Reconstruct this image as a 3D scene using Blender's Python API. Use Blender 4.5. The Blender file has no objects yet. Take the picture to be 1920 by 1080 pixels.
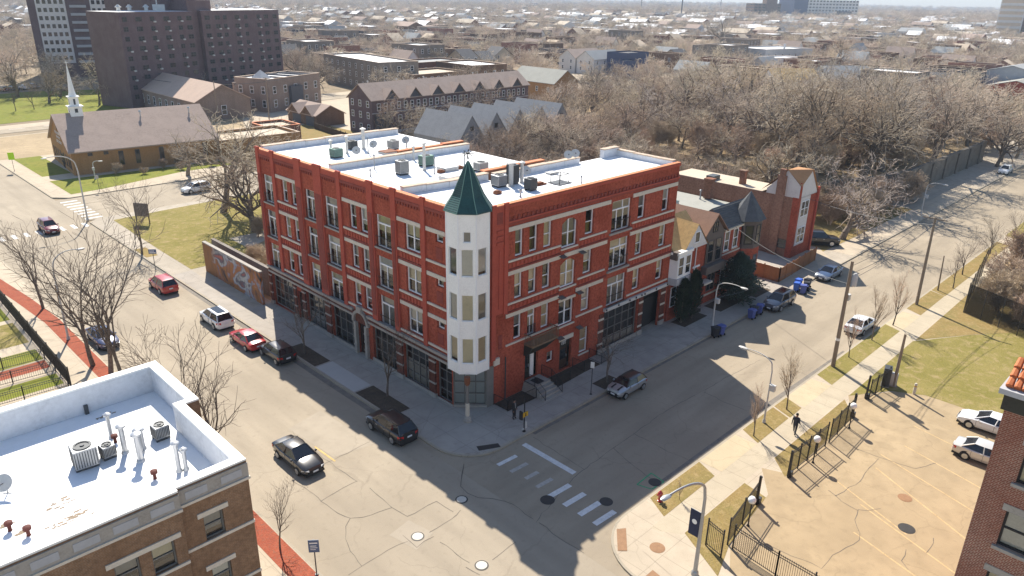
import bpy, math, random
import numpy as np
from mathutils import Vector, Matrix
rnd = random.Random(11)
scene = bpy.context.scene
COL = scene.collection
rad = math.radians

# ---------------------------------------------------------------- camera, sky, sun, exposure
cam = bpy.data.cameras.new('camera'); cam.lens = 25.974; cam.sensor_width = 36; cam.clip_start = .5; cam.clip_end = 30000
co = bpy.data.objects.new('camera', cam); COL.objects.link(co)
co.location = (-33.555, -38.038, 31.033)
co.rotation_euler = (rad(68.4635), rad(-.9301), rad(-44.6748))
scene.camera = co
SUN_AZ, SUN_EL = 64.3, 44.0            # direction towards the sun, degrees from +x and above the ground
w = bpy.data.worlds.new('World'); scene.world = w; w.use_nodes = True
nt = w.node_tree; bg = nt.nodes['Background']; sky = nt.nodes.new('ShaderNodeTexSky')
sky.sky_type = 'NISHITA'; sky.sun_disc = False; sky.sun_elevation = rad(SUN_EL); sky.sun_rotation = rad(90 - SUN_AZ)
sky.air_density = 1.0; sky.dust_density = .5; sky.ozone_density = 1.0; sky.altitude = 200
nt.links.new(sky.outputs[0], bg.inputs[0]); bg.inputs[1].default_value = .104
sl = bpy.data.lights.new('sun', 'SUN'); sl.energy = 5; sl.angle = rad(.5); sl.color = (1, .93, .82)
so = bpy.data.objects.new('sun', sl); COL.objects.link(so); so.location = (60, 120, 150)
sd = Vector((math.cos(rad(SUN_EL)) * math.cos(rad(SUN_AZ)), math.cos(rad(SUN_EL)) * math.sin(rad(SUN_AZ)), math.sin(rad(SUN_EL))))
so.rotation_euler = sd.to_track_quat('Z', 'Y').to_euler()
scene.view_settings.view_transform = 'Standard'; scene.view_settings.look = 'None'
scene.view_settings.exposure = .74; scene.view_settings.gamma = 1
scene.cycles.max_bounces = 6; scene.cycles.diffuse_bounces = 3; scene.cycles.glossy_bounces = 3
scene.cycles.transparent_max_bounces = 12; scene.cycles.volume_bounces = 0
scene.cycles.caustics_reflective = False; scene.cycles.caustics_refractive = False

# ---------------------------------------------------------------- materials
MATS = {}
def new_mat(name):
    m = bpy.data.materials.new(name); m.use_nodes = True; MATS[name] = m
    return m, m.node_tree, m.node_tree.nodes['Principled BSDF']
def nd(t, kind, **kw):
    n = t.nodes.new(kind)
    for k, v in kw.items():
        if k.startswith('i_'):
            k = k[2:]; n.inputs[int(k) if k.isdigit() else k].default_value = v
        else: setattr(n, k, v)
    return n
def mix(t, fac, a, b, mode='MIX'):
    n = nd(t, 'ShaderNodeMix', data_type='RGBA', blend_type=mode)
    for i, x in ((0, fac), (6, a), (7, b)):
        if hasattr(x, 'is_linked'): t.links.new(x, n.inputs[i])
        elif i == 0: n.inputs[0].default_value = x
        else: n.inputs[i].default_value = (*x, 1)
    return n.outputs[2]
def ramp(t, x, lo, hi):
    n = nd(t, 'ShaderNodeMapRange', i_1=lo, i_2=hi); n.clamp = True; t.links.new(x, n.inputs[0]); return n.outputs[0]
def noise(t, vec, scale, detail=4, dist=0):
    n = nd(t, 'ShaderNodeTexNoise', i_Scale=scale, i_Detail=detail, i_Distortion=dist); t.links.new(vec, n.inputs['Vector']); return n.outputs[0]
def scaled(t, vec, s):
    n = nd(t, 'ShaderNodeVectorMath', operation='MULTIPLY'); n.inputs[1].default_value = s; t.links.new(vec, n.inputs[0]); return n.outputs[0]
def sh(c, k): return tuple(min(1, x * k) for x in c)
def M(name, col, rough=.8, var=.18, scale=1.2, metal=0, bump=0, stretch=None, spec=.3, coat=0, col2=None):
    if name in MATS: return MATS[name]
    m, t, b = new_mat(name)
    b.inputs['Roughness'].default_value = rough; b.inputs['Metallic'].default_value = metal
    b.inputs['Specular IOR Level'].default_value = spec; b.inputs['Coat Weight'].default_value = coat
    if var == 0: b.inputs['Base Color'].default_value = (*col, 1); return m
    v = nd(t, 'ShaderNodeNewGeometry').outputs['Position'] if stretch == 'world' else nd(t, 'ShaderNodeTexCoord').outputs['Object']
    if isinstance(stretch, tuple): v = scaled(t, v, stretch)
    a = noise(t, v, scale, 6, .3); a2 = noise(t, v, scale * 7, 3)
    c = mix(t, ramp(t, a, .3, .7), sh(col, 1 - var), col2 or sh(col, 1 + var))
    c = mix(t, ramp(t, a2, .25, .75), c, sh(col, 1), 'MIX') if col2 is None else c
    n = nd(t, 'ShaderNodeMix', data_type='RGBA', blend_type='MULTIPLY'); n.inputs[0].default_value = .6
    t.links.new(c, n.inputs[6]); r = ramp(t, a2, .2, .8)
    cr = nd(t, 'ShaderNodeMapRange', i_3=1 - var * 1.2, i_4=1 + var * 1.2); t.links.new(r, cr.inputs[0])
    cc = nd(t, 'ShaderNodeCombineColor')
    for i in range(3): t.links.new(cr.outputs[0], cc.inputs[i])
    t.links.new(cc.outputs[0], n.inputs[7]); t.links.new(n.outputs[2], b.inputs['Base Color'])
    if bump:
        bn = nd(t, 'ShaderNodeBump', i_Strength=bump, i_Distance=.05); t.links.new(a2, bn.inputs['Height']); t.links.new(bn.outputs[0], b.inputs['Normal'])
    return m
def brick(name, c1, c2, mortar, var=.25, scale=1.0, streak=.3, mort=.012):
    m, t, b = new_mat(name); b.inputs['Roughness'].default_value = .9; b.inputs['Specular IOR Level'].default_value = .104
    P = nd(t, 'ShaderNodeTexCoord').outputs['Object']
    s = nd(t, 'ShaderNodeSeparateXYZ'); t.links.new(P, s.inputs[0])
    ad = nd(t, 'ShaderNodeMath', operation='ADD'); t.links.new(s.outputs[0], ad.inputs[0]); t.links.new(s.outputs[1], ad.inputs[1])
    cv = nd(t, 'ShaderNodeCombineXYZ'); t.links.new(ad.outputs[0], cv.inputs[0]); t.links.new(s.outputs[2], cv.inputs[1])
    bt = nd(t, 'ShaderNodeTexBrick', i_Scale=scale); bt.inputs['Brick Width'].default_value = .21; bt.inputs['Row Height'].default_value = .078
    bt.inputs['Mortar Size'].default_value = mort; bt.inputs['Color1'].default_value = (*c1, 1); bt.inputs['Color2'].default_value = (*c2, 1); bt.inputs['Mortar'].default_value = (*mortar, 1)
    t.links.new(cv.outputs[0], bt.inputs['Vector'])
    a = noise(t, P, .35, 5, .5); st = noise(t, scaled(t, P, (1.3, 1.3, .12)), 1.0, 5)
    c = mix(t, ramp(t, a, .35, .65), bt.outputs[0], mix(t, .6, bt.outputs[0], sh(c1, 1 - var * 1.6)))
    gm = nd(t, 'ShaderNodeMix', data_type='RGBA', blend_type='MULTIPLY'); gm.inputs[0].default_value = var * 2; t.links.new(c, gm.inputs[6]); gr = noise(t, P, 4.5, 5, .3); cm = nd(t, 'ShaderNodeCombineColor'); [t.links.new(ramp(t, gr, .15, .6), cm.inputs[i]) for i in range(3)]; t.links.new(cm.outputs[0], gm.inputs[7]); c = gm.outputs[2]
    f = ramp(t, st, .48, .75); mu = nd(t, 'ShaderNodeMath', operation='MULTIPLY', i_1=streak); t.links.new(f, mu.inputs[0])
    c = mix(t, mu.outputs[0], c, sh(c1, .45))
    t.links.new(c, b.inputs['Base Color'])
    return m
def pavement(name, col, joint=None, crack=.0, patch=.18, stain=.25, along=(1, 1), rough=.85, cscale=.16, jw=.02, crackcol=.45):
    """concrete or asphalt: broad tonal patches, wheel tracks along the road, cracks, straight joints"""
    m, t, b = new_mat(name); b.inputs['Roughness'].default_value = rough; b.inputs['Specular IOR Level'].default_value = .104
    P = nd(t, 'ShaderNodeNewGeometry').outputs['Position']
    a = noise(t, P, .11, 6, .6); a1 = noise(t, scaled(t, P, (along[0], along[1], 1)), .8, 4); a2 = noise(t, P, 2.6, 5, .4); a3 = noise(t, P, 22, 2)
    c = mix(t, ramp(t, a, .3, .7), sh(col, 1 - patch), sh(col, 1 + patch * .6))
    c = mix(t, ramp(t, a1, .42, .75), c, sh(col, 1 - patch * 1.3))
    f = ramp(t, a2, .56, .8); mu = nd(t, 'ShaderNodeMath', operation='MULTIPLY', i_1=stain); t.links.new(f, mu.inputs[0])
    c = mix(t, mu.outputs[0], c, sh(col, .55))
    mu = nd(t, 'ShaderNodeMath', operation='MULTIPLY', i_1=.22); t.links.new(ramp(t, a3, .3, .8), mu.inputs[0]); c = mix(t, mu.outputs[0], c, sh(col, .7))
    if crack:
        dn = nd(t, 'ShaderNodeTexNoise', i_Scale=.5, i_Detail=5); t.links.new(P, dn.inputs['Vector'])
        av = nd(t, 'ShaderNodeVectorMath', operation='MULTIPLY_ADD'); av.inputs[1].default_value = (2.2, 2.2, 0)
        t.links.new(dn.outputs[1], av.inputs[0]); t.links.new(P, av.inputs[2])
        fl = scaled(t, av.outputs[0], (1, 1, 0))
        vo = nd(t, 'ShaderNodeTexVoronoi', feature='DISTANCE_TO_EDGE', i_Scale=cscale); t.links.new(fl, vo.inputs['Vector'])
        f = ramp(t, vo.outputs[0], .0085 * cscale / .16, .002)
        g = ramp(t, noise(t, P, .22, 2), .42, .5); mu = nd(t, 'ShaderNodeMath', operation='MULTIPLY'); t.links.new(f, mu.inputs[0]); t.links.new(g, mu.inputs[1])
        m2 = nd(t, 'ShaderNodeMath', operation='MULTIPLY', i_1=crack); t.links.new(mu.outputs[0], m2.inputs[0])
        c = mix(t, m2.outputs[0], c, sh(col, crackcol))
    if joint:
        s = nd(t, 'ShaderNodeSeparateXYZ'); t.links.new(P, s.inputs[0])
        for i, j in enumerate(joint):
            if not j: continue
            q = nd(t, 'ShaderNodeMath', operation='PINGPONG', i_1=j[0] / 2)
            ad = nd(t, 'ShaderNodeMath', operation='ADD', i_1=j[1] + j[0] * 100); t.links.new(s.outputs[i], ad.inputs[0]); t.links.new(ad.outputs[0], q.inputs[0])
            f = nd(t, 'ShaderNodeMath', operation='LESS_THAN', i_1=jw); t.links.new(q.outputs[0], f.inputs[0])
            mu = nd(t, 'ShaderNodeMath', operation='MULTIPLY', i_1=.5); t.links.new(f.outputs[0], mu.inputs[0])
            c = mix(t, mu.outputs[0], c, sh(col, .5))
    t.links.new(c, b.inputs['Base Color'])
    bn = nd(t, 'ShaderNodeBump', i_Strength=.25, i_Distance=.02); t.links.new(a3, bn.inputs['Height']); t.links.new(bn.outputs[0], b.inputs['Normal'])
    return m
def turf(name, ca, cb, cc, scale=.35):
    m, t, b = new_mat(name); b.inputs['Roughness'].default_value = .95; b.inputs['Specular IOR Level'].default_value = .1
    P = nd(t, 'ShaderNodeNewGeometry').outputs['Position']
    a = noise(t, P, scale, 6, .5); a2 = noise(t, P, scale * 4.5, 5, .6); a3 = noise(t, P, 11, 4)
    c = mix(t, ramp(t, a, .35, .65), ca, cb); c = mix(t, ramp(t, a2, .5, .72), c, cc)
    f = ramp(t, a3, .35, .75); mu = nd(t, 'ShaderNodeMath', operation='MULTIPLY', i_1=.55); t.links.new(f, mu.inputs[0]); c = mix(t, mu.outputs[0], c, sh(ca, .5))
    t.links.new(c, b.inputs['Base Color'])
    bn = nd(t, 'ShaderNodeBump', i_Strength=.6, i_Distance=.08); t.links.new(a3, bn.inputs['Height']); t.links.new(bn.outputs[0], b.inputs['Normal'])
    return m
def glass_mat(name, tint=.55, refl=1.0):
    m, t, b = new_mat(name); t.nodes.remove(b); out = t.nodes['Material Output']
    tr = nd(t, 'ShaderNodeBsdfTransparent'); tr.inputs[0].default_value = (tint, tint * 1.02, tint, 1)
    gl = nd(t, 'ShaderNodeBsdfGlossy', i_Roughness=.04); gl.inputs[0].default_value = (refl, refl, refl, 1)
    fr = nd(t, 'ShaderNodeFresnel', i_IOR=1.75); mx = nd(t, 'ShaderNodeMixShader')
    t.links.new(fr.outputs[0], mx.inputs[0]); t.links.new(tr.outputs[0], mx.inputs[1]); t.links.new(gl.outputs[0], mx.inputs[2]); t.links.new(mx.outputs[0], out.inputs[0])
    return m
def bark_mat(name, col, col2, rough=.9):
    """bark or twigs, each tree a little different (object random)"""
    m, t, b = new_mat(name); b.inputs['Roughness'].default_value = rough; b.inputs['Specular IOR Level'].default_value = .104
    o = nd(t, 'ShaderNodeObjectInfo').outputs['Random']; P = nd(t, 'ShaderNodeTexCoord').outputs['Object']
    c = mix(t, ramp(t, noise(t, P, .5, 4), .3, .7), col, col2)
    c = mix(t, ramp(t, noise(t, P, 9, 2), .35, .75), c, sh(col, .6))
    hv = nd(t, 'ShaderNodeHueSaturation'); t.links.new(c, hv.inputs['Color'])
    v = nd(t, 'ShaderNodeMapRange', i_3=.72, i_4=1.25); t.links.new(o, v.inputs[0]); t.links.new(v.outputs[0], hv.inputs['Value'])
    hh = nd(t, 'ShaderNodeMath', operation='MULTIPLY', i_1=7.31); t.links.new(o, hh.inputs[0]); fr = nd(t, 'ShaderNodeMath', operation='FRACT'); t.links.new(hh.outputs[0], fr.inputs[0])
    h = nd(t, 'ShaderNodeMapRange', i_3=.485, i_4=.512); t.links.new(fr.outputs[0], h.inputs[0]); t.links.new(h.outputs[0], hv.inputs['Hue'])
    t.links.new(hv.outputs[0], b.inputs['Base Color'])
    return m

# ---------------------------------------------------------------- mesh helpers
class MB:
    def __init__(s): s.v = []; s.f = []; s.m = []; s.starts = []
    def add(s, vs, fs, mi=0):
        o = len(s.v); s.starts.append(len(s.f)); s.v.extend([tuple(p) for p in vs]); s.f.extend([[i + o for i in q] for q in fs]); s.m.extend([mi] * len(fs)); return s
    def box(s, x0, x1, y0, y1, z0, z1, mi=0):
        return s.add([(x0, y0, z0), (x1, y0, z0), (x1, y1, z0), (x0, y1, z0), (x0, y0, z1), (x1, y0, z1), (x1, y1, z1), (x0, y1, z1)],
                     [(3, 2, 1, 0), (4, 5, 6, 7), (0, 1, 5, 4), (1, 2, 6, 5), (2, 3, 7, 6), (3, 0, 4, 7)], mi)
    def quad(s, a, b, c, d, mi=0): return s.add([a, b, c, d], [(0, 1, 2, 3)], mi)
    def prism(s, poly, z0, z1, mi=0, top=None):
        n = len(poly); s.add([(x, y, z0) for x, y in poly] + [(x, y, z1) for x, y in poly], [(i, (i + 1) % n, n + (i + 1) % n, n + i) for i in range(n)], mi)
        s.add([(x, y, z1) for x, y in poly], [tuple(range(n))], mi if top is None else top)
        return s.add([(x, y, z0) for x, y in poly], [tuple(range(n))[::-1]], mi)
    def sheet(s, poly, z, mi=0): return s.add([(x, y, z) for x, y in poly], [tuple(range(len(poly)))], mi)
    def tube(s, pts, rs, n=6, mi=0):
        pts = [Vector(p) for p in pts]
        if not isinstance(rs, (list, tuple)): rs = [rs] * len(pts)
        vs = []; up = None
        for i, p in enumerate(pts):
            d = (pts[min(i + 1, len(pts) - 1)] - pts[max(i - 1, 0)]).normalized()
            a = d.orthogonal().normalized() if up is None else (up - d * up.dot(d)).normalized()
            up = a; b = d.cross(a)
            for k in range(n):
                th = 2 * math.pi * (k + .5) / n; vs.append(p + (a * math.cos(th) + b * math.sin(th)) * rs[i])
        fs = [(i * n + k, i * n + (k + 1) % n, (i + 1) * n + (k + 1) % n, (i + 1) * n + k) for i in range(len(pts) - 1) for k in range(n)]
        fs += [tuple(range(n))[::-1], tuple((len(pts) - 1) * n + k for k in range(n))]
        return s.add(vs, fs, mi)
    def bar(s, a, b, w, h, mi=0):
        """box section bar from a to b, w wide and h high"""
        a = Vector(a); b = Vector(b); d = (b - a).normalized(); up = Vector((0, 0, 1)) if abs(d.z) < .95 else Vector((1, 0, 0))
        sd_ = d.cross(up).normalized() * w / 2; u = sd_.cross(d).normalized() * h / 2
        vs = [p + x * sd_ + y * u for p in (a, b) for x, y in ((-1, -1), (1, -1), (1, 1), (-1, 1))]
        return s.add(vs, [(0, 1, 5, 4), (1, 2, 6, 5), (2, 3, 7, 6), (3, 0, 4, 7), (3, 2, 1, 0), (4, 5, 6, 7)], mi)
    def lathe(s, prof, n=12, c=(0, 0), mi=0, ph=0.0):
        vs = [(c[0] + r * math.cos(2 * math.pi * k / n + ph), c[1] + r * math.sin(2 * math.pi * k / n + ph), z) for r, z in prof for k in range(n)]
        fs = [(i * n + k, i * n + (k + 1) % n, (i + 1) * n + (k + 1) % n, (i + 1) * n + k) for i in range(len(prof) - 1) for k in range(n)]
        fs += [tuple(range(n))[::-1], tuple((len(prof) - 1) * n + k for k in range(n))]
        return s.add(vs, fs, mi)
    def each(s, name, mats, parent=None, **kw):
        """one object for every shape that was added"""
        out = []; st = s.starts + [len(s.f)]
        for a, b in zip(st, st[1:]):
            if a == b: continue
            m = MB(); used = sorted({i for q in s.f[a:b] for i in q}); ix = {i: k for k, i in enumerate(used)}
            m.v = [s.v[i] for i in used]; m.f = [[ix[i] for i in q] for q in s.f[a:b]]; m.m = s.m[a:b]; out.append(m.build(name, mats, parent, **kw))
        return out
    def mul(s, T):
        s.v = [tuple(T @ Vector(p)) for p in s.v]; return s
    def build(s, name, mats, parent=None, loc=(0, 0, 0), rz=0, smooth=0, bevel=0):
        me = bpy.data.meshes.new(name); me.from_pydata(s.v, [], s.f); me.update()
        for m in (mats if isinstance(mats, (list, tuple)) else [mats]): me.materials.append(MATS[m] if isinstance(m, str) else m)
        if any(s.m): me.polygons.foreach_set('material_index', s.m)
        if smooth:
            me.polygons.foreach_set('use_smooth', [True] * len(me.polygons)); me.set_sharp_from_angle(angle=rad(smooth))
        o = bpy.data.objects.new(name, me); COL.objects.link(o); o.location = loc; o.rotation_euler = (0, 0, rz)
        if parent: o.parent = parent
        if bevel:
            b = o.modifiers.new('bevel', 'BEVEL'); b.width = bevel; b.segments = 2; b.limit_method = 'ANGLE'
        return o
def tag(o, label, cat, group=None, kind=None):
    if label: o['label'] = label
    if cat: o['category'] = cat
    if group: o['group'] = group
    if kind: o['kind'] = kind
    return o
def thing(name, label, cat, loc=(0, 0, 0), rz=0, group=None):
    o = bpy.data.objects.new(name, None); COL.objects.link(o); o.location = loc; o.rotation_euler = (0, 0, rz); o.empty_display_size = .3
    return tag(o, label, cat, group)
def struct(name, mb, mats): return tag(mb.build(name, mats), None, None, None, 'structure')
def dup(root, loc, rz, label=None, scale=1, group=None):
    r = root.copy(); COL.objects.link(r); r.location = loc; r.rotation_euler = (0, 0, rz)
    r.scale = (scale,) * 3 if not isinstance(scale, tuple) else scale
    if label: r['label'] = label
    if group: r['group'] = group
    for ch in list(root.children):
        c = ch.copy(); COL.objects.link(c); c.parent = r
        for g in list(ch.children):
            d = g.copy(); COL.objects.link(d); d.parent = c
    return r
def arc(cx, cy, r, a0, a1, n=10):
    return [(cx + r * math.cos(rad(a0 + (a1 - a0) * i / n)), cy + r * math.sin(rad(a0 + (a1 - a0) * i / n))) for i in range(n + 1)]

# frame of a facade: P(u, z, d) with u along the wall, d outward
class Fr:
    def __init__(s, o, du): s.o = Vector((o[0], o[1], 0)); s.u = Vector((du[0], du[1], 0)).normalized(); s.n = Vector((s.u.y, -s.u.x, 0))
    def P(s, u, z, d=0): return s.o + s.u * u + s.n * d + Vector((0, 0, z))
    def box(s, mb, u0, u1, z0, z1, d0, d1, mi=0):
        vs = [s.P(u, z, d) for d in (d0, d1) for u, z in ((u0, z0), (u1, z0), (u1, z1), (u0, z1))]
        return mb.add(vs, [(0, 1, 2, 3), (7, 6, 5, 4), (0, 4, 5, 1), (1, 5, 6, 2), (2, 6, 7, 3), (3, 7, 4, 0)], mi)
    def quad(s, mb, u0, u1, z0, z1, d, mi=0): return mb.quad(s.P(u0, z0, d), s.P(u1, z0, d), s.P(u1, z1, d), s.P(u0, z1, d), mi)
def wall_face(mb, F, u0, u1, z0, z1, ops, depth=.2, mi=0, d=0):
    us = sorted({u0, u1, *[x for o in ops for x in o[:2]]}); zs = sorted({z0, z1, *[x for o in ops for x in o[2:4]]})
    us = [u for u in us if u0 <= u <= u1]; zs = [z for z in zs if z0 <= z <= z1]
    for a, b in zip(us, us[1:]):
        for c, e in zip(zs, zs[1:]):
            mu, mz = (a + b) / 2, (c + e) / 2
            if not any(o[0] < mu < o[1] and o[2] < mz < o[3] for o in ops): F.quad(mb, a, b, c, e, d, mi)
    for o in ops:
        a, b, c, e = o[:4]; q = d - depth
        mb.quad(F.P(a, c, d), F.P(a, e, d), F.P(a, e, q), F.P(a, c, q), mi); mb.quad(F.P(b, e, d), F.P(b, c, d), F.P(b, c, q), F.P(b, e, q), mi)
        mb.quad(F.P(a, c, d), F.P(a, c, q), F.P(b, c, q), F.P(b, c, d), mi); mb.quad(F.P(a, e, q), F.P(a, e, d), F.P(b, e, d), F.P(b, e, q), mi)
def window(F, o, parent, style='hung', frame='white_frame', depth=.2, fw=.1, d=0, pane='window_glass', blind_and_reflection=True, name='window', back='dark_interior', sky_reflection=False):
    a, b, c, e = o[:4]; q = d - depth; f = MB(); H = e - c; W = b - a
    for x in ((a, a + fw, c, e), (b - fw, b, c, e), (a + fw, b - fw, c, c + fw), (a + fw, b - fw, e - fw, e)): F.box(f, *x, q - .08, q + .05)
    if style in ('hung', 'double', 'triple'):
        F.box(f, a + fw, b - fw, c + H * .5 - .035, c + H * .5 + .035, q - .06, q + .035)
        k = {'hung': 1, 'double': 2, 'triple': 3}[style]
        for i in range(1, k): F.box(f, a + W * i / k - .06, a + W * i / k + .06, c + fw, e - fw, q - .07, q + .045)
    if style == 'french':
        zt = c + H * .72; F.box(f, a + fw, b - fw, zt - .07, zt + .07, q - .07, q + .045)
        F.box(f, (a + b) / 2 - .05, (a + b) / 2 + .05, c + fw, zt - .07, q - .06, q + .035)
    if style == 'french3':
        zt = c + H * .7; F.box(f, a + fw, b - fw, zt - .06, zt + .06, q - .07, q + .045)
        for k in (1, 2): F.box(f, a + W * k / 3 - .05, a + W * k / 3 + .05, c + fw, zt - .06, q - .06, q + .035)
        F.box(f, a + W * .62 - .05, a + W * .62 + .05, zt + .06, e - fw, q - .06, q + .035)
    if isinstance(style, tuple):
        nu, nz = style
        for i in range(1, nu): F.box(f, a + W * i / nu - .035, a + W * i / nu + .035, c + fw, e - fw, q - .06, q + .03)
        for i in range(1, nz): F.box(f, a + fw, b - fw, c + H * i / nz - .035, c + H * i / nz + .035, q - .055, q + .025)
    wo = f.build(name, frame, parent)
    p = MB(); F.quad(p, a + .02, b - .02, c + .02, e - .02, q - .02); p.build('pane', pane, wo)
    if blind_and_reflection:
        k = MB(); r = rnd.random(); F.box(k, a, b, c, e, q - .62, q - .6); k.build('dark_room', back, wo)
        if r < (1 if sky_reflection else .88):
            k = MB(); lo = c + H * (rnd.choice((.02, .02, .12)) if sky_reflection else rnd.choice((.42, .5, .5, .55, .3, .05))); F.quad(k, a + .03, b - .03, lo, e - .02, q - .05); k.build('blind_and_reflection', rnd.choice(('cream_blind_reflection', 'cream_blind_reflection', 'white_blind_reflection', 'grey_blind_reflection')), wo)  # part-height sheets are blinds; the turret's tall ones imitate reflected sky by colour
    return wo
# ---------------------------------------------------------------- shared materials
M('white_frame', (.86, .86, .86), .5, .06); M('white_panel', (.88, .87, .83), .45, .08, 1.1, spec=.4)
M('cream_blind_reflection', (.86, .74, .50), .9, .1); M('white_blind_reflection', (.86, .83, .76), .9, .08); M('grey_blind_reflection', (.35, .34, .33), .9, .1); M('dark_interior', (.035, .033, .032), .9, .1)
glass_mat('window_glass', .92); M('dark_glass', (.02, .023, .026), .06, 0, spec=.6)
brick('red_brick', (.55, .112, .06), (.43, .08, .042), (.42, .15, .10), var=.3, streak=.45)
M('red_stone', (.42, .085, .052), .85, .18, .8, bump=.2); M('dark_red_stone', (.26, .06, .042), .85, .25, .9)
brick('common_brick', (.32, .14, .085), (.25, .105, .07), (.31, .22, .16), .3)
M('limestone', (.64, .57, .47), .85, .14, 1.5, bump=.15); M('grey_stone', (.36, .33, .29), .85, .2, 1.4, bump=.2)
M('roof_white', (.88, .88, .88), .65, .05, .35, stretch='world', spec=.2); M('parapet_white', (.66, .67, .69), .7, .14, .7)
M('tile_cap', (.52, .40, .30), .8, .28, 1.6); M('orange_cap', (.62, .22, .10), .8, .2, 1.5)
M('verdigris', (.02, .068, .062), .5, .35, 1.5, spec=.4); M('verdigris_pale', (.17, .30, .24), .55, .2, 2)
M('black_metal', (.018, .018, .02), .5, .15, 3, spec=.4); M('grey_metal', (.36, .37, .38), .45, .12, 2, metal=.6); M('galvanised', (.5, .51, .52), .4, .12, 2, metal=.7)
M('dark_metal', (.07, .075, .08), .5, .15, 2, metal=.3); M('vent_red', (.11, .028, .02), .7, .25, 4); M('rust', (.20, .075, .035), .8, .3, 3)
brick('pier_brick', (.20, .062, .042), (.15, .05, .036), (.22, .12, .09), var=.3, streak=.5); M('iron_brown', (.20, .135, .085), .6, .2, 4)
M('storefront_frame', (.19, .18, .165), .6, .15); M('wood_pole', (.27, .215, .16), .9, .25, 1, stretch=(6, 6, .4)); M('lamp_grey', (.55, .54, .51), .5, .08)
M('asphalt_shingle', (.27, .20, .16), .95, .2, 1.2); M('taupe', (.14, .115, .10), .8, .12); M('slate', (.10, .105, .11), .8, .3, 2)
M('grey_paint', (.48, .49, .50), .6, .08); M('lens', (.8, .8, .75), .2, 0)
# ---------------------------------------------------------------- ground, roads, pavements
turf('field_earth', (.30, .235, .165), (.36, .29, .20), (.24, .20, .13), .05)
pavement('street_concrete', (.40, .338, .255), None, .22, .16, .38, (.9, .12), cscale=.12)
pavement('street_asphalt', (.385, .32, .235), None, .25, .17, .4, (.12, .9), cscale=.12)
pavement('walk_concrete', (.53, .445, .335), ((1.9, .2), (1.9, .7)), .25, .12, .3, jw=.022)
pavement('old_walk', (.46, .40, .32), ((2.4, .2), (2.4, .5)), .4, .15, .4, jw=.022)
pavement('grey_walk', (.43, .385, .33), ((2.6, .3), (2.3, .6)), .3, .14, .35, jw=.022)
pavement('beige_walk', (.50, .425, .31), ((1.75, .3), None), .2, .1, .25, jw=.025)
pavement('kerb_stone', (.42, .365, .28), ((2.0, 0), (2.0, 0)), 0, .12, .3, jw=.02)
pavement('lot_concrete', (.425, .325, .20), None, .25, .16, .45, cscale=.2, jw=.03)
pavement('new_slab', (.52, .50, .46), None, 0, .06, .1); pavement('tan_apron', (.55, .45, .30), ((4, 0), None), .2, .1, .3)
pavement('patch_brown', (.42, .36, .28), None, .2, .1, .3)
turf('dry_turf', (.32, .225, .09), (.255, .205, .075), (.38, .28, .13), .5); turf('green_turf', (.23, .20, .055), (.30, .245, .085), (.38, .29, .14), .28)
turf('bright_turf', (.21, .235, .035), (.25, .24, .05), (.15, .17, .03), .2); turf('leaf_litter', (.36, .26, .15), (.44, .33, .19), (.26, .19, .11), .6); turf('bare_soil', (.10, .075, .055), (.13, .10, .07), (.07, .055, .045), 1.2)
turf('red_mulch', (.40, .115, .065), (.33, .09, .055), (.26, .12, .08), 1.5)
M('road_white', (.70, .68, .64), .7, .25, 3, stretch='world'); M('road_yellow', (.60, .38, .12), .7, .3, 2, stretch='world'); M('stall_yellow', (.52, .37, .19), .8, .3, 2, stretch='world'); M('green_spray', (.05, .36, .15), .7, .3, 3); M('iron', (.06, .055, .05), .6, .2, 4, metal=.3)
M('pale_lid', (.58, .54, .46), .6, .1, 4); M('rust_lid', (.30, .17, .09), .8, .2, 4)

g = MB(); g.sheet([(-400, -400), (7500, -400), (7500, 7500), (-400, 7500)], -.06); struct('ground', g, 'field_earth')
W0, W1, S0, S1 = -17.5, -4.75, -15.75, -4.95            # the two streets
FAR, CY0, CY1 = 185, 77.5, 92.5
g = MB(); g.sheet([(W0 - .02, -90), (W1 + .02, -90), (W1 + .02, S0), (W1 + .02, 420), (W0 - .02, 420)], 0); struct('street', g, 'street_concrete')
g = MB(); g.sheet([(W1 - .5, S0), (W1 - .5, S1), (420, S1), (420, S0)], .004); g.sheet([(W1 - .5, S1), (W1 - .5, S1 + 4.2), (W1 + 4.6, S1)], .004); g.sheet([(W1 - .5, S0), (W1 + 4.6, S0), (W1 - .5, S0 - 4.6)], .004)
struct('side_street', g, 'street_asphalt')
g = MB(); g.sheet([(W1, CY0), (420, CY0 + 6), (420, CY1 + 6), (W1, CY1)], .004); g.sheet([(W0, CY0), (W0, CY1), (-300, CY1), (-300, CY0)], .004); struct('cross_street', g, 'street_concrete')
g = MB(); g.sheet([(FAR, S1), (FAR + 9, S1), (FAR + 9, 300), (FAR, 300)], .008); struct('far_street', g, 'street_asphalt')
KW = .16
def block(name, poly, inner, mat='walk_concrete'):
    k = MB(); k.prism(poly, -.05, .12); struct('kerb', k, 'kerb_stone')
    s = MB(); s.sheet(inner, .124); return struct(name, s, mat)
rc = 3.4
A = arc(W1 + rc, S1 + rc, rc, 180, 270) + [(FAR, S1), (FAR, CY0 + 2.8), (W1 + 1.5, CY0)] + [(W1, CY0 - 1.5)]
Ai = arc(W1 + rc, S1 + rc, rc - KW, 180, 270) + [(FAR - KW, S1 + KW), (FAR - KW, CY0 + 2.6), (W1 + 1.5, CY0 - KW), (W1 + KW, CY0 - 1.5)]
block('pavement', A, Ai, 'old_walk')
rb = 4.2
B = [(FAR + 60, S0), (W1 + rb, S0)] + arc(W1 + rb, S0 - rb, rb, 90, 180) + [(W1, -90), (FAR + 60, -90)]
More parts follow.
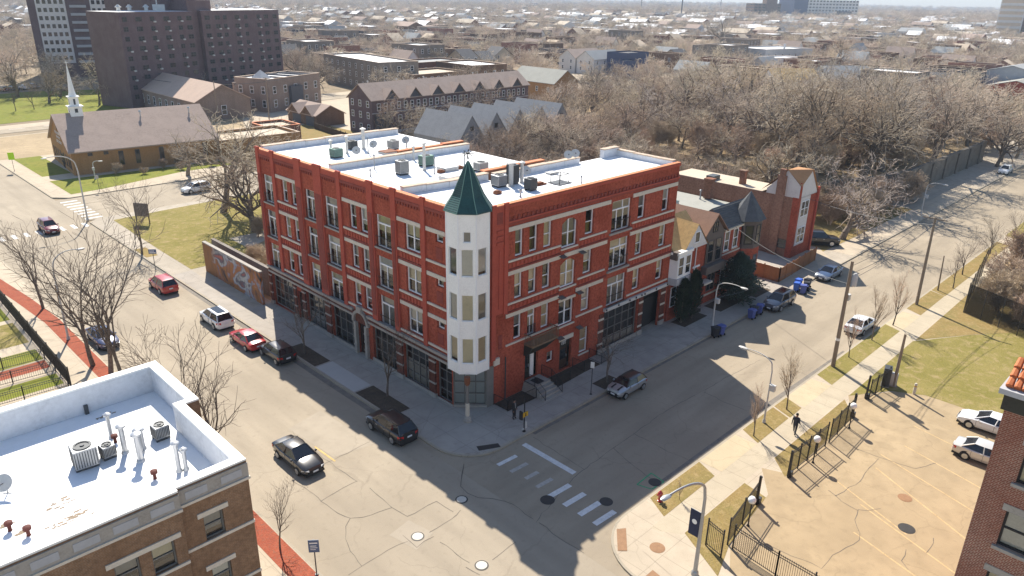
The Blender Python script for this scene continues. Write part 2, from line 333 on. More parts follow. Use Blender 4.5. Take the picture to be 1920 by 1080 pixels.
Bi = [(FAR + 60 - KW, S0 - KW), (W1 + rb, S0 - KW)] + arc(W1 + rb, S0 - rb, rb - KW, 90, 180) + [(W1 + KW, -89), (FAR + 59, -89)]
block('pavement', B, Bi, 'walk_concrete')
C = [(W0, -40), (W0, CY0 - 2)] + arc(W0 - 2, CY0 - 2, 2, 0, 90, 5) + [(-120, CY0), (-120, -40)]
Ci = [(W0 - KW, -40), (W0 - KW, CY0 - 2)] + arc(W0 - 2, CY0 - 2, 2 - KW, 0, 90, 5) + [(-120, CY0 - KW), (-120, -40)]
block('pavement', C, Ci, 'walk_concrete')
D = [(W1 + 2, CY1), (W1, CY1 + 2), (W1, 158), (400, 205), (400, CY1 + 6)]; Di = [(W1 + 2.1, CY1 + KW), (W1 + KW, CY1 + 2.1), (W1 + KW, 157.8), (399, 204.6), (399, CY1 + 6.3)]
block('pavement', D, Di, 'walk_concrete')
E_ = [(W0, CY1 + 2), (W0, 160), (-120, 160), (-120, CY1), (W0 - 2, CY1)]; block('pavement', E_, [(x - .15, y) for x, y in E_], 'walk_concrete')
# block of the red building
g = MB(); g.sheet([(-4.5, -2.1), (-4.5, -1), (-2, 1.6), (0, 2.3), (0, 31.6), (-2.3, 31.6), (-2.3, 47), (-4.5, 47)], .128); g.sheet([(0, 2.3), (-2, 1.6), (-4.5, -1), (-4.5, -2.1)] + arc(W1 + rc, S1 + rc, rc - .3, 185, 270) + [(45.9, S1 + .3), (45.9, 0), (2.3, 0)], .128); struct('pavement', g, 'grey_walk')
g = MB(); g.sheet([(-2.2, 47.4), (-2.2, 56), (-1.9, 75), (6.5, 75.6), (6.5, 47.4)], .136); g.sheet([(6.5, 56), (6.5, 75.6), (30, 77), (30, 56)], .132); struct('lawn', g, 'green_turf')
g = MB(); g.sheet([(0, 32), (0, 47.2), (30, 62), (175, 62), (175, 8), (95, 8), (81, 6), (57.5, 15), (27, 15), (27, 32)], .13); struct('woodland_floor', g, 'leaf_litter')
g = MB(); g.sheet([(61.5, -1.2), (61.5, 12), (80, 9), (94, 4), (94, -1.6), (70, -1.4)], .134); struct('verge', g, 'dry_turf')
g = MB(); g.sheet([(63, -4.7), (120, -4.7), (120, -1.6), (63, -1.6)], .14); struct('pavement', g, 'walk_concrete')
g = MB(); g.sheet([(53, -4.75), (58, -4.75), (63, 0), (63, 6), (61.5, 6), (61.5, 0)], .145); struct('driveway', g, 'walk_concrete')
# tree pits and dark beds along the kerbs
for poly in ([(-4.5, 4.1), (-2.7, 4.1), (-2.7, 9.2), (-4.5, 9.2)], [(-4.5, 15.6), (-2.9, 15.6), (-2.9, 20.6), (-4.5, 20.6)], [(-4.5, 55.2), (-3.1, 55.2), (-3.1, 59.4), (-4.5, 59.4)]):
    g = MB(); g.sheet(poly, .134); struct('planting_bed', g, 'bare_soil' if poly[0][1] < 50 else 'dry_turf')
for x0, x1, y0, y1, mt in ((11.2, 13.5, -4.7, -3.3, 'bare_soil'), (33.5, 38.5, -2.6, -.5, 'bare_soil'), (40, 43.5, -3.2, -.6, 'bare_soil'), (27.2, 31.5, -2.2, -.5, 'bare_soil')):
    g = MB(); g.sheet([(x0, y0), (x1, y0), (x1, y1), (x0, y1)], .134); struct('planting_bed', g, mt)
g = MB(); g.sheet([(-4.5, 9.4), (-2.8, 9.4), (-2.8, 15.4), (-4.5, 15.4)], .132); struct('pavement', g, 'new_slab')
# far side of the side street: verge, walk, lot, lawn
def sheet(name, poly, z, mt): g = MB(); g.sheet(poly, z); return struct(name, g, mt)
sheet('pavement', [(-.5, -19.4), (-.5, -17.75), (175, -17.3), (175, -19.0)], .128, 'beige_walk')
for a, b, mt in ((1.0, 7.2, 'dry_turf'), (13.2, 18.3, 'dry_turf'), (18.3, 20.6, 'dry_turf'), (26.3, 42.6, 'green_turf'), (48.5, 56.5, 'dry_turf'), (56.5, 84, 'dry_turf'), (88, 170, 'green_turf')):
    sheet('verge', [(a + rnd.uniform(-.2, .2), -17.7), (b, -17.65), (b + .7, S0 - .22), (a + .9, S0 - .22)], .134, mt)
for a, b in ((8.0, 13.0), (20.9, 26.1), (43.0, 48.2)): sheet('driveway', [(a, -17.74), (b, -17.72), (b, S0 - .2), (a, S0 - .2)], .132, 'tan_apron')
sheet('parking_lot', [(-.4, -60), (-.4, -23.2), (1.6, -22.1), (8, -21.25), (10.5, -19.45), (11.2, -21.1), (22, -21.2), (25.6, -19.4), (28.6, -21.6), (30.2, -22.9), (30.8, -27), (31.2, -60)], .130, 'lot_concrete')
sheet('verge', [(-1.2, -22.9), (1.6, -22.0), (7.6, -21.3), (8.0, -19.5), (.6, -19.5)], .136, 'dry_turf'); sheet('verge', [(10.7, -21.1), (22.3, -21.2), (24.6, -19.5), (12.3, -19.5)], .136, 'dry_turf')
sheet('lawn', [(30.9, -60), (30.4, -24), (28.9, -21.6), (25.5, -19.5), (41, -19.4), (47, -23), (58, -31), (58, -60)], .138, 'green_turf')
sheet('bare_ground', [(41.5, -19.5), (47.4, -23.2), (58, -31.2), (90, -31), (60, -19.3)], .137, 'dry_turf'); sheet('verge', [(60, -19.3), (90, -31), (175, -40), (175, -19)], .139, 'leaf_litter')
sheet('corner_path', [(-3.6, -23.5), (-1.4, -23.1), (.4, -19.6), (-.7, -17.8), (-2.6, -18.6)], .140, 'walk_concrete')
for p in ([(-3.7, -17.6), (-2.2, -16.35), (-1.7, -16.7), (-3.3, -18.0)], [(-4.5, -22.5), (-3.9, -22.5), (-3.5, -20.0), (-4.2, -20.0)]): sheet('kerb_ramp', p, .144, 'rust_lid')
# left side
sheet('mulch_strip', [(W0 - .2, -13), (W0 - .2, 1.4), (W0 - 1.5, 1.4), (W0 - 1.5, -13)], .132, 'red_mulch'); sheet('mulch_strip', [(W0 - .25, 24), (W0 - .3, 42), (W0 - .9, 50), (W0 - 2.2, 62), (W0 - 3.6, 62), (W0 - 2.3, 50), (W0 - 1.6, 42), (W0 - 1.45, 24)], .132, 'red_mulch')
for y0, y1, mt in ((23.8, 26.0, 'green_turf'), (27.2, 29.6, 'bright_turf'), (31.2, 33.0, 'red_mulch'), (33.3, 36, 'bright_turf'), (38, 44, 'green_turf'), (45, 52, 'bright_turf')):
    sheet('garden_bed', [(-21.4, y0), (-21.4, y1), (-40, y1), (-40, y0)], .13, mt)
# church block, park
sheet('lawn', [(-1.9, 94.6), (-1.9, 106.6), (40, 103), (40, 99.5), (18, 99.5), (3, 95.2)], .134, 'bright_turf'); sheet('lawn', [(-1.9, 111), (-1.9, 131), (2.8, 131), (2.8, 111)], .134, 'bright_turf')
sheet('car_park', [(-4.4, 131.2), (-4.4, 157.5), (60, 164), (46, 131.2)], .13, 'lot_concrete')
sheet('park_lawn', [(-60, 172), (-60, 235), (30, 245), (55, 235), (38, 183)], -.02, 'bright_turf'); sheet('pavement', [(-80, 163), (-80, 168), (120, 186), (120, 180)], .01, 'walk_concrete'); sheet('cross_street', [(-80, 158), (-80, 163), (140, 181.8), (140, 174)], .006, 'street_concrete')
sheet('car_park', [(-40, 240), (-40, 262), (32, 272), (32, 252)], -.01, 'lot_concrete')
sheet('yard', [(34, 104), (34, 122), (66, 134), (66, 104), (62, 90), (40, 88)], .13, 'dry_turf'); sheet('yard', [(62, 84), (62, 104), (100, 110), (180, 140), (180, 84)], .128, 'leaf_litter')
# road markings and covers
for i, (a, b) in enumerate(((-9.2, 0), (-11.0, 0), (-12.9, 0), (-14.6, 0))):
    pass
def mark(name, cx, cy, l, wd, ang, mt='road_white', z=.010):
    c, s = math.cos(rad(ang)), math.sin(rad(ang)); return sheet(name, [(cx + c * u * l / 2 - s * v * wd / 2, cy + s * u * l / 2 + c * v * wd / 2) for u, v in ((-1, -1), (1, -1), (1, 1), (-1, 1))], z, mt)
for cx, cy in ((-1.75, -11.0), (-1.45, -12.55), (-1.15, -14.1), (-.9, -15.2)): pass
# ---------------------------------------------------------------- the red corner building
B0 = thing('brick_building', 'four storey red brick corner building with white turret and white flat roof', 'building')
HT_, RT = 16.6, 16.25
LF = Fr((0, 0), (0, -1)); RF = Fr((0, 0), (1, 0))        # left facade: u runs towards -y, so use -y values
def lu(a, b): return (-b, -a)
fl = (0, -3.6, -7.15)
LOPS = []
for k, dz in enumerate(fl):
    for y0, y1, st in ((2.85, 3.75, 'small'), (5.65, 7.6, 'double'), (9.45, 11.55, 'french'), (12.75, 13.85, 'hung'), (14.4, 15.5, 'hung'), (17.2, 19.45, 'french'), (21.05, 22.85, 'french'), (24.4, 25.45, 'hung'), (26.1, 27.2, 'hung'), (28.8, 30.85, 'french')):
        z0, z1 = {'small': (13.7, 14.35), 'double': (12.15, 14.35), 'hung': (12.15, 14.35), 'french': (11.42, 14.25)}[st]
        LOPS.append((*lu(y0, y1), z0 + dz, z1 + dz, st))
SHOPS = [(2.05, 3.95, (2, 4)), (4.85, 8.35, (4, 4)), (9.35, 12.9, (4, 3)), (15.6, 19.6, (4, 3)), (20.75, 24.25, (4, 4)), (26.6, 31.1, (5, 4))]
LOPS += [(*lu(a, b), .18, 3.72, g) for a, b, g in SHOPS] + [(*lu(13.85, 15.25), .12, 3.3, 'door'), (*lu(24.95, 26.05), .12, 3.2, 'door')]
wl = MB(); wall_face(wl, LF, -31.6, -1.9, 0, HT_, LOPS, .24)
ROPS = []
for k, dz in enumerate((0, -3.55, -7.1)):
    for x0, x1, st in ((4.8, 5.72, 'hung'), (6.38, 7.35, 'hung'), (8.0, 9.0, 'hung'), (10.2, 12.15, 'double'), (13.15, 14.3, 'hung'), (16.75, 19.5, 'french3'), (20.6, 21.7, 'hung'), (24.4, 25.5, 'hung')):
        z0, z1 = {'hung': (12.28, 14.46), 'double': (11.72, 14.2), 'french3': (11.74, 14.55)}[st]
        if k == 2 and x0 == 6.38: z0, st = 12.1, 'french'
        if k == 2 and x0 > 20: continue
        ROPS.append((x0, x1, z0 + dz, z1 + dz, st))
ROPS += [(20.6, 21.7, 5.25, 7.36, 'hung'), (24.4, 25.5, 5.3, 7.36, 'hung'), (6.2, 7.8, .95, 3.3, 'door'), (8.9, 9.75, 1.65, 2.68, 'small'), (10.55, 12.1, .25, 3.15, 'door2'), (13.2, 14.4, 1.05, 3.55, 'hung'), (16.55, 21.85, .2, 4.15, (5, 4)), (22.65, 25.5, .12, 4.1, 'garage')]
wall_face(wl, RF, 1.9, 26.8, 0, HT_, ROPS, .24)
# cut-away corner above the shop, hidden by the turret, and the rear walls
wl.quad((0, 1.9, 3.7), (1.9, 0, 3.7), (1.9, 0, HT_), (0, 1.9, HT_))
for poly in ([(26.8, 0), (26.8, 7.6), (9.3, 7.6), (9.3, 8.6), (16.8, 8.6), (16.8, 19.6), (9, 19.6), (9, 20.6), (17.2, 20.6), (17.2, 31.6), (0, 31.6)],):
    for a, b in zip(poly, poly[1:]): wl.quad((*a, 0), (*b, 0), (*b, RT), (*a, RT), 1)
wl.build('wall', ['red_brick', 'common_brick'], B0)
ROOF = [(.25, 1.9), (1.9, .25), (26.5, .25), (26.5, 7.6), (9.3, 7.6), (9.3, 8.6), (16.8, 8.6), (16.8, 19.6), (9, 19.6), (9, 20.6), (17.2, 20.6), (17.2, 31.5), (.25, 31.5)]
r = MB(); r.prism(ROOF, RT - .3, RT); roof = r.build('roof', 'roof_white', B0)
# parapets
p = MB(); p.box(0.02, .34, 1.9, 31.6, RT - .02, HT_ + .02); p.box(1.9, 26.8, .02, .34, RT - .02, HT_ + .02); p.build('parapet', 'red_brick', roof)
p = MB(); p.box(-.06, .4, 1.9, 31.64, HT_ + .02, HT_ + .09); p.box(1.9, 26.86, -.06, .4, HT_ + .02, HT_ + .09); p.build('coping', 'orange_cap', roof)
def party(pts, z1, wd, mt, cap='tile_cap', capw=.14):
    q = MB(); c = MB()
    for a, b in zip(pts, pts[1:]):
        n = max(1, int(math.hypot(b[0] - a[0], b[1] - a[1]) / 2.1))
        for i in range(n):
            s = [a[k] + (b[k] - a[k]) * i / n for k in (0, 1)]; e = [a[k] + (b[k] - a[k]) * (i + 1) / n for k in (0, 1)]
            dz = rnd.uniform(-.04, .05); wv = wd * rnd.uniform(.92, 1.08)
            q.bar((*s, (RT + z1 + dz) / 2 - .1), (*e, (RT + z1 + dz) / 2 - .1), wv, z1 + dz - RT + .2)
            c.bar((*s, z1 + dz + .045), (*e, z1 + dz + .045), wv + capw, .09)
    w_ = q.build('party_wall', mt, roof, bevel=.05); c.build('coping', cap, roof)
party([(.5, 31.4), (17, 31.4)], 16.8, .5, 'parapet_white'); party([(1, 19.75), (9, 19.4), (17, 19.2)], 16.82, .5, 'parapet_white'); party([(9.2, 20.75), (17.5, 20.7)], 16.8, .4, 'common_brick', 'orange_cap')
party([(.7, 8.75), (5, 8.2), (9.3, 8.1)], 16.8, .5, 'parapet_white'); party([(9.4, 8.75), (17, 8.7)], 16.85, .4, 'common_brick', 'orange_cap'); party([(9.5, 7.45), (20.6, 7.4)], 16.8, .45, 'parapet_white')
party([(26.55, 7.5), (26.55, .5)], 16.8, .45, 'parapet_white'); party([(24.2, 7.4), (26.6, 7.4)], 17.1, .5, 'parapet_white')
# stains and seams on the white roof
# windows
for o in LOPS + ROPS:
    F = LF if o in LOPS else RF; st = o[4]
    if st in ('hung', 'double', 'french', 'french3'): window(F, o, B0, st, depth=.24, fw=.11)
    elif st == 'small': window(F, o, B0, 'plain', depth=.24, fw=.1)
    elif isinstance(st, tuple):
        window(F, o, B0, st, frame='storefront_frame', depth=.3, fw=.1, pane='shop_glass' if False else 'window_glass', blind_and_reflection=False, name='shop_window')
    if st == 'french':                                               # juliet rail
        m = MB(); a, b, z0 = o[0], o[1], o[2]
        for z in (.12, .95): m.bar(F.P(a - .02, z0 + z, .05), F.P(b + .02, z0 + z, .05), .035, .035)
        for i in range(12): u = a + (b - a) * (i + .5) / 12; m.bar(F.P(u, z0 + .12, .05), F.P(u, z0 + .95, .05), .016, .016)
        m.build('balcony_rail', 'black_metal', B0)
    if st == 'french3':
        m = MB(); a, b, z0 = o[0], o[1], o[2]
        for z in (.1, 1.0): m.bar(F.P(a - .02, z0 + z, .05), F.P(b + .02, z0 + z, .05), .04, .04)
        for i in range(15): u = a + (b - a) * (i + .5) / 15; m.bar(F.P(u, z0 + .1, .05), F.P(u, z0 + 1.0, .05), .016, .016)
        m.build('balcony_rail', 'black_metal', B0)
b_ = MB(); b_.box(.95, 1.0, 3.2, 31.3, .1, 3.9); b_.box(3.2, 26.6, .95, 1.0, .1, 4.2); b_.build('shop_interior', 'dark_interior', B0)
k = MB()
for a, b, g in SHOPS:
    if a in (4.85, 20.75):
        LF.quad(k, -b + .05, -a - .05, .3, 2.2 if a == 4.85 else 1.5, -.38)
RF.quad(k, 16.7, 21.7, .3, 1.3, -.38); k.each('window_screen', 'grey_paint', B0)
# lintels, sills, string courses
L_ = MB(); S_ = MB()
for dz in fl:
    for a, b in ((2.45, 4.85), (5.38, 8.52), (12.62, 16.42), (24.3, 28.1)):
        LF.box(L_, -b, -a, 14.35 + dz, 14.68 + dz, -.02, .07); LF.box(S_, -b, -a, 11.9 + dz, 12.08 + dz, -.02, .11)
    for a, b in ((9.3, 11.7), (17.05, 19.6), (20.95, 23), (28.7, 31)): LF.box(S_, -b, -a, 11.28 + dz, 11.42 + dz, -.02, .13, 1)
for k, dz in enumerate((0, -3.55, -7.1)):
    z0, z1 = 14.47 + dz, 14.82 + dz
    for a, b in (((3.88, 16.45), (19.65, 26.72)) if k == 0 else ((3.88, 10.08), (10.6, 16.25), (19.6, 26.65))):
        if k == 2 and a == 10.6: a = 12.3; b = 16.0; RF.box(L_, 10.1, 12.3, 6.95, 7.2, -.02, .06)
        RF.box(L_, a, b, z0, z1, -.02, .07)
    for a, b in (((3.88, 10.1), (12.45, 16.1), (19.75, 26.45))): RF.box(S_, a, b, 12.0 + dz, 12.15 + dz, -.02, .1)
    RF.box(S_, 10.1, 12.25, 11.6 + dz, 11.73 + dz, -.02, .1); RF.box(S_, 16.5, 19.7, 11.55 + dz, 11.72 + dz, -.02, .16, 1)
RF.box(L_, 10.4, 12.25, 3.16, 3.55, -.02, .08); RF.box(S_, 13.1, 14.5, .93, 1.05, -.02, .1)
RF.box(S_, 2.55, 3.15, 3.65, 4.25, -.02, .16)
for z in (1.0, 2.3, 3.5):
    for a, b in ((15.75, 16.5), (21.95, 22.6), (25.6, 26.4)): RF.box(S_, a, b, z, z + .2, -.02, .09)
L_.each('lintel', 'limestone', B0); S_.each('sill', ['limestone', 'grey_stone'], B0)
# segmental brick arches over the double windows of the side facade
A_ = MB()
for dz in (0, -3.55):
    for s in (0, 1):
        pts = []
        for i in range(9):
            u = 10.2 + .98 * i / 8 if s == 0 else 12.15 - .97 * i / 8
            pts.append((u, 13.83 + .40 * math.sin(math.pi / 2 * i / 8) + dz))
        for (u0, z0), (u1, z1) in zip(pts, pts[1:]): A_.add([RF.P(u0, z0, .003), RF.P(u1, z1, .003), RF.P(u1, 14.21 + dz, .003), RF.P(u0, 14.21 + dz, .003), RF.P(u0, z0, -.2), RF.P(u1, z1, -.2)], [(0, 1, 2, 3), (0, 4, 5, 1)])
A_.build('arch', 'red_brick', B0)
# pilasters, cornice bands, panels
P_ = MB(); Dk = MB()
for a, b in ((4.88, 5.36), (8.55, 9.2), (11.72, 12.5), (16.5, 17.05), (19.6, 20.85), (23.15, 24.2), (28.12, 28.68), (31.02, 31.62)):
    LF.box(P_, -b, -a, 4.35, 16.9, -.02, .16); LF.box(P_, -b - .05, -a + .05, 16.72, 16.8, -.02, .22)
    LF.box(Dk, -b + .14, -a - .14, 5.0, 14.2, .155, .2) if b - a > .6 else None
LF.box(P_, -2.5, -1.85, 4.35, 16.75, -.02, .1)
for a, b in ((2.5, 4.88), (5.36, 8.55), (9.2, 11.72), (12.5, 16.5), (17.05, 19.6), (20.85, 23.15), (24.2, 28.12), (28.68, 31.02)):
    LF.box(P_, -b, -a, 16.2, 16.62, -.02, .1); LF.box(Dk, -b, -a, 15.98, 16.2, -.02, .14)
    n = int((b - a) / .34)
    for i in range(n): u = a + (i + .5) * (b - a) / n; LF.box(Dk, -u - .07, -u + .07, 15.7, 15.98, -.02, .1)
    if b - a > 2.9:
        for dz in fl[:2]: LF.box(Dk, -b + .05, -a - .05, 11.15 + dz, 11.28 + dz, -.02, .08)
        for dz in fl[:2]:
            for i in range(int((b - a) / .42)): u = a + .2 + i * .42; LF.box(P_, -u - .11, -u + .11, 11.34 + dz, 11.78 + dz, -.02, .06)
RF.box(P_, 2.2, 3.86, 8, 16.62, -.02, .14); RF.box(P_, 2.2, 2.6, 4.2, 16.85, .1, .24); RF.box(P_, 3.46, 3.86, 7.9, 16.85, .1, .24); RF.box(P_, 2.95, 3.1, 8.5, 13.2, .13, .2)
for z in (13.7, 14.15, 14.6): RF.box(P_, 2.68, 3.38, z, z + .22, .13, .22)
RF.box(Dk, 2.72, 3.34, 15.3, 16.2, .12, .15)
RF.box(Dk, 3.86, 26.8, 15.0, 15.2, -.02, .1); RF.box(P_, 3.86, 26.8, 15.2, 15.32, -.02, .16); RF.box(P_, 3.86, 26.82, 16.38, 16.6, -.02, .12)
for i in range(46): u = 4.0 + i * .5; RF.box(Dk, u, u + .22, 15.32, 15.62, -.02, .09)
for dz in (0, -3.55):
    for a, b in ((3.9, 10.1), (12.5, 16.4), (19.7, 26.7)):
        RF.box(Dk, a, b, 11.28 + dz, 11.42 + dz, -.02, .12)
        for i in range(int((b - a) / .45)): u = a + .2 + i * .45; RF.box(P_, u, u + .24, 11.5 + dz, 11.88 + dz, -.02, .05)
P_.build('pilaster', 'red_stone', B0); Dk.build('corbel_band', 'dark_red_stone', B0)
# vents on the corner pier, panels under the small windows
v = MB(); RF.box(v, 3.1, 3.5, 4.9, 6.1, .0, .03)
for dz in fl: LF.box(v, -3.7, -2.95, 12.35 + dz, 13.3 + dz, -.02, .03)
v.each('brick_panel', 'dark_red_stone', B0)
# ground floor piers, belt course, arched portal
q = MB(); s = MB(); t_ = MB()
for a, b in ((4.0, 4.8), (8.4, 9.28), (19.68, 20.6), (24.3, 24.9), (26.1, 26.55), (31.15, 31.6)):
    LF.box(q, -b, -a, .5, 4.0, -.02, .14); LF.box(s, -b - .06, -a + .06, 0, .5, -.02, .2)
    for z in (1.35, 2.35, 3.3): LF.box(s, -b - .01, -a + .01, z, z + .16, .02, .165)
for a, b in ((15.85, 16.5), (21.95, 22.6), (25.58, 26.4)): RF.box(q, a, b, .6, 4.1, -.02, .06); RF.box(s, a - .06, b + .06, 0, .6, -.02, .14)
for a, b in ((1.92, 13.4), (15.7, 31.6)): LF.box(t_, -b, -a, 3.74, 3.95, -.02, .16); LF.box(t_, -b, -a, 4.28, 4.5, -.02, .26); LF.box(q, -b, -a, 3.95, 4.28, -.02, .1)
LF.box(t_, -13.05, -9.3, .1, .5, -.02, .04); LF.box(t_, -19.62, -15.6, .1, .4, -.02, .04); LF.box(t_, -8.4, -4.8, .1, .35, -.02, .04); LF.box(t_, -24.3, -20.7, .1, .4, -.02, .04); RF.box(t_, 16.5, 21.9, .1, .5, -.02, .05)
LF.box(t_, -4.0, -1.95, .1, .3, -.02, .05)
for y in (13.72, 15.4):
    LF.box(s, -y - .17, -y + .17, 0, 3.3, -.02, .27)
    for z in (.9, 1.7, 2.5): LF.box(t_, -y - .2, -y + .2, z, z + .16, -.02, .3)
pts = [(13.72 - .3 + 1.14 * (1 - math.cos(math.pi * i / 12)), 3.3 + 1.2 * math.sin(math.pi * i / 12)) for i in range(13)]
for (y0, z0), (y1, z1) in zip(pts, pts[1:]): s.bar(LF.P(-y0, z0, .12), LF.P(-y1, z1, .12), .3, .26)
LF.box(s, -14.9, -14.2, 4.4, 5.0, -.02, .35); LF.box(q, -15.5, -13.6, 3.3, 4.45, -.2, .06)
q.each('pier', 'pier_brick', B0); s.each('pier_stone', 'grey_stone', B0); t_.each('belt_course', 'grey_stone', B0)
# doors
def door(F, a, b, z0, z1, mt, parent, depth=.3, glass=True):
    d = MB(); F.box(d, a, b, z0, z1, -depth - .06, -depth); o = d.build('door', mt, parent)
    if glass: e = MB(); F.box(e, a + .22, b - .22, z0 + .9, z1 - .25, -depth, -depth + .012); e.build('door_pane', 'dark_glass', o)
    h = MB(); F.box(h, b - .16, b - .11, z0 + 1.0, z0 + 1.25, -depth, -depth + .07); h.build('handle', 'galvanised', o)
    return o
M('dark_wood', (.055, .03, .02), .6, .25, 2); M('olive_dark', (.035, .035, .028), .6, .2)
door(LF, -15.25, -13.85, .12, 3.3, 'dark_wood', B0); door(LF, -26.05, -24.95, .12, 3.2, 'dark_wood', B0)
door(RF, 6.2, 7.05, .95, 3.3, 'olive_dark', B0); d2 = MB(); RF.box(d2, 7.12, 7.55, .95, 3.1, -.34, -.26); d2.build('side_light', 'white_panel', B0)
d2 = MB(); RF.box(d2, 10.55, 12.1, 2.35, 3.15, -.3, -.22); d2.build('transom', 'olive_dark', B0); door(RF, 10.75, 11.9, .25, 2.35, 'dark_wood', B0)
nums = MB()
for i, u in enumerate((11.05, 11.25, 11.45)): RF.box(nums, u, u + .06, 2.6, 2.92, -.22, -.2); RF.box(nums, u, u + .15, 2.86, 2.92, -.22, -.2)
nums.build('house_number', 'white_panel', B0)
g_ = MB(); RF.box(g_, 22.65, 25.5, .12, 3.2, -.9, -.8); RF.box(g_, 22.65, 25.5, 3.2, 4.1, -1.2, -1.1)
gd = g_.build('garage_door', 'dark_interior', B0)
# sign rail over the garage, small dark awning brackets
g_ = MB(); RF.box(g_, 16.35, 26.4, 4.32, 4.62, .03, .3); g_.build('sign_rail', 'lamp_grey', B0)
sp = MB()
for u in (16.5, 18.3, 20.0, 21.0, 21.9, 22.4, 24.3, 26.2): sp.lathe([(.07, 4.45), (.07, 4.6), (.02, 4.62)], 8, tuple(RF.P(u, 0, .33))[:2])
sp.build('spotlight', 'black_metal', B0)
aw = MB()
for u, z in ((9.9, 11.2), (12.35, 11.05), (9.95, 7.55), (12.25, 7.4), (10.0, 3.75), (12.5, 4.0)):
    aw.add([RF.P(u, z, .05), RF.P(u + .62, z, .05), RF.P(u + .62, z - .1, .5), RF.P(u, z - .1, .5), RF.P(u, z - .05, .05), RF.P(u + .62, z - .05, .05), RF.P(u + .62, z - .15, .5), RF.P(u, z - .15, .5)], [(0, 1, 2, 3), (7, 6, 5, 4), (0, 3, 7, 4), (1, 5, 6, 2), (2, 6, 7, 3)])
aw.each('awning', 'taupe', B0)
# balcony with canopy under it
b_ = MB(); RF.box(b_, 6.05, 9.15, 4.35, 4.5, 0, 1.0)
bal = b_.build('balcony', 'iron_brown', B0); b_ = MB()
for a, e in ((RF.P(6.05, 5.35, 1.0), RF.P(9.15, 5.35, 1.0)), (RF.P(6.05, 5.35, 0), RF.P(6.05, 5.35, 1.0)), (RF.P(9.15, 5.35, 0), RF.P(9.15, 5.35, 1.0))): b_.bar(a, e, .06, .06)
for i in range(19): u = 6.05 + 3.1 * i / 18; b_.bar(RF.P(u, 4.5, 1.0), RF.P(u, 5.35, 1.0), .045, .045)
for i in range(6):
    for u in (6.05, 9.15): b_.bar(RF.P(u, 4.5, i / 6), RF.P(u, 5.35, i / 6), .03, .03)
b_.build('balcony_rail', 'iron_brown', bal)
c = MB(); c.add([RF.P(6.05, 4.34, .02), RF.P(9.1, 4.34, .02), RF.P(9.1, 4.34, .95), RF.P(6.05, 4.34, .95), RF.P(6.0, 3.35, .02), RF.P(8.2, 3.35, .02), RF.P(8.2, 3.6, .5), RF.P(6.0, 3.6, .5)], [(0, 1, 2, 3), (4, 7, 6, 5), (3, 2, 6, 7), (0, 3, 7, 4), (1, 5, 6, 2)]); c.build('canopy', 'olive_dark', B0)
# front stoop and basement railings
st = MB()
for i in range(5): st.box(6.1 - .05 * i, 8.0 + .05 * i, -1.35 - .32 * i, -.02, .0, .95 - .19 * i) if i else st.box(6.1, 8.0, -1.35, -.02, 0, .95)
st.build('stoop', 'grey_stone', B0); st = MB(); st.box(6.6, 7.4, -1.2, -.3, .95, .975); st.build('doormat', 'black_metal', B0)
def rail(pts, hgt, name, parent, mt='black_metal', gap=.15, r=.03, post=1):
    m = MB()
    for a, b in zip(pts, pts[1:]):
        a = Vector(a); b = Vector(b); L = (b - a).length; n = max(1, round(L / gap))
        for z in (hgt, hgt * .12): m.bar(a + Vector((0, 0, z)), b + Vector((0, 0, z)), r, r)
        for i in range(n + 1):
            p = a.lerp(b, i / n); rr = r * 1.5 if i in (0, n) and post else r * .55
            m.bar(p, p + Vector((0, 0, hgt)), rr, rr)
    return m.build(name, mt, parent)
for x in (6.05, 8.1): rail([(x, -.2, .95), (x, -1.35, .95), (x, -2.6, .15)], .95, 'handrail', B0)
rail([(2.6, -.1, .12), (2.7, -1.6, .12), (5.9, -1.7, .12)], 1.0, 'area_rail', B0); rail([(8.3, -1.7, .12), (10.3, -1.6, .12)], .95, 'area_rail', B0); rail([(12.3, -.1, .12), (12.4, -1.4, .12)], .95, 'area_rail', B0); rail([(14.6, -.1, .12), (14.6, -1.55, .12), (15.7, -1.5, .12), (15.7, -.1, .12)], 1.1, 'area_rail', B0)
sheet('basement_area', [(2.7, -.02), (2.75, -1.6), (5.95, -1.7), (5.95, -.02)], .133, 'bare_soil'); sheet('basement_area', [(8.2, -.02), (8.2, -1.7), (10.4, -1.6), (12.3, -1.5), (14.6, -1.5), (14.6, -.02)], .133, 'bare_soil')
dp = MB(); dp.tube([(3.75, -.2, .2), (3.75, -.2, 4.1)], .06, 8); dp.build('downpipe', 'dark_metal', B0)
# corner shop under the turret
cf = Fr((0, 1.9), (1.9, -1.9)); wC = 1.9 * 2 ** .5
m = MB(); cf.box(m, 0, wC, 0, .3, -.3, .02); cf.box(m, 0, wC, 3.45, 3.75, -.3, .02); m.build('shop_base', 'grey_stone', B0)
window(cf, (0, wC, .3, 3.45), B0, (3, 3), 'storefront_frame', .1, .12, 0, 'window_glass', False, 'shop_window')
m = MB(); cf.quad(m, .1, wC - .1, .35, 3.4, -.22); m.build('window_screen', 'grey_paint', B0)
m = MB(); RF.box(m, 1.9, 2.6, 0, 3.7, -.3, .03); m.build('corner_post', 'storefront_frame', B0)
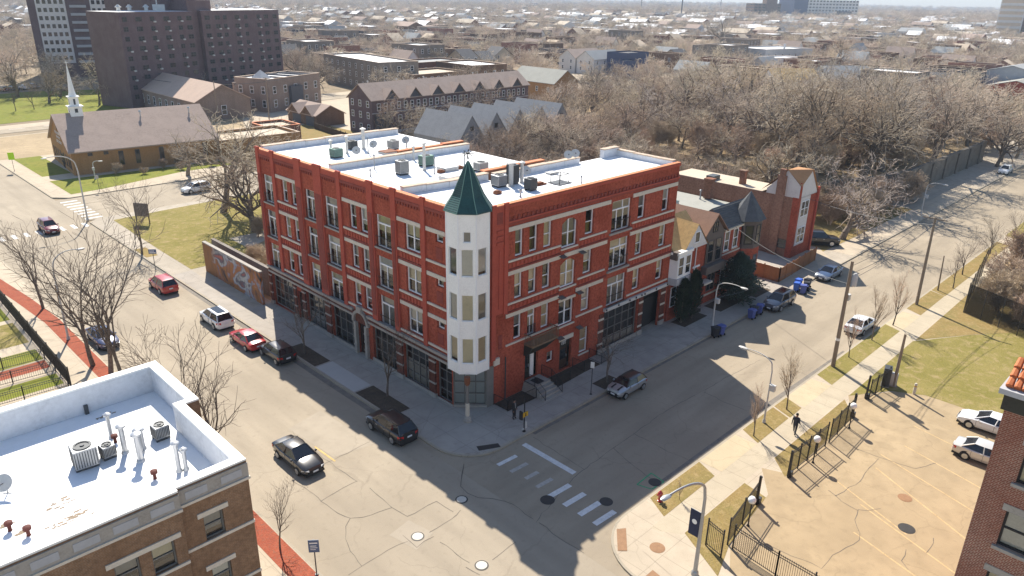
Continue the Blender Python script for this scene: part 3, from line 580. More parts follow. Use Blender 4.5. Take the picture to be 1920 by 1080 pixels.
# turret
tc = (.8, .88); ap = 1.57; RC = ap / math.cos(math.pi / 8)
oct_ = [(tc[0] + RC * math.cos(rad(22.5 + 45 * i)), tc[1] + RC * math.sin(rad(22.5 + 45 * i))) for i in range(8)]
tu = MB(); tr = MB(); ops_all = []
side = 2 * ap * math.tan(math.pi / 8)
tf = []
for i in range(8):
    a, b = oct_[i], oct_[(i + 1) % 8]; F = Fr(a, (b[0] - a[0], b[1] - a[1])); deg = 45 * (i + 1)
    ops = []
    if deg in (180, 225, 270):
        if deg == 225: ops = [(.36, side - .36, 14.6, 15.42, 'p')]
        ops += [(.2, side - .2, 11.98 - 3.54 * k, 14.1 - 3.54 * k, 'p') for k in range(3)]
    wall_face(tu, F, 0, side, 4.02, 16.75, ops, .12); tf.append((F, ops))
    for z in (11.2, 7.65): pass
    F.box(tr, -.05, .05, 4.02, 16.7, -.02, .035)
tu.add([(x, y, 4.02) for x, y in oct_], [tuple(range(8))[::-1]])
TU = tu.build('turret', 'white_panel', B0); F = None
tr.build('turret_trim', 'white_frame', TU)
for F, ops in tf:
    for o in ops: window(F, o, TU, 'plain', 'white_frame', .12, .06, sky_reflection=True)  # sky reflection in the turret panes is painted as pale sheets behind the glass
tr = MB()
def octa(r): return [(r / math.cos(math.pi / 8) * math.cos(rad(22.5 + 45 * i)) + tc[0], r / math.cos(math.pi / 8) * math.sin(rad(22.5 + 45 * i)) + tc[1]) for i in range(8)]
lv = [(1.74, 16.72), (1.72, 16.8), (1.38, 17.32), (1.12, 17.75), (.36, 19.55), (.06, 20.15)]
tm = MB()
for i in range(8):
    for k, ((r0, z0), (r1, z1)) in enumerate(zip(lv, lv[1:])):
        a, b, c, d = octa(r0)[i], octa(r0)[(i + 1) % 8], octa(r1)[(i + 1) % 8], octa(r1)[i]
        tr.quad((*a, z0), (*b, z0), (*c, z1), (*d, z1), 1 if (i == 3 and k < 3) else 0)
    tm.tube([(*octa(r)[i], z) for r, z in lv], .03, 5)
    if i in (3, 2):
        for k in range(22):
            s_ = k / 22; z = 16.85 + 3.0 * s_; r_ = np.interp(z, [l[1] for l in lv], [l[0] for l in lv]); a, b = octa(r_)[i], octa(r_)[(i + 1) % 8]
            tm.bar((*a, z), (*b, z), .03, .05, 1)
tr.add([(*q_, 16.72) for q_ in octa(1.74)], [tuple(range(8))[::-1]])
RO = tr.build('spire', ['verdigris', 'verdigris_pale'], TU); tm.build('spire_seam', ['verdigris_pale', 'verdigris'], RO)
fi = MB(); fi.tube([(*tc, 20.05), (*tc, 20.9)], .03, 6); fi.lathe([(.02, 20.3), (.09, 20.38), (.02, 20.46)], 8, tc)
fi.lathe([(.36, 19.5), (.03, 20.2)], 8, tc, 0, rad(22.5))
[fi.bar((tc[0] - a * .32, tc[1] + a * .28, 20.72 - b * .22), (tc[0] + a * .32, tc[1] - a * .28, 20.72 + b * .22), .05, .05) for a, b in ((1, 0), (.7, .8), (-.7, .8), (.1, 1.3))]; fi.build('weather_vane', 'dark_metal', RO)
# free column carrying the turret corner
cl = MB(); cx, cy = -.62, -.5
cl.lathe([(.34, .12), (.34, .3), (.26, .36), (.26, .5), (.22, .56), (.16, .62)], 14, (cx, cy), 1); cl.lathe([(.14, .62), (.13, 1.75)], 14, (cx, cy)); cl.lathe([(.13, 1.75), (.12, 3.3)], 14, (cx, cy), 3); cl.lathe([(.13, 3.3), (.2, 3.42), (.24, 3.6), (.24, 4.02)], 14, (cx, cy), 2)
for i in range(8): a = rad(45 * i); cl.tube([(cx + .15 * math.cos(a), cy + .15 * math.sin(a), .65), (cx + .13 * math.cos(a), cy + .13 * math.sin(a), 1.75)], .025, 5)
cl.build('column', ['limestone', 'grey_stone', 'rust', 'storefront_frame'], B0, smooth=40)
# ---- things on the roof
def ac_unit(loc, label, s=(.85, .85, .8), mt='grey_metal', fan=True, group=None):
    t = thing('ac_unit', label, 'air conditioner', loc, rnd.uniform(-.1, .1), group)
    x, y, z = s; m = MB()
    for a in (-1, 1): m.box(-x / 2, x / 2, a * y * .35 - .05, a * y * .35 + .05, 0, .15)
    m.build('stand', 'dark_metal', t); m = MB(); m.box(-x / 2, x / 2, -y / 2, y / 2, .15, .15 + z); m.build('casing', mt, t, bevel=.03)
    m = MB()
    for i in range(9):
        u = -x / 2 + x * (i + .5) / 9
        m.box(u - .02, u + .02, -y / 2 - .012, y / 2 + .012, .22, z + .08)
    for i in range(9):
        u = -y / 2 + y * (i + .5) / 9
        m.box(-x / 2 - .012, x / 2 + .012, u - .02, u + .02, .22, z + .08)
    m.build('grille', 'dark_metal', t)
    if fan:
        m = MB(); m.lathe([(min(x, y) * .4, z + .15), (min(x, y) * .4, z + .2), (min(x, y) * .3, z + .2), (min(x, y) * .3, z + .16)], 16); m.lathe([(.1, z + .16), (.1, z + .21)], 10); m.build('fan', 'dark_metal', t, smooth=30)
    return t
def vent_pipe(loc, h, r, label, mt='galvanised', cap=True, group=None):
    t = thing('vent_pipe', label, 'vent pipe', loc, 0, group); m = MB(); m.lathe([(r * 1.6, 0), (r * 1.3, .1), (r, .14), (r, h)], 10); m.build('pipe', mt, t, smooth=40)
    if cap: m = MB(); m.lathe([(r * 1.1, h - .02), (r * 1.9, h + .02), (r * 1.9, h + .1), (r * .5, h + .2)], 10); m.build('cap', mt, t, smooth=40)
    return t
def dish(loc, rz, label, h=.9, group=None):
    t = thing('satellite_dish', label, 'satellite dish', loc, rz, group); m = MB(); m.tube([(0, 0, 0), (0, 0, h)], .03, 6); m.bar((-.2, 0, .02), (.2, 0, .02), .1, .04); m.build('mast', 'grey_metal', t)
    m = MB(); m.lathe([(.42, .1), (.4, .09), (.25, .035), (.02, .01), (.25, .02), (.41, .075)], 16); T = Matrix.Translation((0, .06, h)) @ Matrix.Rotation(rad(-55), 4, 'X'); m.mul(T); m.build('reflector', 'lamp_grey', t, smooth=40)
    m = MB(); m.bar((0, .06, h), (0, .45, h + .12), .03, .03); m.box(-.05, .05, .42, .52, h + .08, h + .18); m.build('receiver', 'dark_metal', t); return t
for x, y, lab, s, mt in ((4.6, 24.4, 'small green-grey air conditioner on the far white roof section, beside two flues', (1.0, .9, .75), 'verdigris_pale'), (8.1, 27.0, 'dark air conditioner at the back of the far white roof section', (.9, .8, .7), 'dark_metal'),
                         (5.0, 14.4, 'tall grey air conditioner with slatted sides on the middle white roof section', (.9, .9, 1.1), 'grey_metal'), (8.8, 15.8, 'wide green-grey air conditioner on the middle white roof beside a tall flue', (1.15, .95, .85), 'verdigris_pale'),
                         (11.2, 10.9, 'pale air conditioner on the middle white roof behind the green spire', (1.1, .9, .7), 'lamp_grey'), (8.4, 5.6, 'round-topped grey air conditioner near the green spire on the front white roof', (1.0, 1.0, .85), 'grey_metal'),
                         (10.0, 5.6, 'tall dark air conditioner standing by two white flues on the front roof', (.7, .9, 1.5), 'dark_metal'), (9.5, 3.0, 'single dark grey air conditioner near the edge of the front white roof', (.8, .8, .85), 'dark_metal'), (11.2, 24.2, 'pale air conditioner by a satellite dish on the far roof', (.9, .9, .8), 'lamp_grey')):
    ac_unit((x, y, RT), lab, s, mt)
for i, (x, y, h, r, lab) in enumerate(((4.9, 25.8, 1.3, .12, 'short white flue beside the green-grey unit on the far roof'), (6.4, 25.3, 1.6, .12, 'white capped flue between two units on the far roof'), (8.9, 26.1, 2.0, .17, 'thick white flue at the back of the far roof'), (8.0, 24.0, 1.4, .06, 'thin grey pipe alone in the middle of the far roof'), (11.2, 21.9, 1.3, .06, 'thin pipe by the red parapet of the far roof'),
                                       (7.4, 14.3, 2.4, .13, 'tallest white flue on the middle roof section'), (9.5, 18.6, 1.2, .1, 'flue by the white party wall of the middle roof'), (7.2, 12.6, 1.4, .05, 'thin grey pipe with a shadow on the middle roof'), (4.3, 17.6, 1.2, .05, 'thin dark pipe near the white party wall, middle roof'), (10.0, 11.8, 1.6, .06, 'thin dark pipe right beside the green spire'),
                                       (9.2, 5.0, 1.9, .2, 'fat white flue next to the tall dark unit'), (10.7, 5.2, 1.7, .15, 'second white flue behind the tall dark unit'), (7.2, 1.9, .5, .07, 'stubby pipe near the orange edge of the front roof'), (14.5, 1.8, .5, .05, 'stubby pipe far along the front roof'), (2.4, 15.5, .5, .05, 'tiny pipe stub on the middle roof near its edge'))):
    vent_pipe((x, y, RT), h, r, lab, 'lamp_grey' if r > .09 else 'grey_metal')
for x, y, z, rz, lab in ((13.0, 24.4, RT, 2.2, 'satellite dish above the pale unit on the far roof'), (18.9, 7.2, 16.8, 2.4, 'left one of the two dishes on the white parapet end'), (19.9, 7.2, 16.8, 2.4, 'right one of the two dishes on the white parapet end'), (12.2, 6.2, RT, 2.6, 'dish on a mast beside the front roof parapet'), (6.0, 23.0, RT, 2.5, 'dish lying low on the far roof near a flue'), (9.1, 24.6, RT, 2.2, 'faded dish before the rear parapet of the far roof')): dish((x, y, z), rz, lab, .5 if z > RT else .7)
def hatch(loc, w_, l_, lab, mt='grey_metal', h=.3):
    t = thing('skylight', lab, 'skylight', loc); m = MB(); m.box(-w_ / 2, w_ / 2, -l_ / 2, l_ / 2, 0, h); m.build('curb', 'lamp_grey', t); m = MB(); m.box(-w_ / 2 - .05, w_ / 2 + .05, -l_ / 2 - .05, l_ / 2 + .05, h, h + .06); m.build('lid', mt, t, bevel=.02); return t
hatch((9.6, 22.9, RT), 1.5, 1.3, 'rusty edged hatch on the far white roof', 'rust', .2); hatch((9.2, 13.2, RT), 1.5, 1.3, 'grey skylight on the middle white roof beside two bricks'); hatch((6.9, 10.2, RT), 1.4, 1.2, 'pale skylight on the middle roof next to the white party wall', 'lamp_grey'); hatch((4.2, 5.2, RT), .9, .7, 'low broken skylight curb near the roof corner by the spire', 'lamp_grey', .08); hatch((15.3, 5.9, RT), .9, .8, 'flat vent curb on the long front roof', 'lamp_grey', .1)
for x, y, lab in ((8.0, 12.7, 'red brick block left of the grey skylight'), (10.4, 12.9, 'red brick block right of the grey skylight'), (6.6, 3.9, 'stack of rusty blocks on the front roof by the spire')):
    m = MB(); m.box(x - .3, x + .3, y - .2, y + .2, RT, RT + .22); m.box(x - .24, x + .1, y - .16, y + .14, RT + .22, RT + .3); tag(m.build('roof_block', 'rust'), lab, 'block')
m = MB(); m.box(10.9, 12.0, 3.5, 4.3, RT, RT + .12); m.box(11.0, 11.7, 3.6, 4.0, RT + .12, RT + .25); tag(m.build('roof_debris', 'rust'), 'dark scrap lying on the front roof next to a frame', 'debris')
m = MB()
for x in (12.6, 13.8):
    for y in (2.6, 3.6): m.bar((x, y, RT), (x, y, RT + .8), .05, .05)
for a, b in (((12.6, 2.6), (13.8, 2.6)), ((13.8, 2.6), (13.8, 3.6)), ((12.6, 3.6), (13.8, 3.6)), ((12.6, 2.6), (12.6, 3.6))): m.bar((*a, RT + .8), (*b, RT + .8), .05, .05)
m.box(12.4, 14.0, 2.4, 3.8, RT, RT + .06); tag(m.build('roof_frame', 'dark_metal'), 'open square metal frame standing on the front roof', 'frame')
# ---------------------------------------------------------------- other buildings
WPROTO = {}
def win_mesh(wd, h, style, frame, pane):
    key = (round(wd, 2), round(h, 2), style, frame, pane)
    if key in WPROTO: return WPROTO[key]
    m = MB(); t = min(.09, wd * .1)
    for x in ((-wd / 2, -wd / 2 + t, 0, h), (wd / 2 - t, wd / 2, 0, h), (-wd / 2 + t, wd / 2 - t, 0, t), (-wd / 2 + t, wd / 2 - t, h - t, h)): m.box(x[0], x[1], -.06, .01, x[2], x[3])
    if style != 'plain': m.box(-wd / 2 + t, wd / 2 - t, -.05, .005, h / 2 - t / 2, h / 2 + t / 2)
    if style == 'double': m.box(-t * .7, t * .7, -.055, .008, t, h - t)
    m.quad((-wd / 2 + .02, -.02, .02), (wd / 2 - .02, -.02, .02), (wd / 2 - .02, -.02, h - .02), (-wd / 2 + .02, -.02, h - .02), 1)
    me = m.build('window', [frame, pane]); WPROTO[key] = me.data; bpy.data.objects.remove(me); return WPROTO[key]
def put_window(parent, F, u, z, wd, h, style='hung', frame='white_frame', pane='dark_glass', d=0, name='window', lintel=None):
    o = bpy.data.objects.new(name, win_mesh(wd, h, style, frame, pane)); COL.objects.link(o); o.parent = parent
    o.location = F.P(u, z, d); o.rotation_euler = (0, 0, math.atan2(F.u.y, F.u.x))
    if lintel:
        m = MB(); m.box(-wd / 2 - .18, wd / 2 + .18, -.09, 0, h, h + .26); m.box(-wd / 2 - .12, wd / 2 + .12, -.12, 0, -.14, 0)
        k = ('lin', round(wd, 2), round(h, 2), lintel)
        if k not in WPROTO: e = m.build('window_trim', lintel); WPROTO[k] = e.data; bpy.data.objects.remove(e)
        q = bpy.data.objects.new('window_trim', WPROTO[k]); COL.objects.link(q); q.parent = o
    return o
def grid(parent, F, u0, u1, n, rows, wd, h, **kw):
    for z in rows:
        for i in range(n): put_window(parent, F, u0 + (u1 - u0) * (i + .5) / n, z, wd, h, **kw)
def gable_roof(m, x0, x1, y0, y1, e, r, axis, over=.35, th=.16, wallmb=None):
    """two sloping slabs and, in wallmb, the gable triangles"""
    if axis == 'y':
        xm = (x0 + x1) / 2; k = (r - e) / (xm - x0)
        for s, xa in ((1, x0), (-1, x1)):
            a = xa - s * over; za = e - over * k
            m.add([(a, y0 - over, za), (xm, y0 - over, r), (xm, y1 + over, r), (a, y1 + over, za), (a, y0 - over, za + th), (xm, y0 - over, r + th), (xm, y1 + over, r + th), (a, y1 + over, za + th)], [(0, 3, 2, 1), (4, 5, 6, 7), (0, 1, 5, 4), (3, 7, 6, 2), (0, 4, 7, 3), (1, 2, 6, 5)])
        if wallmb:
            for y in (y0, y1): wallmb.add([(x0, y, e), (x1, y, e), (xm, y, r)], [(0, 1, 2)])
    else:
        ym = (y0 + y1) / 2; k = (r - e) / (ym - y0)
        for s, ya in ((1, y0), (-1, y1)):
            a = ya - s * over; za = e - over * k
            m.add([(x0 - over, a, za), (x0 - over, ym, r), (x1 + over, ym, r), (x1 + over, a, za), (x0 - over, a, za + th), (x0 - over, ym, r + th), (x1 + over, ym, r + th), (x1 + over, a, za + th)], [(0, 1, 2, 3), (4, 7, 6, 5), (0, 4, 5, 1), (3, 2, 6, 7), (0, 3, 7, 4), (1, 5, 6, 2)])
        if wallmb:
            for x in (x0, x1): wallmb.add([(x, y0, e), (x, y1, e), (x, ym, r)], [(0, 1, 2)])
def shell(m, W, D, h, x=0, y=0, mi=0):
    for a, b in (((x, y), (x + W, y)), ((x + W, y), (x + W, y + D)), ((x + W, y + D), (x, y + D)), ((x, y + D), (x, y))): m.quad((*a, 0), (*b, 0), (*b, h), (*a, h), mi)
def bldg(label, loc, rz, W, D, h, wall, roofm, kind='flat', ridge=None, axis='y', par=.5, cap='tile_cap', rows=None, nf=4, nl=4, wd=1.0, wh=1.5, frame='white_frame', cat='building', name='brick_building', group=None, lintel=None, chim=None, coping=True):
    t = thing(name, label, cat, (*loc, 0), rad(rz), group); m = MB(); shell(m, W, D, h + (par if kind == 'flat' else 0)); r = MB()
    if kind == 'flat':
        r.prism([(.3, .3), (W - .3, .3), (W - .3, D - .3), (.3, D - .3)], h - .25, h)
        for a, b, c, d in ((0, W, 0, .3), (0, W, D - .3, D), (0, .3, .3, D - .3), (W - .3, W, .3, D - .3)): m.quad((a if a else .3, d if c == 0 else c, h), (b, d if c == 0 else c, h), (b, d if c == 0 else c, h + par), (a if a else .3, d if c == 0 else c, h + par)) if b - a > 1 else m.quad((b if a == 0 else a, .3, h), (b if a == 0 else a, D - .3, h), (b if a == 0 else a, D - .3, h + par), (b if a == 0 else a, .3, h + par))
    else: gable_roof(r, 0, W, 0, D, h, ridge, axis, .35, .16, m)
    m.build('wall', wall, t); ro = r.build('roof', roofm, t)
    if kind == 'flat' and coping:
        c = MB()
        for x in ((-.06, W + .06, -.06, .36), (-.06, W + .06, D - .36, D + .06), (-.06, .36, .36, D - .36), (W - .36, W + .06, .36, D - .36)): c.box(*x, h + par, h + par + .09)
        c.build('coping', cap, ro)
    for cx, cy, ch in (chim or []): c = MB(); c.box(cx - .4, cx + .4, cy - .35, cy + .35, h - .1, ch); c.box(cx - .48, cx + .48, cy - .43, cy + .43, ch, ch + .14); c.build('chimney', wall, ro)
    rows = rows if rows is not None else [1.2 + 3 * i for i in range(int(h // 3))]
    grid(t, Fr((0, 0), (1, 0)), 0, W, nf, rows, wd, wh, frame=frame, lintel=lintel); grid(t, Fr((0, D), (0, -1)), 0, D, nl, rows, wd, wh, frame=frame, lintel=lintel)
    return t
brick('brown_brick', (.215, .125, .075), (.17, .095, .06), (.25, .18, .13), .25); brick('party_brick', (.42, .215, .14), (.34, .165, .11), (.38, .28, .21), .25, streak=.4); brick('dusty_brick', (.34, .25, .20), (.28, .20, .16), (.33, .28, .24), .2); brick('warm_brick', (.33, .19, .105), (.26, .145, .08), (.34, .25, .18), .22); M('zigzag_grey', (.27, .27, .275), .85, .15, .7); M('roof_pink', (.48, .36, .285), .95, .12, .5)
brick('tan_brick', (.46, .25, .10), (.40, .20, .08), (.38, .26, .15), .15)
brick('maroon_brick', (.29, .085, .052), (.22, .062, .04), (.46, .34, .26), .15, streak=.1, mort=.016); brick('purple_brick', (.20, .13, .13), (.16, .11, .115), (.21, .17, .17), .2); brick('grey_brick', (.30, .25, .21), (.25, .21, .18), (.3, .27, .24), .2)
M('roof_brown', (.40, .305, .25), .95, .16, .5); M('roof_tan', (.55, .44, .32), .9, .14, .5); M('roof_grey', (.33, .335, .33), .9, .15, .5); M('roof_dark', (.12, .115, .115), .9, .2, .6); M('roof_green_grey', (.33, .325, .285), .9, .12, .5); M('roof_tan_flat', (.55, .46, .35), .9, .12, .3)
M('stucco_grey', (.42, .42, .43), .85, .1, .7); M('stucco_white', (.66, .63, .60), .85, .1, .6); M('blue_siding', (.05, .065, .13), .7, .15, .6); M('tan_siding', (.45, .38, .29), .8, .1); M('dark_siding', (.09, .09, .10), .8, .15)
M('shingle_ochre', (.50, .335, .15), .95, .28, 3.2, bump=.6); M('shingle_brown', (.255, .155, .11), .95, .16, 1.5, bump=.3); M('shingle_orange', (.48, .25, .12), .95, .15, 1.5, bump=.3)

# --- near left building (three storeys, only its roof and top floors in view)
NL = thing('brick_building', 'brown brick building with broad white roof and parapet, cut by the bottom left corner', 'building', (-34, -8.4, 0))
ZP, ZR = 10.4, 8.85
ex = lambda p: (p[0] + 34, p[1] + 8.4)
out = [ex(p) for p in ((-24.8, -8.4), (-21.5, -8.4), (-21.5, -1.4), (-20.75, -1.4), (-20.75, 4.7), (-40, 4.7), (-40, -8.65), (-24.8, -8.65))]
inn = [ex(p) for p in ((-24.9, -7.9), (-22.0, -7.9), (-22.0, -1.0), (-21.3, -1.0), (-21.3, 4.15), (-39.5, 4.15), (-39.5, -8.1), (-24.9, -8.1))]
m = MB(); nlops = []
S_F = Fr(ex((-24.8, -8.4)), (1, 0)); S_F2 = Fr(ex((-40, -8.65)), (1, 0))
o1 = [(.96, 1.9, z, z + 1.38, 'hung') for z in (7.03, 4.0, 1.0)]; o2 = [(u, u + 1.02, z, z + 1.45, 'hung') for z in (6.68, 3.65, .7) for u in (13.68, 12.15, 8.0, 6.4)]
wall_face(m, S_F, 0, 3.3, 0, ZP - .02, o1, .2); wall_face(m, S_F2, 0, 15.2, 0, ZP - .02, o2, .2)
for i in (1, 2, 3, 4, 7): a, b = out[i], out[(i + 1) % 8]; m.quad((*a, 0), (*b, 0), (*b, ZP), (*a, ZP))
m.build('wall', 'warm_brick', NL)
for o in o1: window(S_F, o, NL, 'hung', 'storefront_frame', .2, .07)
for o in o2: window(S_F2, o, NL, 'hung', 'storefront_frame', .2, .07)
t_ = MB(); fz = MB()
for F, u0, u1, uw in ((S_F, 0, 3.32, [(.7, 2.15)]), (S_F2, 0, 15.2, [(6.1, 9.3), (11.85, 15.0)])):
    F.box(fz, u0, u1, 9.55, ZP - .1, -.01, .06); F.box(t_, u0, u1 + .04, 9.42, 9.55, -.01, .13)
    for a, b in uw:
        for z in (8.15, 5.12, 2.15): F.box(t_, a, b, z + (.27 if F is S_F else 0), z + (.52 if F is S_F else .25), -.01, .07)
    for z in (6.88, 3.85): F.box(t_, u0, u1, z - (.02 if F is S_F else .35), z + (.13 if F is S_F else -.2), -.01, .07)
    n = int((u1 - u0) / 1.5)
    for i in range(n): u = u0 + (i + .5) * (u1 - u0) / n; F.box(fz, u - .5, u + .5, 9.72, 10.1, .05, .08, 1)
t_.each('stone_band', 'limestone', NL); fz.each('frieze', ['grey_stone', 'stucco_grey'], NL)
m = MB(); m.sheet(inn, ZR); ro = m.build('roof', 'roof_white', NL)
m = MB()
for a, b in zip(inn, inn[1:] + inn[:1]): m.quad((*a, ZR), (*b, ZR), (*b, ZP), (*a, ZP))
m2 = MB(); n_ = 8
for i in range(n_): a, b, c, d = out[i], out[(i + 1) % n_], inn[(i + 1) % n_], inn[i]; m2.add([(*a, ZP), (*b, ZP), (*c, ZP), (*d, ZP), (*a, ZP + .1), (*b, ZP + .1), (*c, ZP + .1), (*d, ZP + .1)], [(0, 1, 2, 3), (4, 5, 6, 7), (0, 1, 5, 4), (2, 3, 7, 6)])
m.build('parapet', 'parapet_white', ro); m2.build('coping', 'white_panel', ro)
m = MB()
for a, b, c_ in (((-39.5, 4.15), (-21.3, 4.15), 1), ((-22.0, -1.0), (-22, -7.9), 2)): pass
for x, y, s, lab in ((-26.55, -1.15, 1.05, 'big grey air conditioner with ribbed sides on the lower left roof'), (-25.5, -1.15, .62, 'small air conditioner on a stand right beside the big ribbed unit'), (-22.9, -1.2, .72, 'small air conditioner near the inner corner of the left roof parapet')):
    t = ac_unit((x, y, ZR), lab, (s, s, s * .95)); t.location.z = ZR
for x, y, h, r, lab in ((-24.8, .6, 1.35, .1, 'tallest thin pipe behind the row of vents on the left roof'), (-24.75, -1.3, 1.5, .13, 'first of the thick vent pipes in the cluster'), (-24.45, -2.6, 1.5, .14, 'front thick vent pipe of the cluster, with a wide cap'), (-24.2, -1.9, 1.3, .12, 'short vent pipe at the right of the cluster'), (-23.95, -1.6, 1.1, .1, 'thin vent pipe behind the cluster'), (-23.4, -4.8, 1.55, .11, 'tall vent pipe by the right parapet of the left roof'), (-23.1, -4.9, 1.1, .1, 'shorter vent pipe beside the tall one at the right parapet')): vent_pipe((x, y, ZR), h, r, lab, 'galvanised')
for x, y, lab in ((-24.8, .0, 'red stub vent behind the tall pipe'), (-24.5, -4.6, 'red mushroom vent near the front parapet of the left roof'), (-30.0, -5.0, 'red mushroom vent at the lower left of the white roof'), (-30.5, -4.1, 'grey stub vent beside the red one, lower left')):
    t = thing('roof_vent', lab, 'vent', (x, y, ZR)); m = MB(); m.lathe([(.1, 0), (.08, .05), (.08, .3)], 10); m.build('stack', 'vent_red' if 'red' in lab else 'dark_metal', t, smooth=40); m = MB(); m.lathe([(.09, .28), (.17, .32), (.17, .46), (.1, .5)], 12); m.build('cap', 'vent_red' if 'red' in lab else 'dark_metal', t, smooth=40)
dish((-29.9, -1.0, ZR), 2.4, 'satellite dish on a mast at the left edge of the white roof', .6)
M('tar_stain', (.30, .235, .17), .9, .3, 3)
for i, (x, y, sx, sy) in enumerate(((-28.3, -3.6, 1.0, .55), (-28.6, -5.2, 1.4, .5), (-30.2, -4.6, .3, .12), (-28.0, -4.9, .9, .3), (-24.3, 3.2, .9, .35), (-30.6, -3.6, .35, .14))):
    m = MB()
    for k in range(14): a, b = rnd.gauss(x, sx * .35), rnd.gauss(y, sy * .35); q, s = rnd.uniform(.04, .16), rnd.uniform(.02, .06); m.sheet([(a - q, b - s), (a + q * .8, b - s * 1.4), (a + q, b + s), (a - q * .6, b + s * 1.2)], ZR + .004 + .0007 * k)
    m.build('tar_stain', 'tar_stain', ro).location = (34, 8.4, 0)
m = MB(); m.box(-25.05, -24.85, 4.0, 4.14, ZR, ZR + .55); m.build('scupper', 'dark_metal', ro).location = (34, 8.4, 0)

# --- right foreground building
RB = thing('brick_building', 'maroon brick building with black cornice at the lower right corner', 'building', (-1.9, -60, 0)); m = MB()
RF_ = Fr((0, 26.15), (0, -1)); ops = [(1.05, 2.35, z, z + 1.72, 'hung') for z in (13.35, 10.3, 7.25, 4.2, 1.2)] + [(4.0, 5.3, z, z + 1.72, 'hung') for z in (13.35, 10.3, 7.25, 4.2, 1.2)]
wall_face(m, RF_, 0, 26, 0, 16.3, ops, .2); m.quad((0, 26.15, 0), (22, 26.15, 0), (22, 26.15, 16.3), (0, 26.15, 16.3)); m.quad((22, 26.15, 0), (22, 0, 0), (22, 0, 16.3), (22, 26.15, 16.3)); m.build('wall', 'maroon_brick', RB)
for o in ops: window(RF_, o, RB, 'hung', 'black_metal', .2, .08)
m = MB()
for o in ops: RF_.box(m, o[0] - .15, o[1] + .15, o[3], o[3] + .3, -.01, .03); RF_.box(m, o[0] - .12, o[1] + .12, o[2] - .14, o[2], -.01, .12)
m.each('window_trim', 'grey_stone', RB)
m = MB(); m.prism([(-.12, 0), (22.1, 0), (22.1, 26.27), (-.12, 26.27)], 16.3, 17.0); m.prism([(-.3, 0), (22.3, 0), (22.3, 26.45), (-.3, 26.45)], 17.0, 17.22, 1); m.build('cornice', ['olive_dark', 'stucco_grey'], RB)
m = MB()
for i in range(40):
    for j in range(3): m.tube([(.0 + j * .33 - .05, 26.2 - i * .27, 17.3 + j * .28), (.0 + j * .33 + .36, 26.2 - i * .27, 17.55 + j * .28)], [.14, .12], 7)
M('orange_tile', (.50, .15, .055), .7, .25, 2); m.build('roof_tiles', 'orange_tile', RB); m = MB(); m.prism([(.9, 0), (22, 0), (22, 26), (.9, 26)], 17.2, 18.1); m.build('roof', 'blue_siding', RB)

# --- row houses beside the red building
HA = thing('row_house', 'narrow house with white bay window and ochre shingle roof next to the red building', 'house', (26.95, -.1, 0)); m = MB(); shell(m, 5.4, 15, 7.8); m.build('wall', 'red_brick', HA)
m = MB(); m.prism([(0.1, 4.5), (5.3, 4.5), (5.3, 14.9), (.1, 14.9)], 8.6, 8.9); m.build('rear_roof', 'roof_white', HA); m = MB(); shell(m, 5.4, 10.5, 9.1, 0, 4.5); m.build('rear_wall', 'common_brick', HA)
m = MB(); m.add([(-.1, -.35, 7.6), (5.5, -.35, 7.6), (5.5, 2.4, 10.5), (-.1, 2.4, 10.5), (-.1, 4.6, 8.9), (5.5, 4.6, 8.9)], [(0, 1, 2, 3), (3, 2, 5, 4), (1, 5, 2), (0, 3, 4)])
m.add([(1.1, -.65, 7.55), (3.35, -.65, 10.05), (5.6, -.65, 7.55), (3.35, 2.2, 10.2), (1.1, 1.2, 7.9), (5.6, 1.2, 7.9)], [(0, 1, 3, 4), (1, 2, 5, 3)]); m.build('roof', 'shingle_ochre', HA)
m = MB(); m.add([(1.25, -.6, 7.55), (5.4, -.6, 7.55), (3.35, -.6, 9.95), (1.25, -.45, 7.55), (5.4, -.45, 7.55), (3.35, -.45, 9.95)], [(0, 1, 2), (5, 4, 3), (0, 3, 4, 1)]); gab = m.build('gable', 'stucco_white', HA); put_window(gab, Fr((0, -.6), (1, 0)), 3.3, 8.1, .95, 1.2, 'plain')
m = MB(); bay = [(-.25, .1), (-.05, -.75), (2.4, -.75), (3.0, .1)]; m.prism(bay, 4.5, 7.7); m.prism([(p[0] + (.08 if p[0] > 1 else -.08), p[1] - .1) for p in bay], 4.3, 5.0, 1); m.prism([(p[0] + (.1 if p[0] > 1 else -.1), p[1] - .12) for p in bay], 7.5, 7.75); bo = m.build('bay_window', ['white_panel', 'stucco_grey'], HA)
for u, wd in ((.55, .95), (1.8, .95)): put_window(bo, Fr((-.05, -.75), (1, 0)), u, 5.25, wd, 2.0)
put_window(bo, Fr((2.4, -.75), (.6, .85)), .5, 5.25, .7, 2.0); m = MB(); m.prism([(-.3, -.7), (.4, -.7), (.4, .1), (-.3, .1)], 7.0, 7.8); m.build('dormer_base', 'taupe', HA)
FH = Fr((0, 0), (1, 0)); put_window(HA, FH, .8, 1.6, 1.0, 2.2); put_window(HA, FH, 2.2, 1.6, 1.0, 2.2); door(FH, 3.5, 4.5, .4, 2.6, 'dark_wood', HA, -.06)
m = MB(); FH.box(m, 3.1, 5.2, 3.0, 3.2, 0, .9); FH.box(m, 3.3, 5.0, 0, .4, 0, 1.0); m.each('porch', 'taupe', HA); m = MB(); m.tube([(4.3, -.08, .1), (4.3, -.08, 7.5)], .06, 6); FH.box(m, 4.0, 5.35, 4.95, 5.15, 0, .08); m.each('downpipe', 'white_frame', HA)
HB = thing('row_house', 'narrow house with taupe gable and brown roof between white bay and slate tower', 'house', (32.35, -.05, 0)); m = MB(); shell(m, 4.5, 15, 8.0); m.build('wall', 'red_brick', HB)
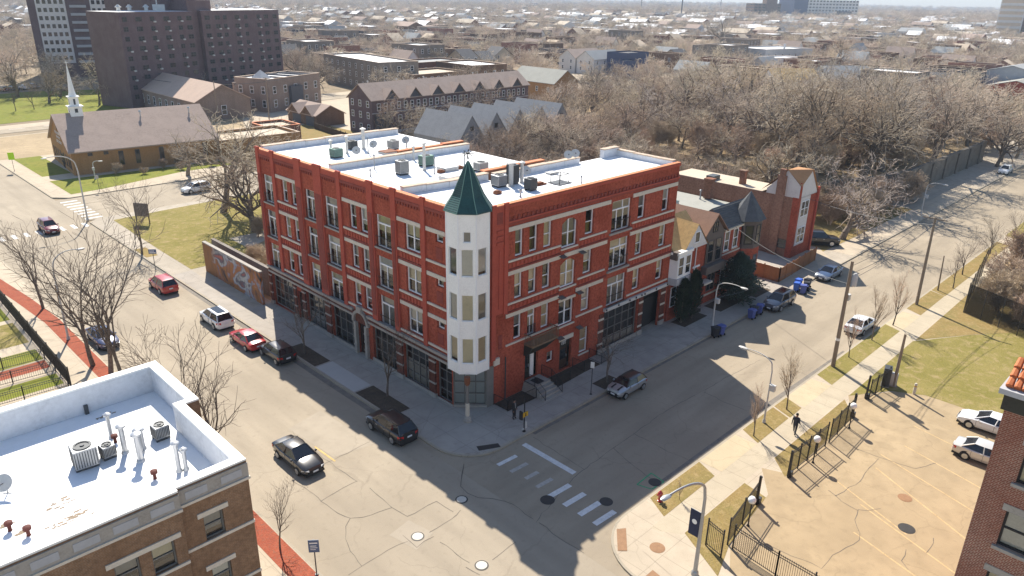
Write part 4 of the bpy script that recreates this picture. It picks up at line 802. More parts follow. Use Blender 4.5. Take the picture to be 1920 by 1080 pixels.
m = MB(); gable_roof(m, 0, 4.5, -.2, 5.5, 8.05, 10.15, 'y', .2, .14); m.build('roof', 'shingle_brown', HB); m = MB(); m.prism([(.05, 5.5), (4.4, 5.5), (4.4, 14.9), (.05, 14.9)], 8.4, 8.7); m.build('rear_roof', 'roof_green_grey', HB); m = MB(); shell(m, 4.5, 9.5, 8.95, 0, 5.5); m.build('rear_wall', 'common_brick', HB)
m = MB(); m.add([(.0, -.12, 7.75), (4.5, -.12, 7.75), (2.25, -.12, 10.05), (.9, -.12, 4.4), (4.3, -.12, 4.4), (.9, -.12, 7.75), (4.3, -.12, 7.75)], [(0, 1, 2), (3, 4, 6, 5)]); FH.box(m, .4, 4.3, 3.9, 4.75, .02, .7); m.build('gable', 'taupe', HB)
put_window(HB, FH, 2.3, 8.2, .95, 1.1, 'double', 'black_metal', d=.13); put_window(HB, FH, 1.7, 4.9, 1.2, 2.5, frame='taupe', d=.13); put_window(HB, FH, 3.3, 4.9, 1.2, 2.5, frame='taupe', d=.13); put_window(HB, FH, 2.6, 1.5, 1.6, 2.3, 'double', 'taupe', d=.05)
m = MB(); FH.box(m, .1, 4.4, 1.0, 1.2, 0, .08); FH.box(m, .0, 1.6, 2.9, 3.1, 0, .9); m.each('stone_band', 'limestone', HB)
HC = thing('row_house', 'red brick house with slate mansard roof and pointed corner tower', 'house', (36.85, 0, 0)); m = MB(); shell(m, 7.6, 15, 8.1); m.build('wall', 'red_brick', HC)
m = MB(); m.add([(-.1, -.25, 8.0), (5.5, -.25, 8.0), (5.5, 1.7, 10.0), (-.1, 1.7, 10.0), (7.7, -.25, 8.0), (7.7, 1.7, 10.0), (-.1, 3, 8.9), (7.7, 3, 8.9)], [(0, 1, 2, 3), (1, 4, 5, 2), (3, 5, 7, 6), (4, 7, 5), (0, 3, 6)])
for i in range(11): f = i / 11; m.bar((-.1, -.27 + 1.95 * f, 8.02 + 2.0 * f), (7.7, -.27 + 1.95 * f, 8.02 + 2.0 * f), .05, .05)
m.build('roof', 'slate', HC); m = MB(); m.prism([(.05, 2.8), (7.5, 2.8), (7.5, 14.9), (.05, 14.9)], 8.6, 8.9); m.build('rear_roof', 'roof_green_grey', HC); m = MB(); shell(m, 7.6, 12, 9.1, 0, 3); m.build('rear_wall', 'common_brick', HC)
tcx, tcy = 5.6, .35; tw = [(tcx + 1.85 * math.cos(rad(22.5 + 45 * i)), tcy + 1.6 * math.sin(rad(22.5 + 45 * i))) for i in range(8)]; m = MB(); m.prism(tw, 0, 5.0); m.prism(tw, 5.0, 8.3, 1); tv = m.build('tower', ['red_brick', 'taupe'], HC)
m = MB(); m.add([(tcx + 1.25 * (p[0] - tcx), tcy + 1.25 * (p[1] - tcy), 8.25) for p in tw] + [(tcx, tcy, 11.3)], [(i, (i + 1) % 8, 8) for i in range(8)] + [tuple(range(8))[::-1]]); m.build('tower_roof', 'slate', tv)
for i in (3, 4, 5): a, b = tw[i], tw[i + 1]; L_w = math.hypot(b[0] - a[0], b[1] - a[1]); put_window(tv, Fr(a, (b[0] - a[0], b[1] - a[1])), L_w / 2, 5.5, .95, 2.2, frame='black_metal'); put_window(tv, Fr(a, (b[0] - a[0], b[1] - a[1])), L_w / 2, 2.0, .9, 2.2, frame='taupe')
for u in (.0 + .75, 2.6): put_window(HC, FH, u, 5.45, 1.0, 2.2, lintel='limestone'); put_window(HC, FH, u, 1.7, 1.0, 2.2, lintel='limestone')
m = MB(); FH.box(m, -.1, 4.0, 7.75, 8.05, 0, .25); m.build('cornice', 'limestone', HC); m = MB(); FH.box(m, 0, 4.0, 4.95, 5.1, 0, .08); FH.box(m, 0, 7.6, .95, 1.15, 0, .06); m.each('stone_band', 'limestone', HC)
hatch((38.2, 8.3, 8.9), 2.2, 1.6, 'dark green skylight on the flat grey roof of the row houses', 'verdigris', .3); hatch((33.5, 11.5, 8.7), 1.2, 1.0, 'pale roof hatch on the grey flat roof', 'lamp_grey', .5); vent_pipe((43.0, 7.0, 8.9), 1.0, .08, 'bent pipe on the grey flat roof behind the slate tower', 'grey_metal'); vent_pipe((40.5, 12.5, 8.9), 1.0, .12, 'white topped flue at the back of the grey flat roof', 'lamp_grey')
tag(bx_ := MB().box(43.5, 44.3, 6, 6.9, 9.0, 11.2).box(43.4, 44.4, 5.9, 7.0, 11.2, 11.4).build('chimney_stack', 'common_brick'), 'brick chimney stack rising behind the slate tower', 'chimney')
HD = thing('row_house', 'tall narrow brick house with white gables and orange shingle roof by the wooden fence', 'house', (55.8, .6, 0)); m = MB(); F2 = Fr((0, 0), (1, 0)); shell(m, 5.2, 19, 8.0)
m.build('wall', ['party_brick'], HD); m = MB(); shell(m, 5.22, .8, 8.05, -.03, -.03); F2.box(m, 0, .5, 0, 10, -.1, .06); m.build('front_wall', 'red_brick', HD)
m = MB(); sg = Fr((0, 5), (0, -1))
m.add([sg.P(.6, 8, .02), sg.P(5, 8, .02), sg.P(5, 9.6, .02), sg.P(3.1, 11.3, .02), sg.P(.6, 8.6, .02)], [(0, 1, 2, 3, 4)]); m.add([F2.P(0, 8.0, .03), F2.P(5.2, 8.0, .03), F2.P(2.6, 11.3, .03), F2.P(0, 9.6, .03)], [(0, 1, 2, 3)]); m.add([F2.P(.6, 1.6, .04), F2.P(3.3, 1.6, .04), F2.P(3.3, 8, .04), F2.P(.6, 8, .04)], [(0, 1, 2, 3)]); m.build('gable', 'stucco_white', HD)
m = MB(); m.add([(-.15, 1.9, 11.4), (2.6, 1.9, 11.4), (-.15, -.2, 9.6), (2.6, -.2, 11.4), (5.4, -.2, 8.0), (5.4, 1.9, 8.0), (-.15, 5.1, 8.3), (2.6, 5.1, 8.6), (5.4, 5.1, 8.0)], [(0, 2, 3, 1), (3, 4, 5, 1), (0, 1, 7, 6), (1, 5, 8, 7), (4, 8, 5)]); m.build('roof', 'shingle_orange', HD); m = MB(); m.prism([(.2, 5.1), (5.0, 5.1), (5.0, 18.8), (.2, 18.8)], 7.8, 8.02); m.build('rear_roof', 'roof_tan_flat', HD)
m = MB(); sg.box(m, 2.0, 3.1, 0, 10.6, 0, .35); sg.box(m, 2.2, 2.9, 10.5, 11.4, -.1, .33); m.build('chimney_breast', 'party_brick', HD); m = MB(); m.box(1.5, 2.2, 8.5, 9.2, 8, 9.7); m.box(1.4, 2.3, 8.4, 9.3, 9.7, 9.9); m.build('chimney', 'common_brick', HD)
put_window(HD, F2, 1.9, 5.4, 2.1, 2.1, 'double', d=.06); put_window(HD, F2, 1.9, 1.9, 2.1, 2.1, 'double', d=.06); put_window(HD, Fr((0, 19), (0, -1)), 6, 5.6, .9, 1.5, frame='taupe'); put_window(HD, sg, 3.6, 1.2, 1.3, 1.2, frame='taupe', d=.01)
m = MB(); F2.box(m, 3.4, 5.2, 4.9, 5.15, 0, .06); F2.box(m, 5.0, 5.3, 0, 8.8, .0, .3); m.each('stone_band', 'red_stone', HD); vent_pipe((58.2, 9.6, 8.0), 1.4, .07, 'thin pipe on the tan flat roof of the tall narrow house', 'lamp_grey')
tag(MB().box(56.2, 57.9, 13, 14.2, 8.0, 8.6).build('roof_hatch', 'dark_metal', bevel=.03), 'dark box on the far end of the tan flat roof', 'hatch')
M('cedar', (.34, .145, .06), .8, .22, 1.2, stretch=(6, 6, .5))
WF = thing('wooden_fence', 'new orange brown board fence round the yard beside the tall brick house', 'fence', (46.5, -2.6, 0)); m = MB(); c = MB()
pts = [(0, 6), (0, 0), (10.9, .6)]
for a, b in zip(pts, pts[1:]):
    L = math.hypot(b[0] - a[0], b[1] - a[1]); n = int(L / .16)
    for i in range(n): s = [a[k] + (b[k] - a[k]) * (i + .04) / n for k in (0, 1)]; e = [a[k] + (b[k] - a[k]) * (i + .96) / n for k in (0, 1)]; zj = .98 + rnd.uniform(-.02, .02); m.bar((*s, zj), (*e, zj), .03, 1.75)
    n = round(L / 1.9)
    for i in range(n + 1): p = [a[k] + (b[k] - a[k]) * i / n for k in (0, 1)]; c.box(p[0] - .06, p[0] + .06, p[1] - .06, p[1] + .06, 0, 2.0)
m.build('boards', 'cedar', WF); c.each('post', 'cedar', WF)
sheet('yard', [(46.7, -2.3), (57.2, -1.9), (55.7, .5), (55.7, 6), (46.7, 6)], .15, 'grey_walk')
# --- mural wall and low wall behind it
m, t, b = new_mat('mural_paint'); P = nd(t, 'ShaderNodeTexCoord').outputs['Object']; b.inputs['Roughness'].default_value = .8
v = scaled(t, P, (1, .32, .5)); n1 = nd(t, 'ShaderNodeTexNoise', i_Scale=1.0, i_Detail=5, i_Distortion=.8); t.links.new(v, n1.inputs['Vector']); cr = nd(t, 'ShaderNodeValToRGB'); cr.color_ramp.interpolation = 'LINEAR'
el = cr.color_ramp.elements
for i, (p, c_) in enumerate(((.3, (.03, .03, .035)), (.38, (.16, .07, .04)), (.45, (.38, .15, .035)), (.5, (.36, .14, .06)), (.55, (.27, .30, .37)), (.6, (.46, .43, .39)), (.66, (.10, .10, .13)), (.74, (.45, .11, .07)))):
    e = el[i] if i < 2 else el.new(p); e.position = p; e.color = (*c_, 1)
t.links.new(n1.outputs[0], cr.inputs[0])
s_ = nd(t, 'ShaderNodeSeparateXYZ'); t.links.new(P, s_.inputs[0]); col = mix(t, ramp(t, s_.outputs[1], 10.5, 12.0), cr.outputs[0], (.27, .115, .035)); n2 = ramp(t, noise(t, scaled(t, P, (1, .7, .6)), 1.6, 5, 1.2), .48, .62); col = mix(t, n2, col, (.17, .07, .035)) if False else col
st = noise(t, scaled(t, P, (1, 1.6, .3)), 1.4, 5, .8); mu = nd(t, 'ShaderNodeMath', operation='MULTIPLY', i_1=.6); t.links.new(ramp(t, st, .5, .7), mu.inputs[0]); col = mix(t, mu.outputs[0], col, (.11, .06, .045)); t.links.new(col, b.inputs['Base Color'])
MW = thing('mural_wall', 'long wall painted with a brown orange and blue mural beside the pavement', 'wall', (-1.15, 31.64, 0)); m = MB(); m.box(0, .25, 0, 14, 0, 3.75); m.build('painted_face', 'mural_paint', MW); m = MB(); m.box(-.06, .33, 0, 13.9, 3.75, 3.87); m.build('coping', 'grey_stone', MW)
m = MB(); m.box(.5, .8, 33, 47, 0, 3.4); m.box(.45, .85, 33, 47, 3.4, 3.5); tag(m.build('retaining_wall', 'grey_brick'), 'plain grey wall standing just behind the mural wall', 'wall')
# --- railway embankment with its concrete wall
pavement('old_concrete', (.20, .18, .155), None, .5, .25, .6, (.6, .6)); EB = [(81.7, 9.2), (95.2, 4.7), (104, 2.9), (147, 2.4), (152, 8), (152, 40), (120, 60), (88, 44)]
m = MB(); m.prism([(x, y + .5) for x, y in EB], -.05, 4.0); struct('embankment', m, 'leaf_litter')
CW = thing('concrete_wall', 'stained concrete embankment wall with buttresses below the bare trees', 'wall', (81.7, 9.2, 0)); m = MB(); q = MB()
for a, b in zip(EB[:4], EB[1:5]):
    a, b = [(p[0] - 81.7, p[1] - 9.2) for p in (a, b)]; m.bar((*a, 2.15), (*b, 2.15), .6, 4.5); L = math.hypot(b[0] - a[0], b[1] - a[1])
    for i in range(int(L / 7)): f = (i + .5) / int(L / 7); x, y = a[0] + (b[0] - a[0]) * f, a[1] + (b[1] - a[1]) * f; q.box(x - .4, x + .4, y - .55, y, 0, 4.1)
m.build('wall', 'old_concrete', CW); q.each('buttress', 'old_concrete', CW)
# --- church with steeple, and its annex
CH = thing('church', 'tan brick church with long brown roof and slender white steeple', 'church', (2.6, 108.3, 0), rad(-5)); m = MB(); shell(m, 25.5, 18.2, 4.3); r = MB(); gable_roof(r, 0, 25.5, 0, 18.2, 4.3, 9.6, 'x', .45, .2, m); m.build('wall', 'tan_brick', CH); r.build('roof', 'roof_brown', CH)
F3 = Fr((0, 0), (1, 0)); F4 = Fr((0, 18.2), (0, -1))
for u in (8.0, 10.8, 15, 19, 23): put_window(CH, F3, u, 1.1, .85, 2.6, 'plain', 'taupe')
for u in (3.0, 5.6): put_window(CH, F3, u, 3.3, .8, .6, 'plain', 'taupe')
for u in (2.2, 4.2, 6.2, 8.2, 11.2, 13.2, 15.2, 16.6): put_window(CH, F4, u, .9, .8, 2.2, 'plain', 'taupe')
put_window(CH, F4, 9.7, .1, 1.5, 2.6, 'double', 'black_metal', name='door')
m = MB()
for z, us in ((6.1, (6.6, 11.6)), (5.3, (7.4, 10.8)), (4.5, (6.8, 11.4))):
    u = us[0]
    while u < us[1]: wd = rnd.choice((.28, .36, .2)); F4.box(m, u, u + wd * .25, z, z + .5, 0, .05); F4.box(m, u, u + wd, z + rnd.choice((0, .2, .42)), z + .5 if False else z + .5, 0, .045) if rnd.random() < .4 else F4.box(m, u, u + wd, z + .42, z + .5, 0, .045); u += wd + .18
m.build('sign_letters', 'stucco_white', CH)
m = MB(); F4.box(m, 8.97, 9.23, 6.9, 8.3, 0, .06); F4.box(m, 8.6, 9.6, 7.75, 7.95, 0, .05); m.build('cross', 'dark_wood', CH)
m = MB(); x, y = 3.6, 9.1; m.box(x - 1.0, x + 1.0, y - 1.0, y + 1.0, 8.2, 10.9); m.box(x - 1.25, x + 1.25, y - 1.25, y + 1.25, 10.9, 11.05); m.box(x - .72, x + .72, y - .72, y + .72, 11.05, 12.6); m.box(x - .95, x + .95, y - .95, y + .95, 12.6, 12.75); m.lathe([(.75, 12.75), (.55, 13.4), (.05, 18.2)], 8, (x, y), 0, rad(22.5)); m.bar((x, y, 18.1), (x, y, 18.9), .07, .07); m.bar((x - .28, y, 18.6), (x + .28, y, 18.6), .06, .06)
ST = m.build('steeple', 'white_panel', CH); m = MB(); m.box(x - .25, x + .25, y - 1.03, y - 1.0, 9.9, 10.6); m.box(x - 1.03, x - 1.0, y - .25, y + .25, 9.9, 10.6); m.box(x - .16, x + .16, y - .75, y - .72, 11.3, 12.3); m.box(x - .75, x - .72, y - .16, y + .16, 11.3, 12.3); m.each('louvre', 'dark_metal', ST)
for u in (14, 23): m = MB(); m.lathe([(.12, 8.0), (.12, 9.3), (.3, 9.4), (.1, 9.7)], 8, (u, 7)); m.build('roof_vent', 'lamp_grey', CH)
bldg('low flat brick annex with pale roof behind the church', (27.9, 104.5), -2, 17, 11, 3.4, 'tan_brick', 'roof_tan_flat', rows=[1.2], nf=3, nl=2, frame='taupe')
bldg('low red brick shed with pink flat roof beside the church annex', (43.5, 115.8), -3, 8, 9, 2.9, 'common_brick', 'roof_tan_flat', rows=[], cap='orange_cap', cat='shed', name='brick_shed')
bldg('brick hall with wide brown gable roof and white downpipes behind the church', (43.5, 152.5), 0, 14.5, 38, 5.0, 'dusty_brick', 'roof_pink', 'gable', 8.8, 'y', rows=[1.3], nf=1, nl=9, wd=1.4, wh=2.4, chim=[(12.6, 4, 8.6)])
t = bldg('two storey brown brick flats with white stepped roof and pyramid skylight', (65.2, 155.5), 21, 22, 12, 8.6, 'dusty_brick', 'roof_white', rows=[1.4, 5.0], nf=5, nl=3, wd=1.3, wh=2.0, par=.4)
m = MB(); m.add([(2, 4, 8.7), (6, 4, 8.7), (6, 8, 8.7), (2, 8, 8.7), (4, 6, 11)], [(0, 1, 4), (1, 2, 4), (2, 3, 4), (3, 0, 4)]); m.build('pyramid_skylight', 'stucco_grey', t); m = MB(); [m.box(x, x + .35, .3, 11.7, 8.6, 9.05) for x in (7.2, 12.5, 17.4)]; m.each('roof_divider', 'dark_siding', t); m = MB(); m.box(8, 13, -.9, 0, 0, 6.5); m.build('porch', 'dark_siding', t)
t = thing('garage', 'low brown garage with two small front gables beside a wire fence', 'garage', (62.4, 127, 0), rad(0)); m = MB(); shell(m, 8, 14, 2.9); r = MB(); gable_roof(r, 0, 8, 0, 14, 2.9, 5.0, 'y', .4, .16, m); gable_roof(r, -.4, 4, 1, 6.2, 2.9, 4.9, 'x', .4, .16, m); gable_roof(r, -.4, 4, 7.5, 12.8, 2.9, 4.9, 'x', .4, .16, m); m.build('wall', 'brown_brick', t); r.build('roof', 'roof_brown', t)
for u in (2.5, 9): m = MB(); Fr((0, 14), (0, -1)).box(m, u, u + 4, .1, 2.4, 0, .05); m.build('garage_door', 'dark_siding', t)
# long row of three storey townhouses with front gables
t = thing('townhouse_row', 'long three storey brown townhouse row with little gables along its roof', 'houses', (66.3, 108.6, 0), rad(2)); m = MB(); LT = 54; shell(m, LT, 9, 8.2); r = MB(); gable_roof(r, 0, LT, 0, 9, 8.2, 11.4, 'x', .4, .18, m)
for i in range(7): x = 5.5 + i * 7.2; gable_roof(r, x - 1.9, x + 1.9, -.5, 3.4, 8.2, 10.3, 'y', .25, .14); m.add([(x - 1.9, -.3, 8.1), (x + 1.9, -.3, 8.1), (x, -.3, 10.2)], [(0, 1, 2)], 1)
m.build('wall', ['purple_brick', 'dark_siding'], t); r.build('roof', 'roof_brown', t)
F5 = Fr((0, 0), (1, 0)); F6 = Fr((0, 9), (0, -1)); grid(t, F5, 1, LT - 1, 26, [5.6], 1.0, 1.7); grid(t, F5, 1, LT - 1, 18, [2.6], 1.1, 1.6); grid(t, F6, 0, 9, 3, [1.0, 3.8, 6.4], 1.0, 1.5)
m = MB(); F5.box(m, 0, LT, 5.0, 5.2, 0, .1); F5.box(m, 0, LT, 0, .7, 0, .12); m.each('band', 'stucco_grey', t); m = MB(); [m.box(.8 + i * 14.4, 4.2 + i * 14.4, -1.4, 0, 0, 4.9) for i in range(4)]; m.each('bay', 'dark_siding', t)
for i in range(6): m = MB(); x = 3 + i * 8.6; m.lathe([(.12, 10.6), (.12, 11.7), (.26, 11.8), (.1, 12)], 8, (x, 5.2)); m.build('roof_vent', 'lamp_grey', t)
# grey zig-zag row
t = thing('townhouse_row', 'pale grey townhouse row with a zigzag of steep gables above the bare trees', 'houses', (57, 67, 0), rad(2)); m = MB(); r = MB(); NG = 5
for i in range(NG):
    x = i * 6.6; shell(m, 6.6, 13, 5.6, x, 0); gable_roof(r, x, x + 6.6, 0, 13, 5.6, 10.0, 'y', .12, .15, m)
m.build('wall', 'zigzag_grey', t); r.build('roof', 'zigzag_grey', t)
for i in range(NG):
    x = i * 6.6; put_window(t, F5, x + 3.3, 7.2, .9, .9, 'plain', 'dark_metal'); put_window(t, F5, x + 1.8, 2.6, 1.1, 1.7, frame='dark_metal'); put_window(t, F5, x + 4.8, 2.6, 1.1, 1.7, frame='dark_metal')
bldg('long three storey grey brick flats with white roof left of the tan roofs', (113, 172), -8, 15, 44, 9.6, 'grey_brick', 'roof_white', rows=[1.2, 4.2, 7.0], nf=3, nl=9, wd=1.2, wh=1.7)
bldg('two storey brick row with tan flat roofs beside the grey flats', (121, 163), 4, 24, 15, 6.0, 'brown_brick', 'roof_tan_flat', rows=[1.2, 3.9], nf=8, nl=4, wd=1.2, wh=1.6)
bldg('brick building with pale blue roof behind the tan flat roofs', (139, 188), 2, 26, 14, 7.2, 'common_brick', 'roof_grey', rows=[1.4, 4.4], nf=6, nl=3); bldg('plain brick block with white roof right of the tan flat roofs', (147, 164), -4, 16, 22, 7.6, 'brown_brick', 'roof_white', rows=[4.6], nf=4, nl=2)
bldg('orange brick house with pale green gable roof facing the bare trees', (141, 119.5), -2, 11, 20, 6.2, 'tan_brick', 'roof_green_grey', 'gable', 9.8, 'y', rows=[3.4], nf=2, nl=4, cat='house', name='house')
bldg('dark navy blue box house with flat roof', (229, 158), 0, 15, 11, 9.2, 'blue_siding', 'roof_dark', rows=[2, 5.4], nf=3, nl=2, cat='house', name='house', coping=False); bldg('lower navy annex with tan roof beside the blue house', (222, 152), 0, 9, 8, 6.8, 'blue_siding', 'roof_tan_flat', rows=[2], nf=2, nl=2, cat='house', name='house', coping=False)
for i, (x, y) in enumerate(((224, 172), (224, 182.5))): bldg('pale grey gabled house, %s of a pair left of the navy house' % ('nearer' if i == 0 else 'farther'), (x, y), 0, 20, 9.5, 6.4, 'stucco_white', 'roof_brown' if i else 'roof_grey', 'gable', 9.6, 'x', rows=[1.5, 4.2], nf=4, nl=2, cat='house', name='house')
bldg('white walled house under a broad ochre gable roof behind the wood', (223, 88), -36, 17, 12, 4.6, 'stucco_white', 'shingle_ochre', 'gable', 8.4, 'x', rows=[1.5], nf=4, nl=2, cat='house', name='house'); bldg('white walled house under a broad grey gable roof behind the wood', (239, 76), -36, 18, 13, 5.2, 'stucco_white', 'roof_grey', 'gable', 9.4, 'x', rows=[1.5], nf=4, nl=2, cat='house', name='house')
bldg('long pale grey block with white roof and brick chimneys beyond the wood', (318, 142), -14, 34, 22, 8.6, 'stucco_grey', 'roof_white', rows=[1.8, 5.4], nf=7, nl=4, chim=[(20, 6, 11)]); bldg('white block with low windows in front of the pale grey block', (300, 128), -14, 20, 12, 6.2, 'stucco_white', 'roof_white', rows=[3.2], nf=6, nl=3)
bldg('plain grey shed with red front at the right edge beyond the wood', (300, 26), 0, 22, 16, 8, 'stucco_grey', 'roof_grey', 'gable', 10, 'x', rows=[], nf=0, nl=0, cat='shed', name='shed'); bldg('low dark green roofed shed by the grey shed', (278, 18), 0, 22, 18, 4.2, 'red_brick', 'roof_green_grey', 'gable', 6.5, 'x', rows=[], cat='shed', name='shed')
# highrise slab in two wings with a taller core
def slab(parent, name, F0, W, D, h, wall, n, nz, zs, wd=1.5, wh=1.3, roofm='roof_white', nl=0):
    m = MB(); vs = [F0.P(0, 0, 0), F0.P(W, 0, 0), F0.P(W, 0, -D), F0.P(0, 0, -D)]; m.prism([(v.x, v.y) for v in vs], 0, h, 0, 1); o = m.build(name, [wall, roofm], parent)
    return o
HR = thing('apartment_tower', 'huge dark brown brick apartment slab with two wings and a taller core', 'tower block', (40, 187, 0), rad(19)); Fa = Fr((0, 0), (1, 0))
slab(HR, 'left_wing', Fr((0, 0), (1, 0)), 25, 13, 25.4, 'purple_brick', 0, 0, 0); slab(HR, 'core', Fr((21, 9), (1, 0)), 14, 24, 46, 'purple_brick', 0, 0, 0, roofm='purple_brick'); slab(HR, 'core', Fr((25, 2), (1, 0)), 9, 8, 28.5, 'purple_brick', 0, 0, 0, roofm='purple_brick'); slab(HR, 'right_wing', Fr((28.5, .5), (1, 0)), 33, 16, 25.6, 'purple_brick', 0, 0, 0)
for Fw, us, d in ((Fa, (1.8, 6.2, 10.6, 15.4, 20, 23.4), .0), (Fr((28.5, .5), (1, 0)), (2.2, 6.2, 9.2, 14.2, 18.0, 23.5, 27, 31), 0)):
    for z in range(9):
        for u in us: put_window(HR, Fw, u, 2.4 + z * 2.56, 1.9 if int(u * 7) % 2 else 1.4, 1.25, 'double', 'dark_metal', 'dark_glass')
m = MB()
for Fw, us in ((Fa, (1.8, 6.2, 10.6, 15.4, 20)), (Fr((28.5, .5), (1, 0)), (2.2, 6.2, 9.2, 14.2, 18.0, 23.5, 27))):
    for z in range(9):
        for u in us:
            if rnd.random() < .55: Fw.box(m, u + .3, u + .95, 2.1 + z * 2.56, 2.5 + z * 2.56, 0, .45)
for o in m.each('window_cooler', 'lamp_grey', HR)[:0]: pass
m = MB(); [m.lathe([(.5, 25.4), (.5, 26.4), (.9, 26.5), (.2, 27.2)], 10, (x, y)) for x, y in ((5, 6), (8.5, 6), (14, 6), (38, 8), (42, 8))]; m.each('roof_vent', 'lamp_grey', HR); m = MB(); m.box(17, 20.5, 6, 7, 25.4, 27.2); m.tube([(18.2, 6.5, 27), (18.2, 6.5, 34)], .18, 6); m.build('antenna', 'lamp_grey', HR)
HT2 = thing('apartment_tower', 'tall apartment tower with white window panels behind the dark slab', 'tower block', (42.5, 287, 0), rad(-14)); slab(HT2, 'wall', Fa, 50, 18, 60, 'purple_brick', 0, 0, 0)
m = MB(); 
for u0 in (2.5, 20, 31.5): Fa.box(m, u0, u0 + 9.5, 5, 59, 0, .12)
m.each('window_panel', 'stucco_white', HT2); m = MB()
for u0 in (2.5, 20, 31.5):
    for z in range(19):
        for k in range(5): Fa.box(m, u0 + .5 + k * 1.8, u0 + 1.6 + k * 1.8, 6.2 + z * 2.8, 7.6 + z * 2.8, .1, .16)
m.build('windows', 'dark_glass', HT2)['kind'] = 'stuff'; m = MB(); [Fa.box(m, 13.2, 18.6, 5 + z * 2.8, 5.9 + z * 2.8, 0, .9) for z in range(19)]; m.each('balcony', 'stucco_grey', HT2)
# distant mid-rises
def midrise(label, loc, rz, W, D, h, wall, band, nf, nz, mt='dark_glass', ww=.6):
    t = thing('apartment_building', label, 'building', (*loc, 0), rad(rz)); slab(t, 'wall', Fa, W, D, h, wall, 0, 0, 0, roofm='roof_grey'); m = MB()
    for z in range(nz):
        for k in range(nf): u = W * (k + .5) / nf; Fa.box(m, u - W / nf * ww / 2, u + W / nf * ww / 2, h * (z + .35) / nz, h * (z + .8) / nz, 0, .25)
    m.build('window', mt, t); m = MB(); FL = Fr((0, D), (0, -1)); n2 = max(2, int(D / 9))
    for z in range(nz):
        for k in range(n2): u = D * (k + .5) / n2; FL.box(m, u - D / n2 * .3, u + D / n2 * .3, h * (z + .35) / nz, h * (z + .8) / nz, 0, .25)
    m.build('window', mt, t); return t
t = midrise('large white and slate blue apartment block far off on the skyline', (1243, 556), -40, 92, 60, 34, 'stucco_white', None, 16, 7); slab(t, 'end_block', Fr((-22, -4), (1, 0)), 24, 60, 35, 'blue_siding', 0, 0, 0); slab(t, 'entrance_block', Fr((56, -6), (1, 0)), 24, 20, 17, 'dark_siding', 0, 0, 0)
t = midrise('brown brick mid-rise with a stepped top left of the white block', (1193, 622), -42, 46, 40, 27, 'brown_brick', None, 7, 6); slab(t, 'penthouse', Fr((20, -2), (1, 0)), 18, 20, 35, 'brown_brick', 0, 0, 0)
t = thing('apartment_tower', 'tall tower with tan and cream stripes cut by the right edge', 'tower block', (818, 147, 0), rad(-8)); slab(t, 'wall', Fa, 60, 22, 62, 'brown_brick', 0, 0, 0); m = MB()
FL = Fr((0, 22), (0, -1)); [FL.box(m, 1, 21, 3 + z * 5, 5.6 + z * 5, 0, 1.2) for z in range(11)]; m.each('balcony_band', 'roof_tan', t); m = MB(); FL.box(m, 0, 22, 1, 60, 0, .4); m.build('panel', 'stucco_white', t)
# ---------------------------------------------------------------- road markings and covers
M('faded_white', (.44, .40, .345), .8, .3, 4, stretch='world');
for i, y in enumerate((-11.2, -12.5, -13.8, -15.05)): mark('crossing_bar', -1.75, y, 1.95, .42, -3)
for y, l in ((-6.25, 1.8), (-7.45, 1.6), (-8.7, 1.2), (-9.9, 1.5)): mark('crossing_bar', -1.9, y, l, .34, -3, 'road_white' if y > -7 else 'faded_white')
mark('stop_line', .45, -8.1, 5.0, .45, 90)
for i in range(8): mark('crossing_bar', -15.6 + i * 1.45, 75.6, 2.2, .5, 90)
for i in range(8): mark('crossing_bar', -3.4, 78.6 + i * 1.7, 2.4, .5, 0)
for x in (-14, -3, 7.5, 15, 24): mark('lane_line', x, 168.5 + x * .11 - (4 if 0 else 0), 3.5, .25, 8)
mark('lane_line', -10.95, 3.4, 2.6, .13, 92, 'road_yellow')
for a, b in (((14.1, -21.0), (10.6, -29.2)), ((16.5, -25.1), (12.5, -32.6)), ((18.5, -24.7), (15.5, -33.5)), ((8.4, -26.8), (6.5, -33)), ((21, -25.5), (18.5, -34)), ((24.5, -25.0), (22.5, -33)), ((11.5, -26), (8.5, -34))): mark('stall_line', (a[0] + b[0]) / 2, (a[1] + b[1]) / 2, math.dist(a, b), .1, math.degrees(math.atan2(b[1] - a[1], b[0] - a[0])), 'stall_yellow', .134)
for (x0, y0), (x1, y1) in zip([(2.6, -14.4), (4.4, -14.3), (4.2, -15.5), (2.9, -15.4)], [(4.4, -14.3), (4.2, -15.5), (2.9, -15.4), (2.6, -14.4)]): mark('utility_mark', (x0 + x1) / 2, (y0 + y1) / 2, math.dist((x0, y0), (x1, y1)), .09, math.degrees(math.atan2(y1 - y0, x1 - x0)), 'green_spray')
sheet('road_patch', [(-10.7, 2.6), (-7.6, 2.0), (-8.0, 8.9), (-11.2, 8.2)], .004, 'patch_brown'); sheet('road_patch', [(-12.7, -6.9), (-11.0, -6.6), (-10.6, -8.6), (-12.3, -9.1)], .005, 'patch_brown')
sheet('drain_grate', [(-2.7, -4.1), (-1.2, -4.85), (-1.0, -4.35), (-2.45, -3.55)], .135, 'iron')
def cover(x, y, r, mt, lab, z=.012):
    t = thing('manhole_cover', lab, 'manhole cover', (x, y, z)); m = MB(); m.lathe([(r + .09, -.01), (r + .09, .006), (r, .008)], 24); m.build('ring', 'iron' if mt != 'rust_lid' else 'rust_lid', t); m = MB(); m.lathe([(r, 0), (r, .012), (r * .82, .014)], 24)
    for k in range(3): m.box(-r * .5, r * .5, -r * .45 + k * r * .45 - .03, -r * .45 + k * r * .45 + .03, .012, .018)
    m.build('lid', mt, t)
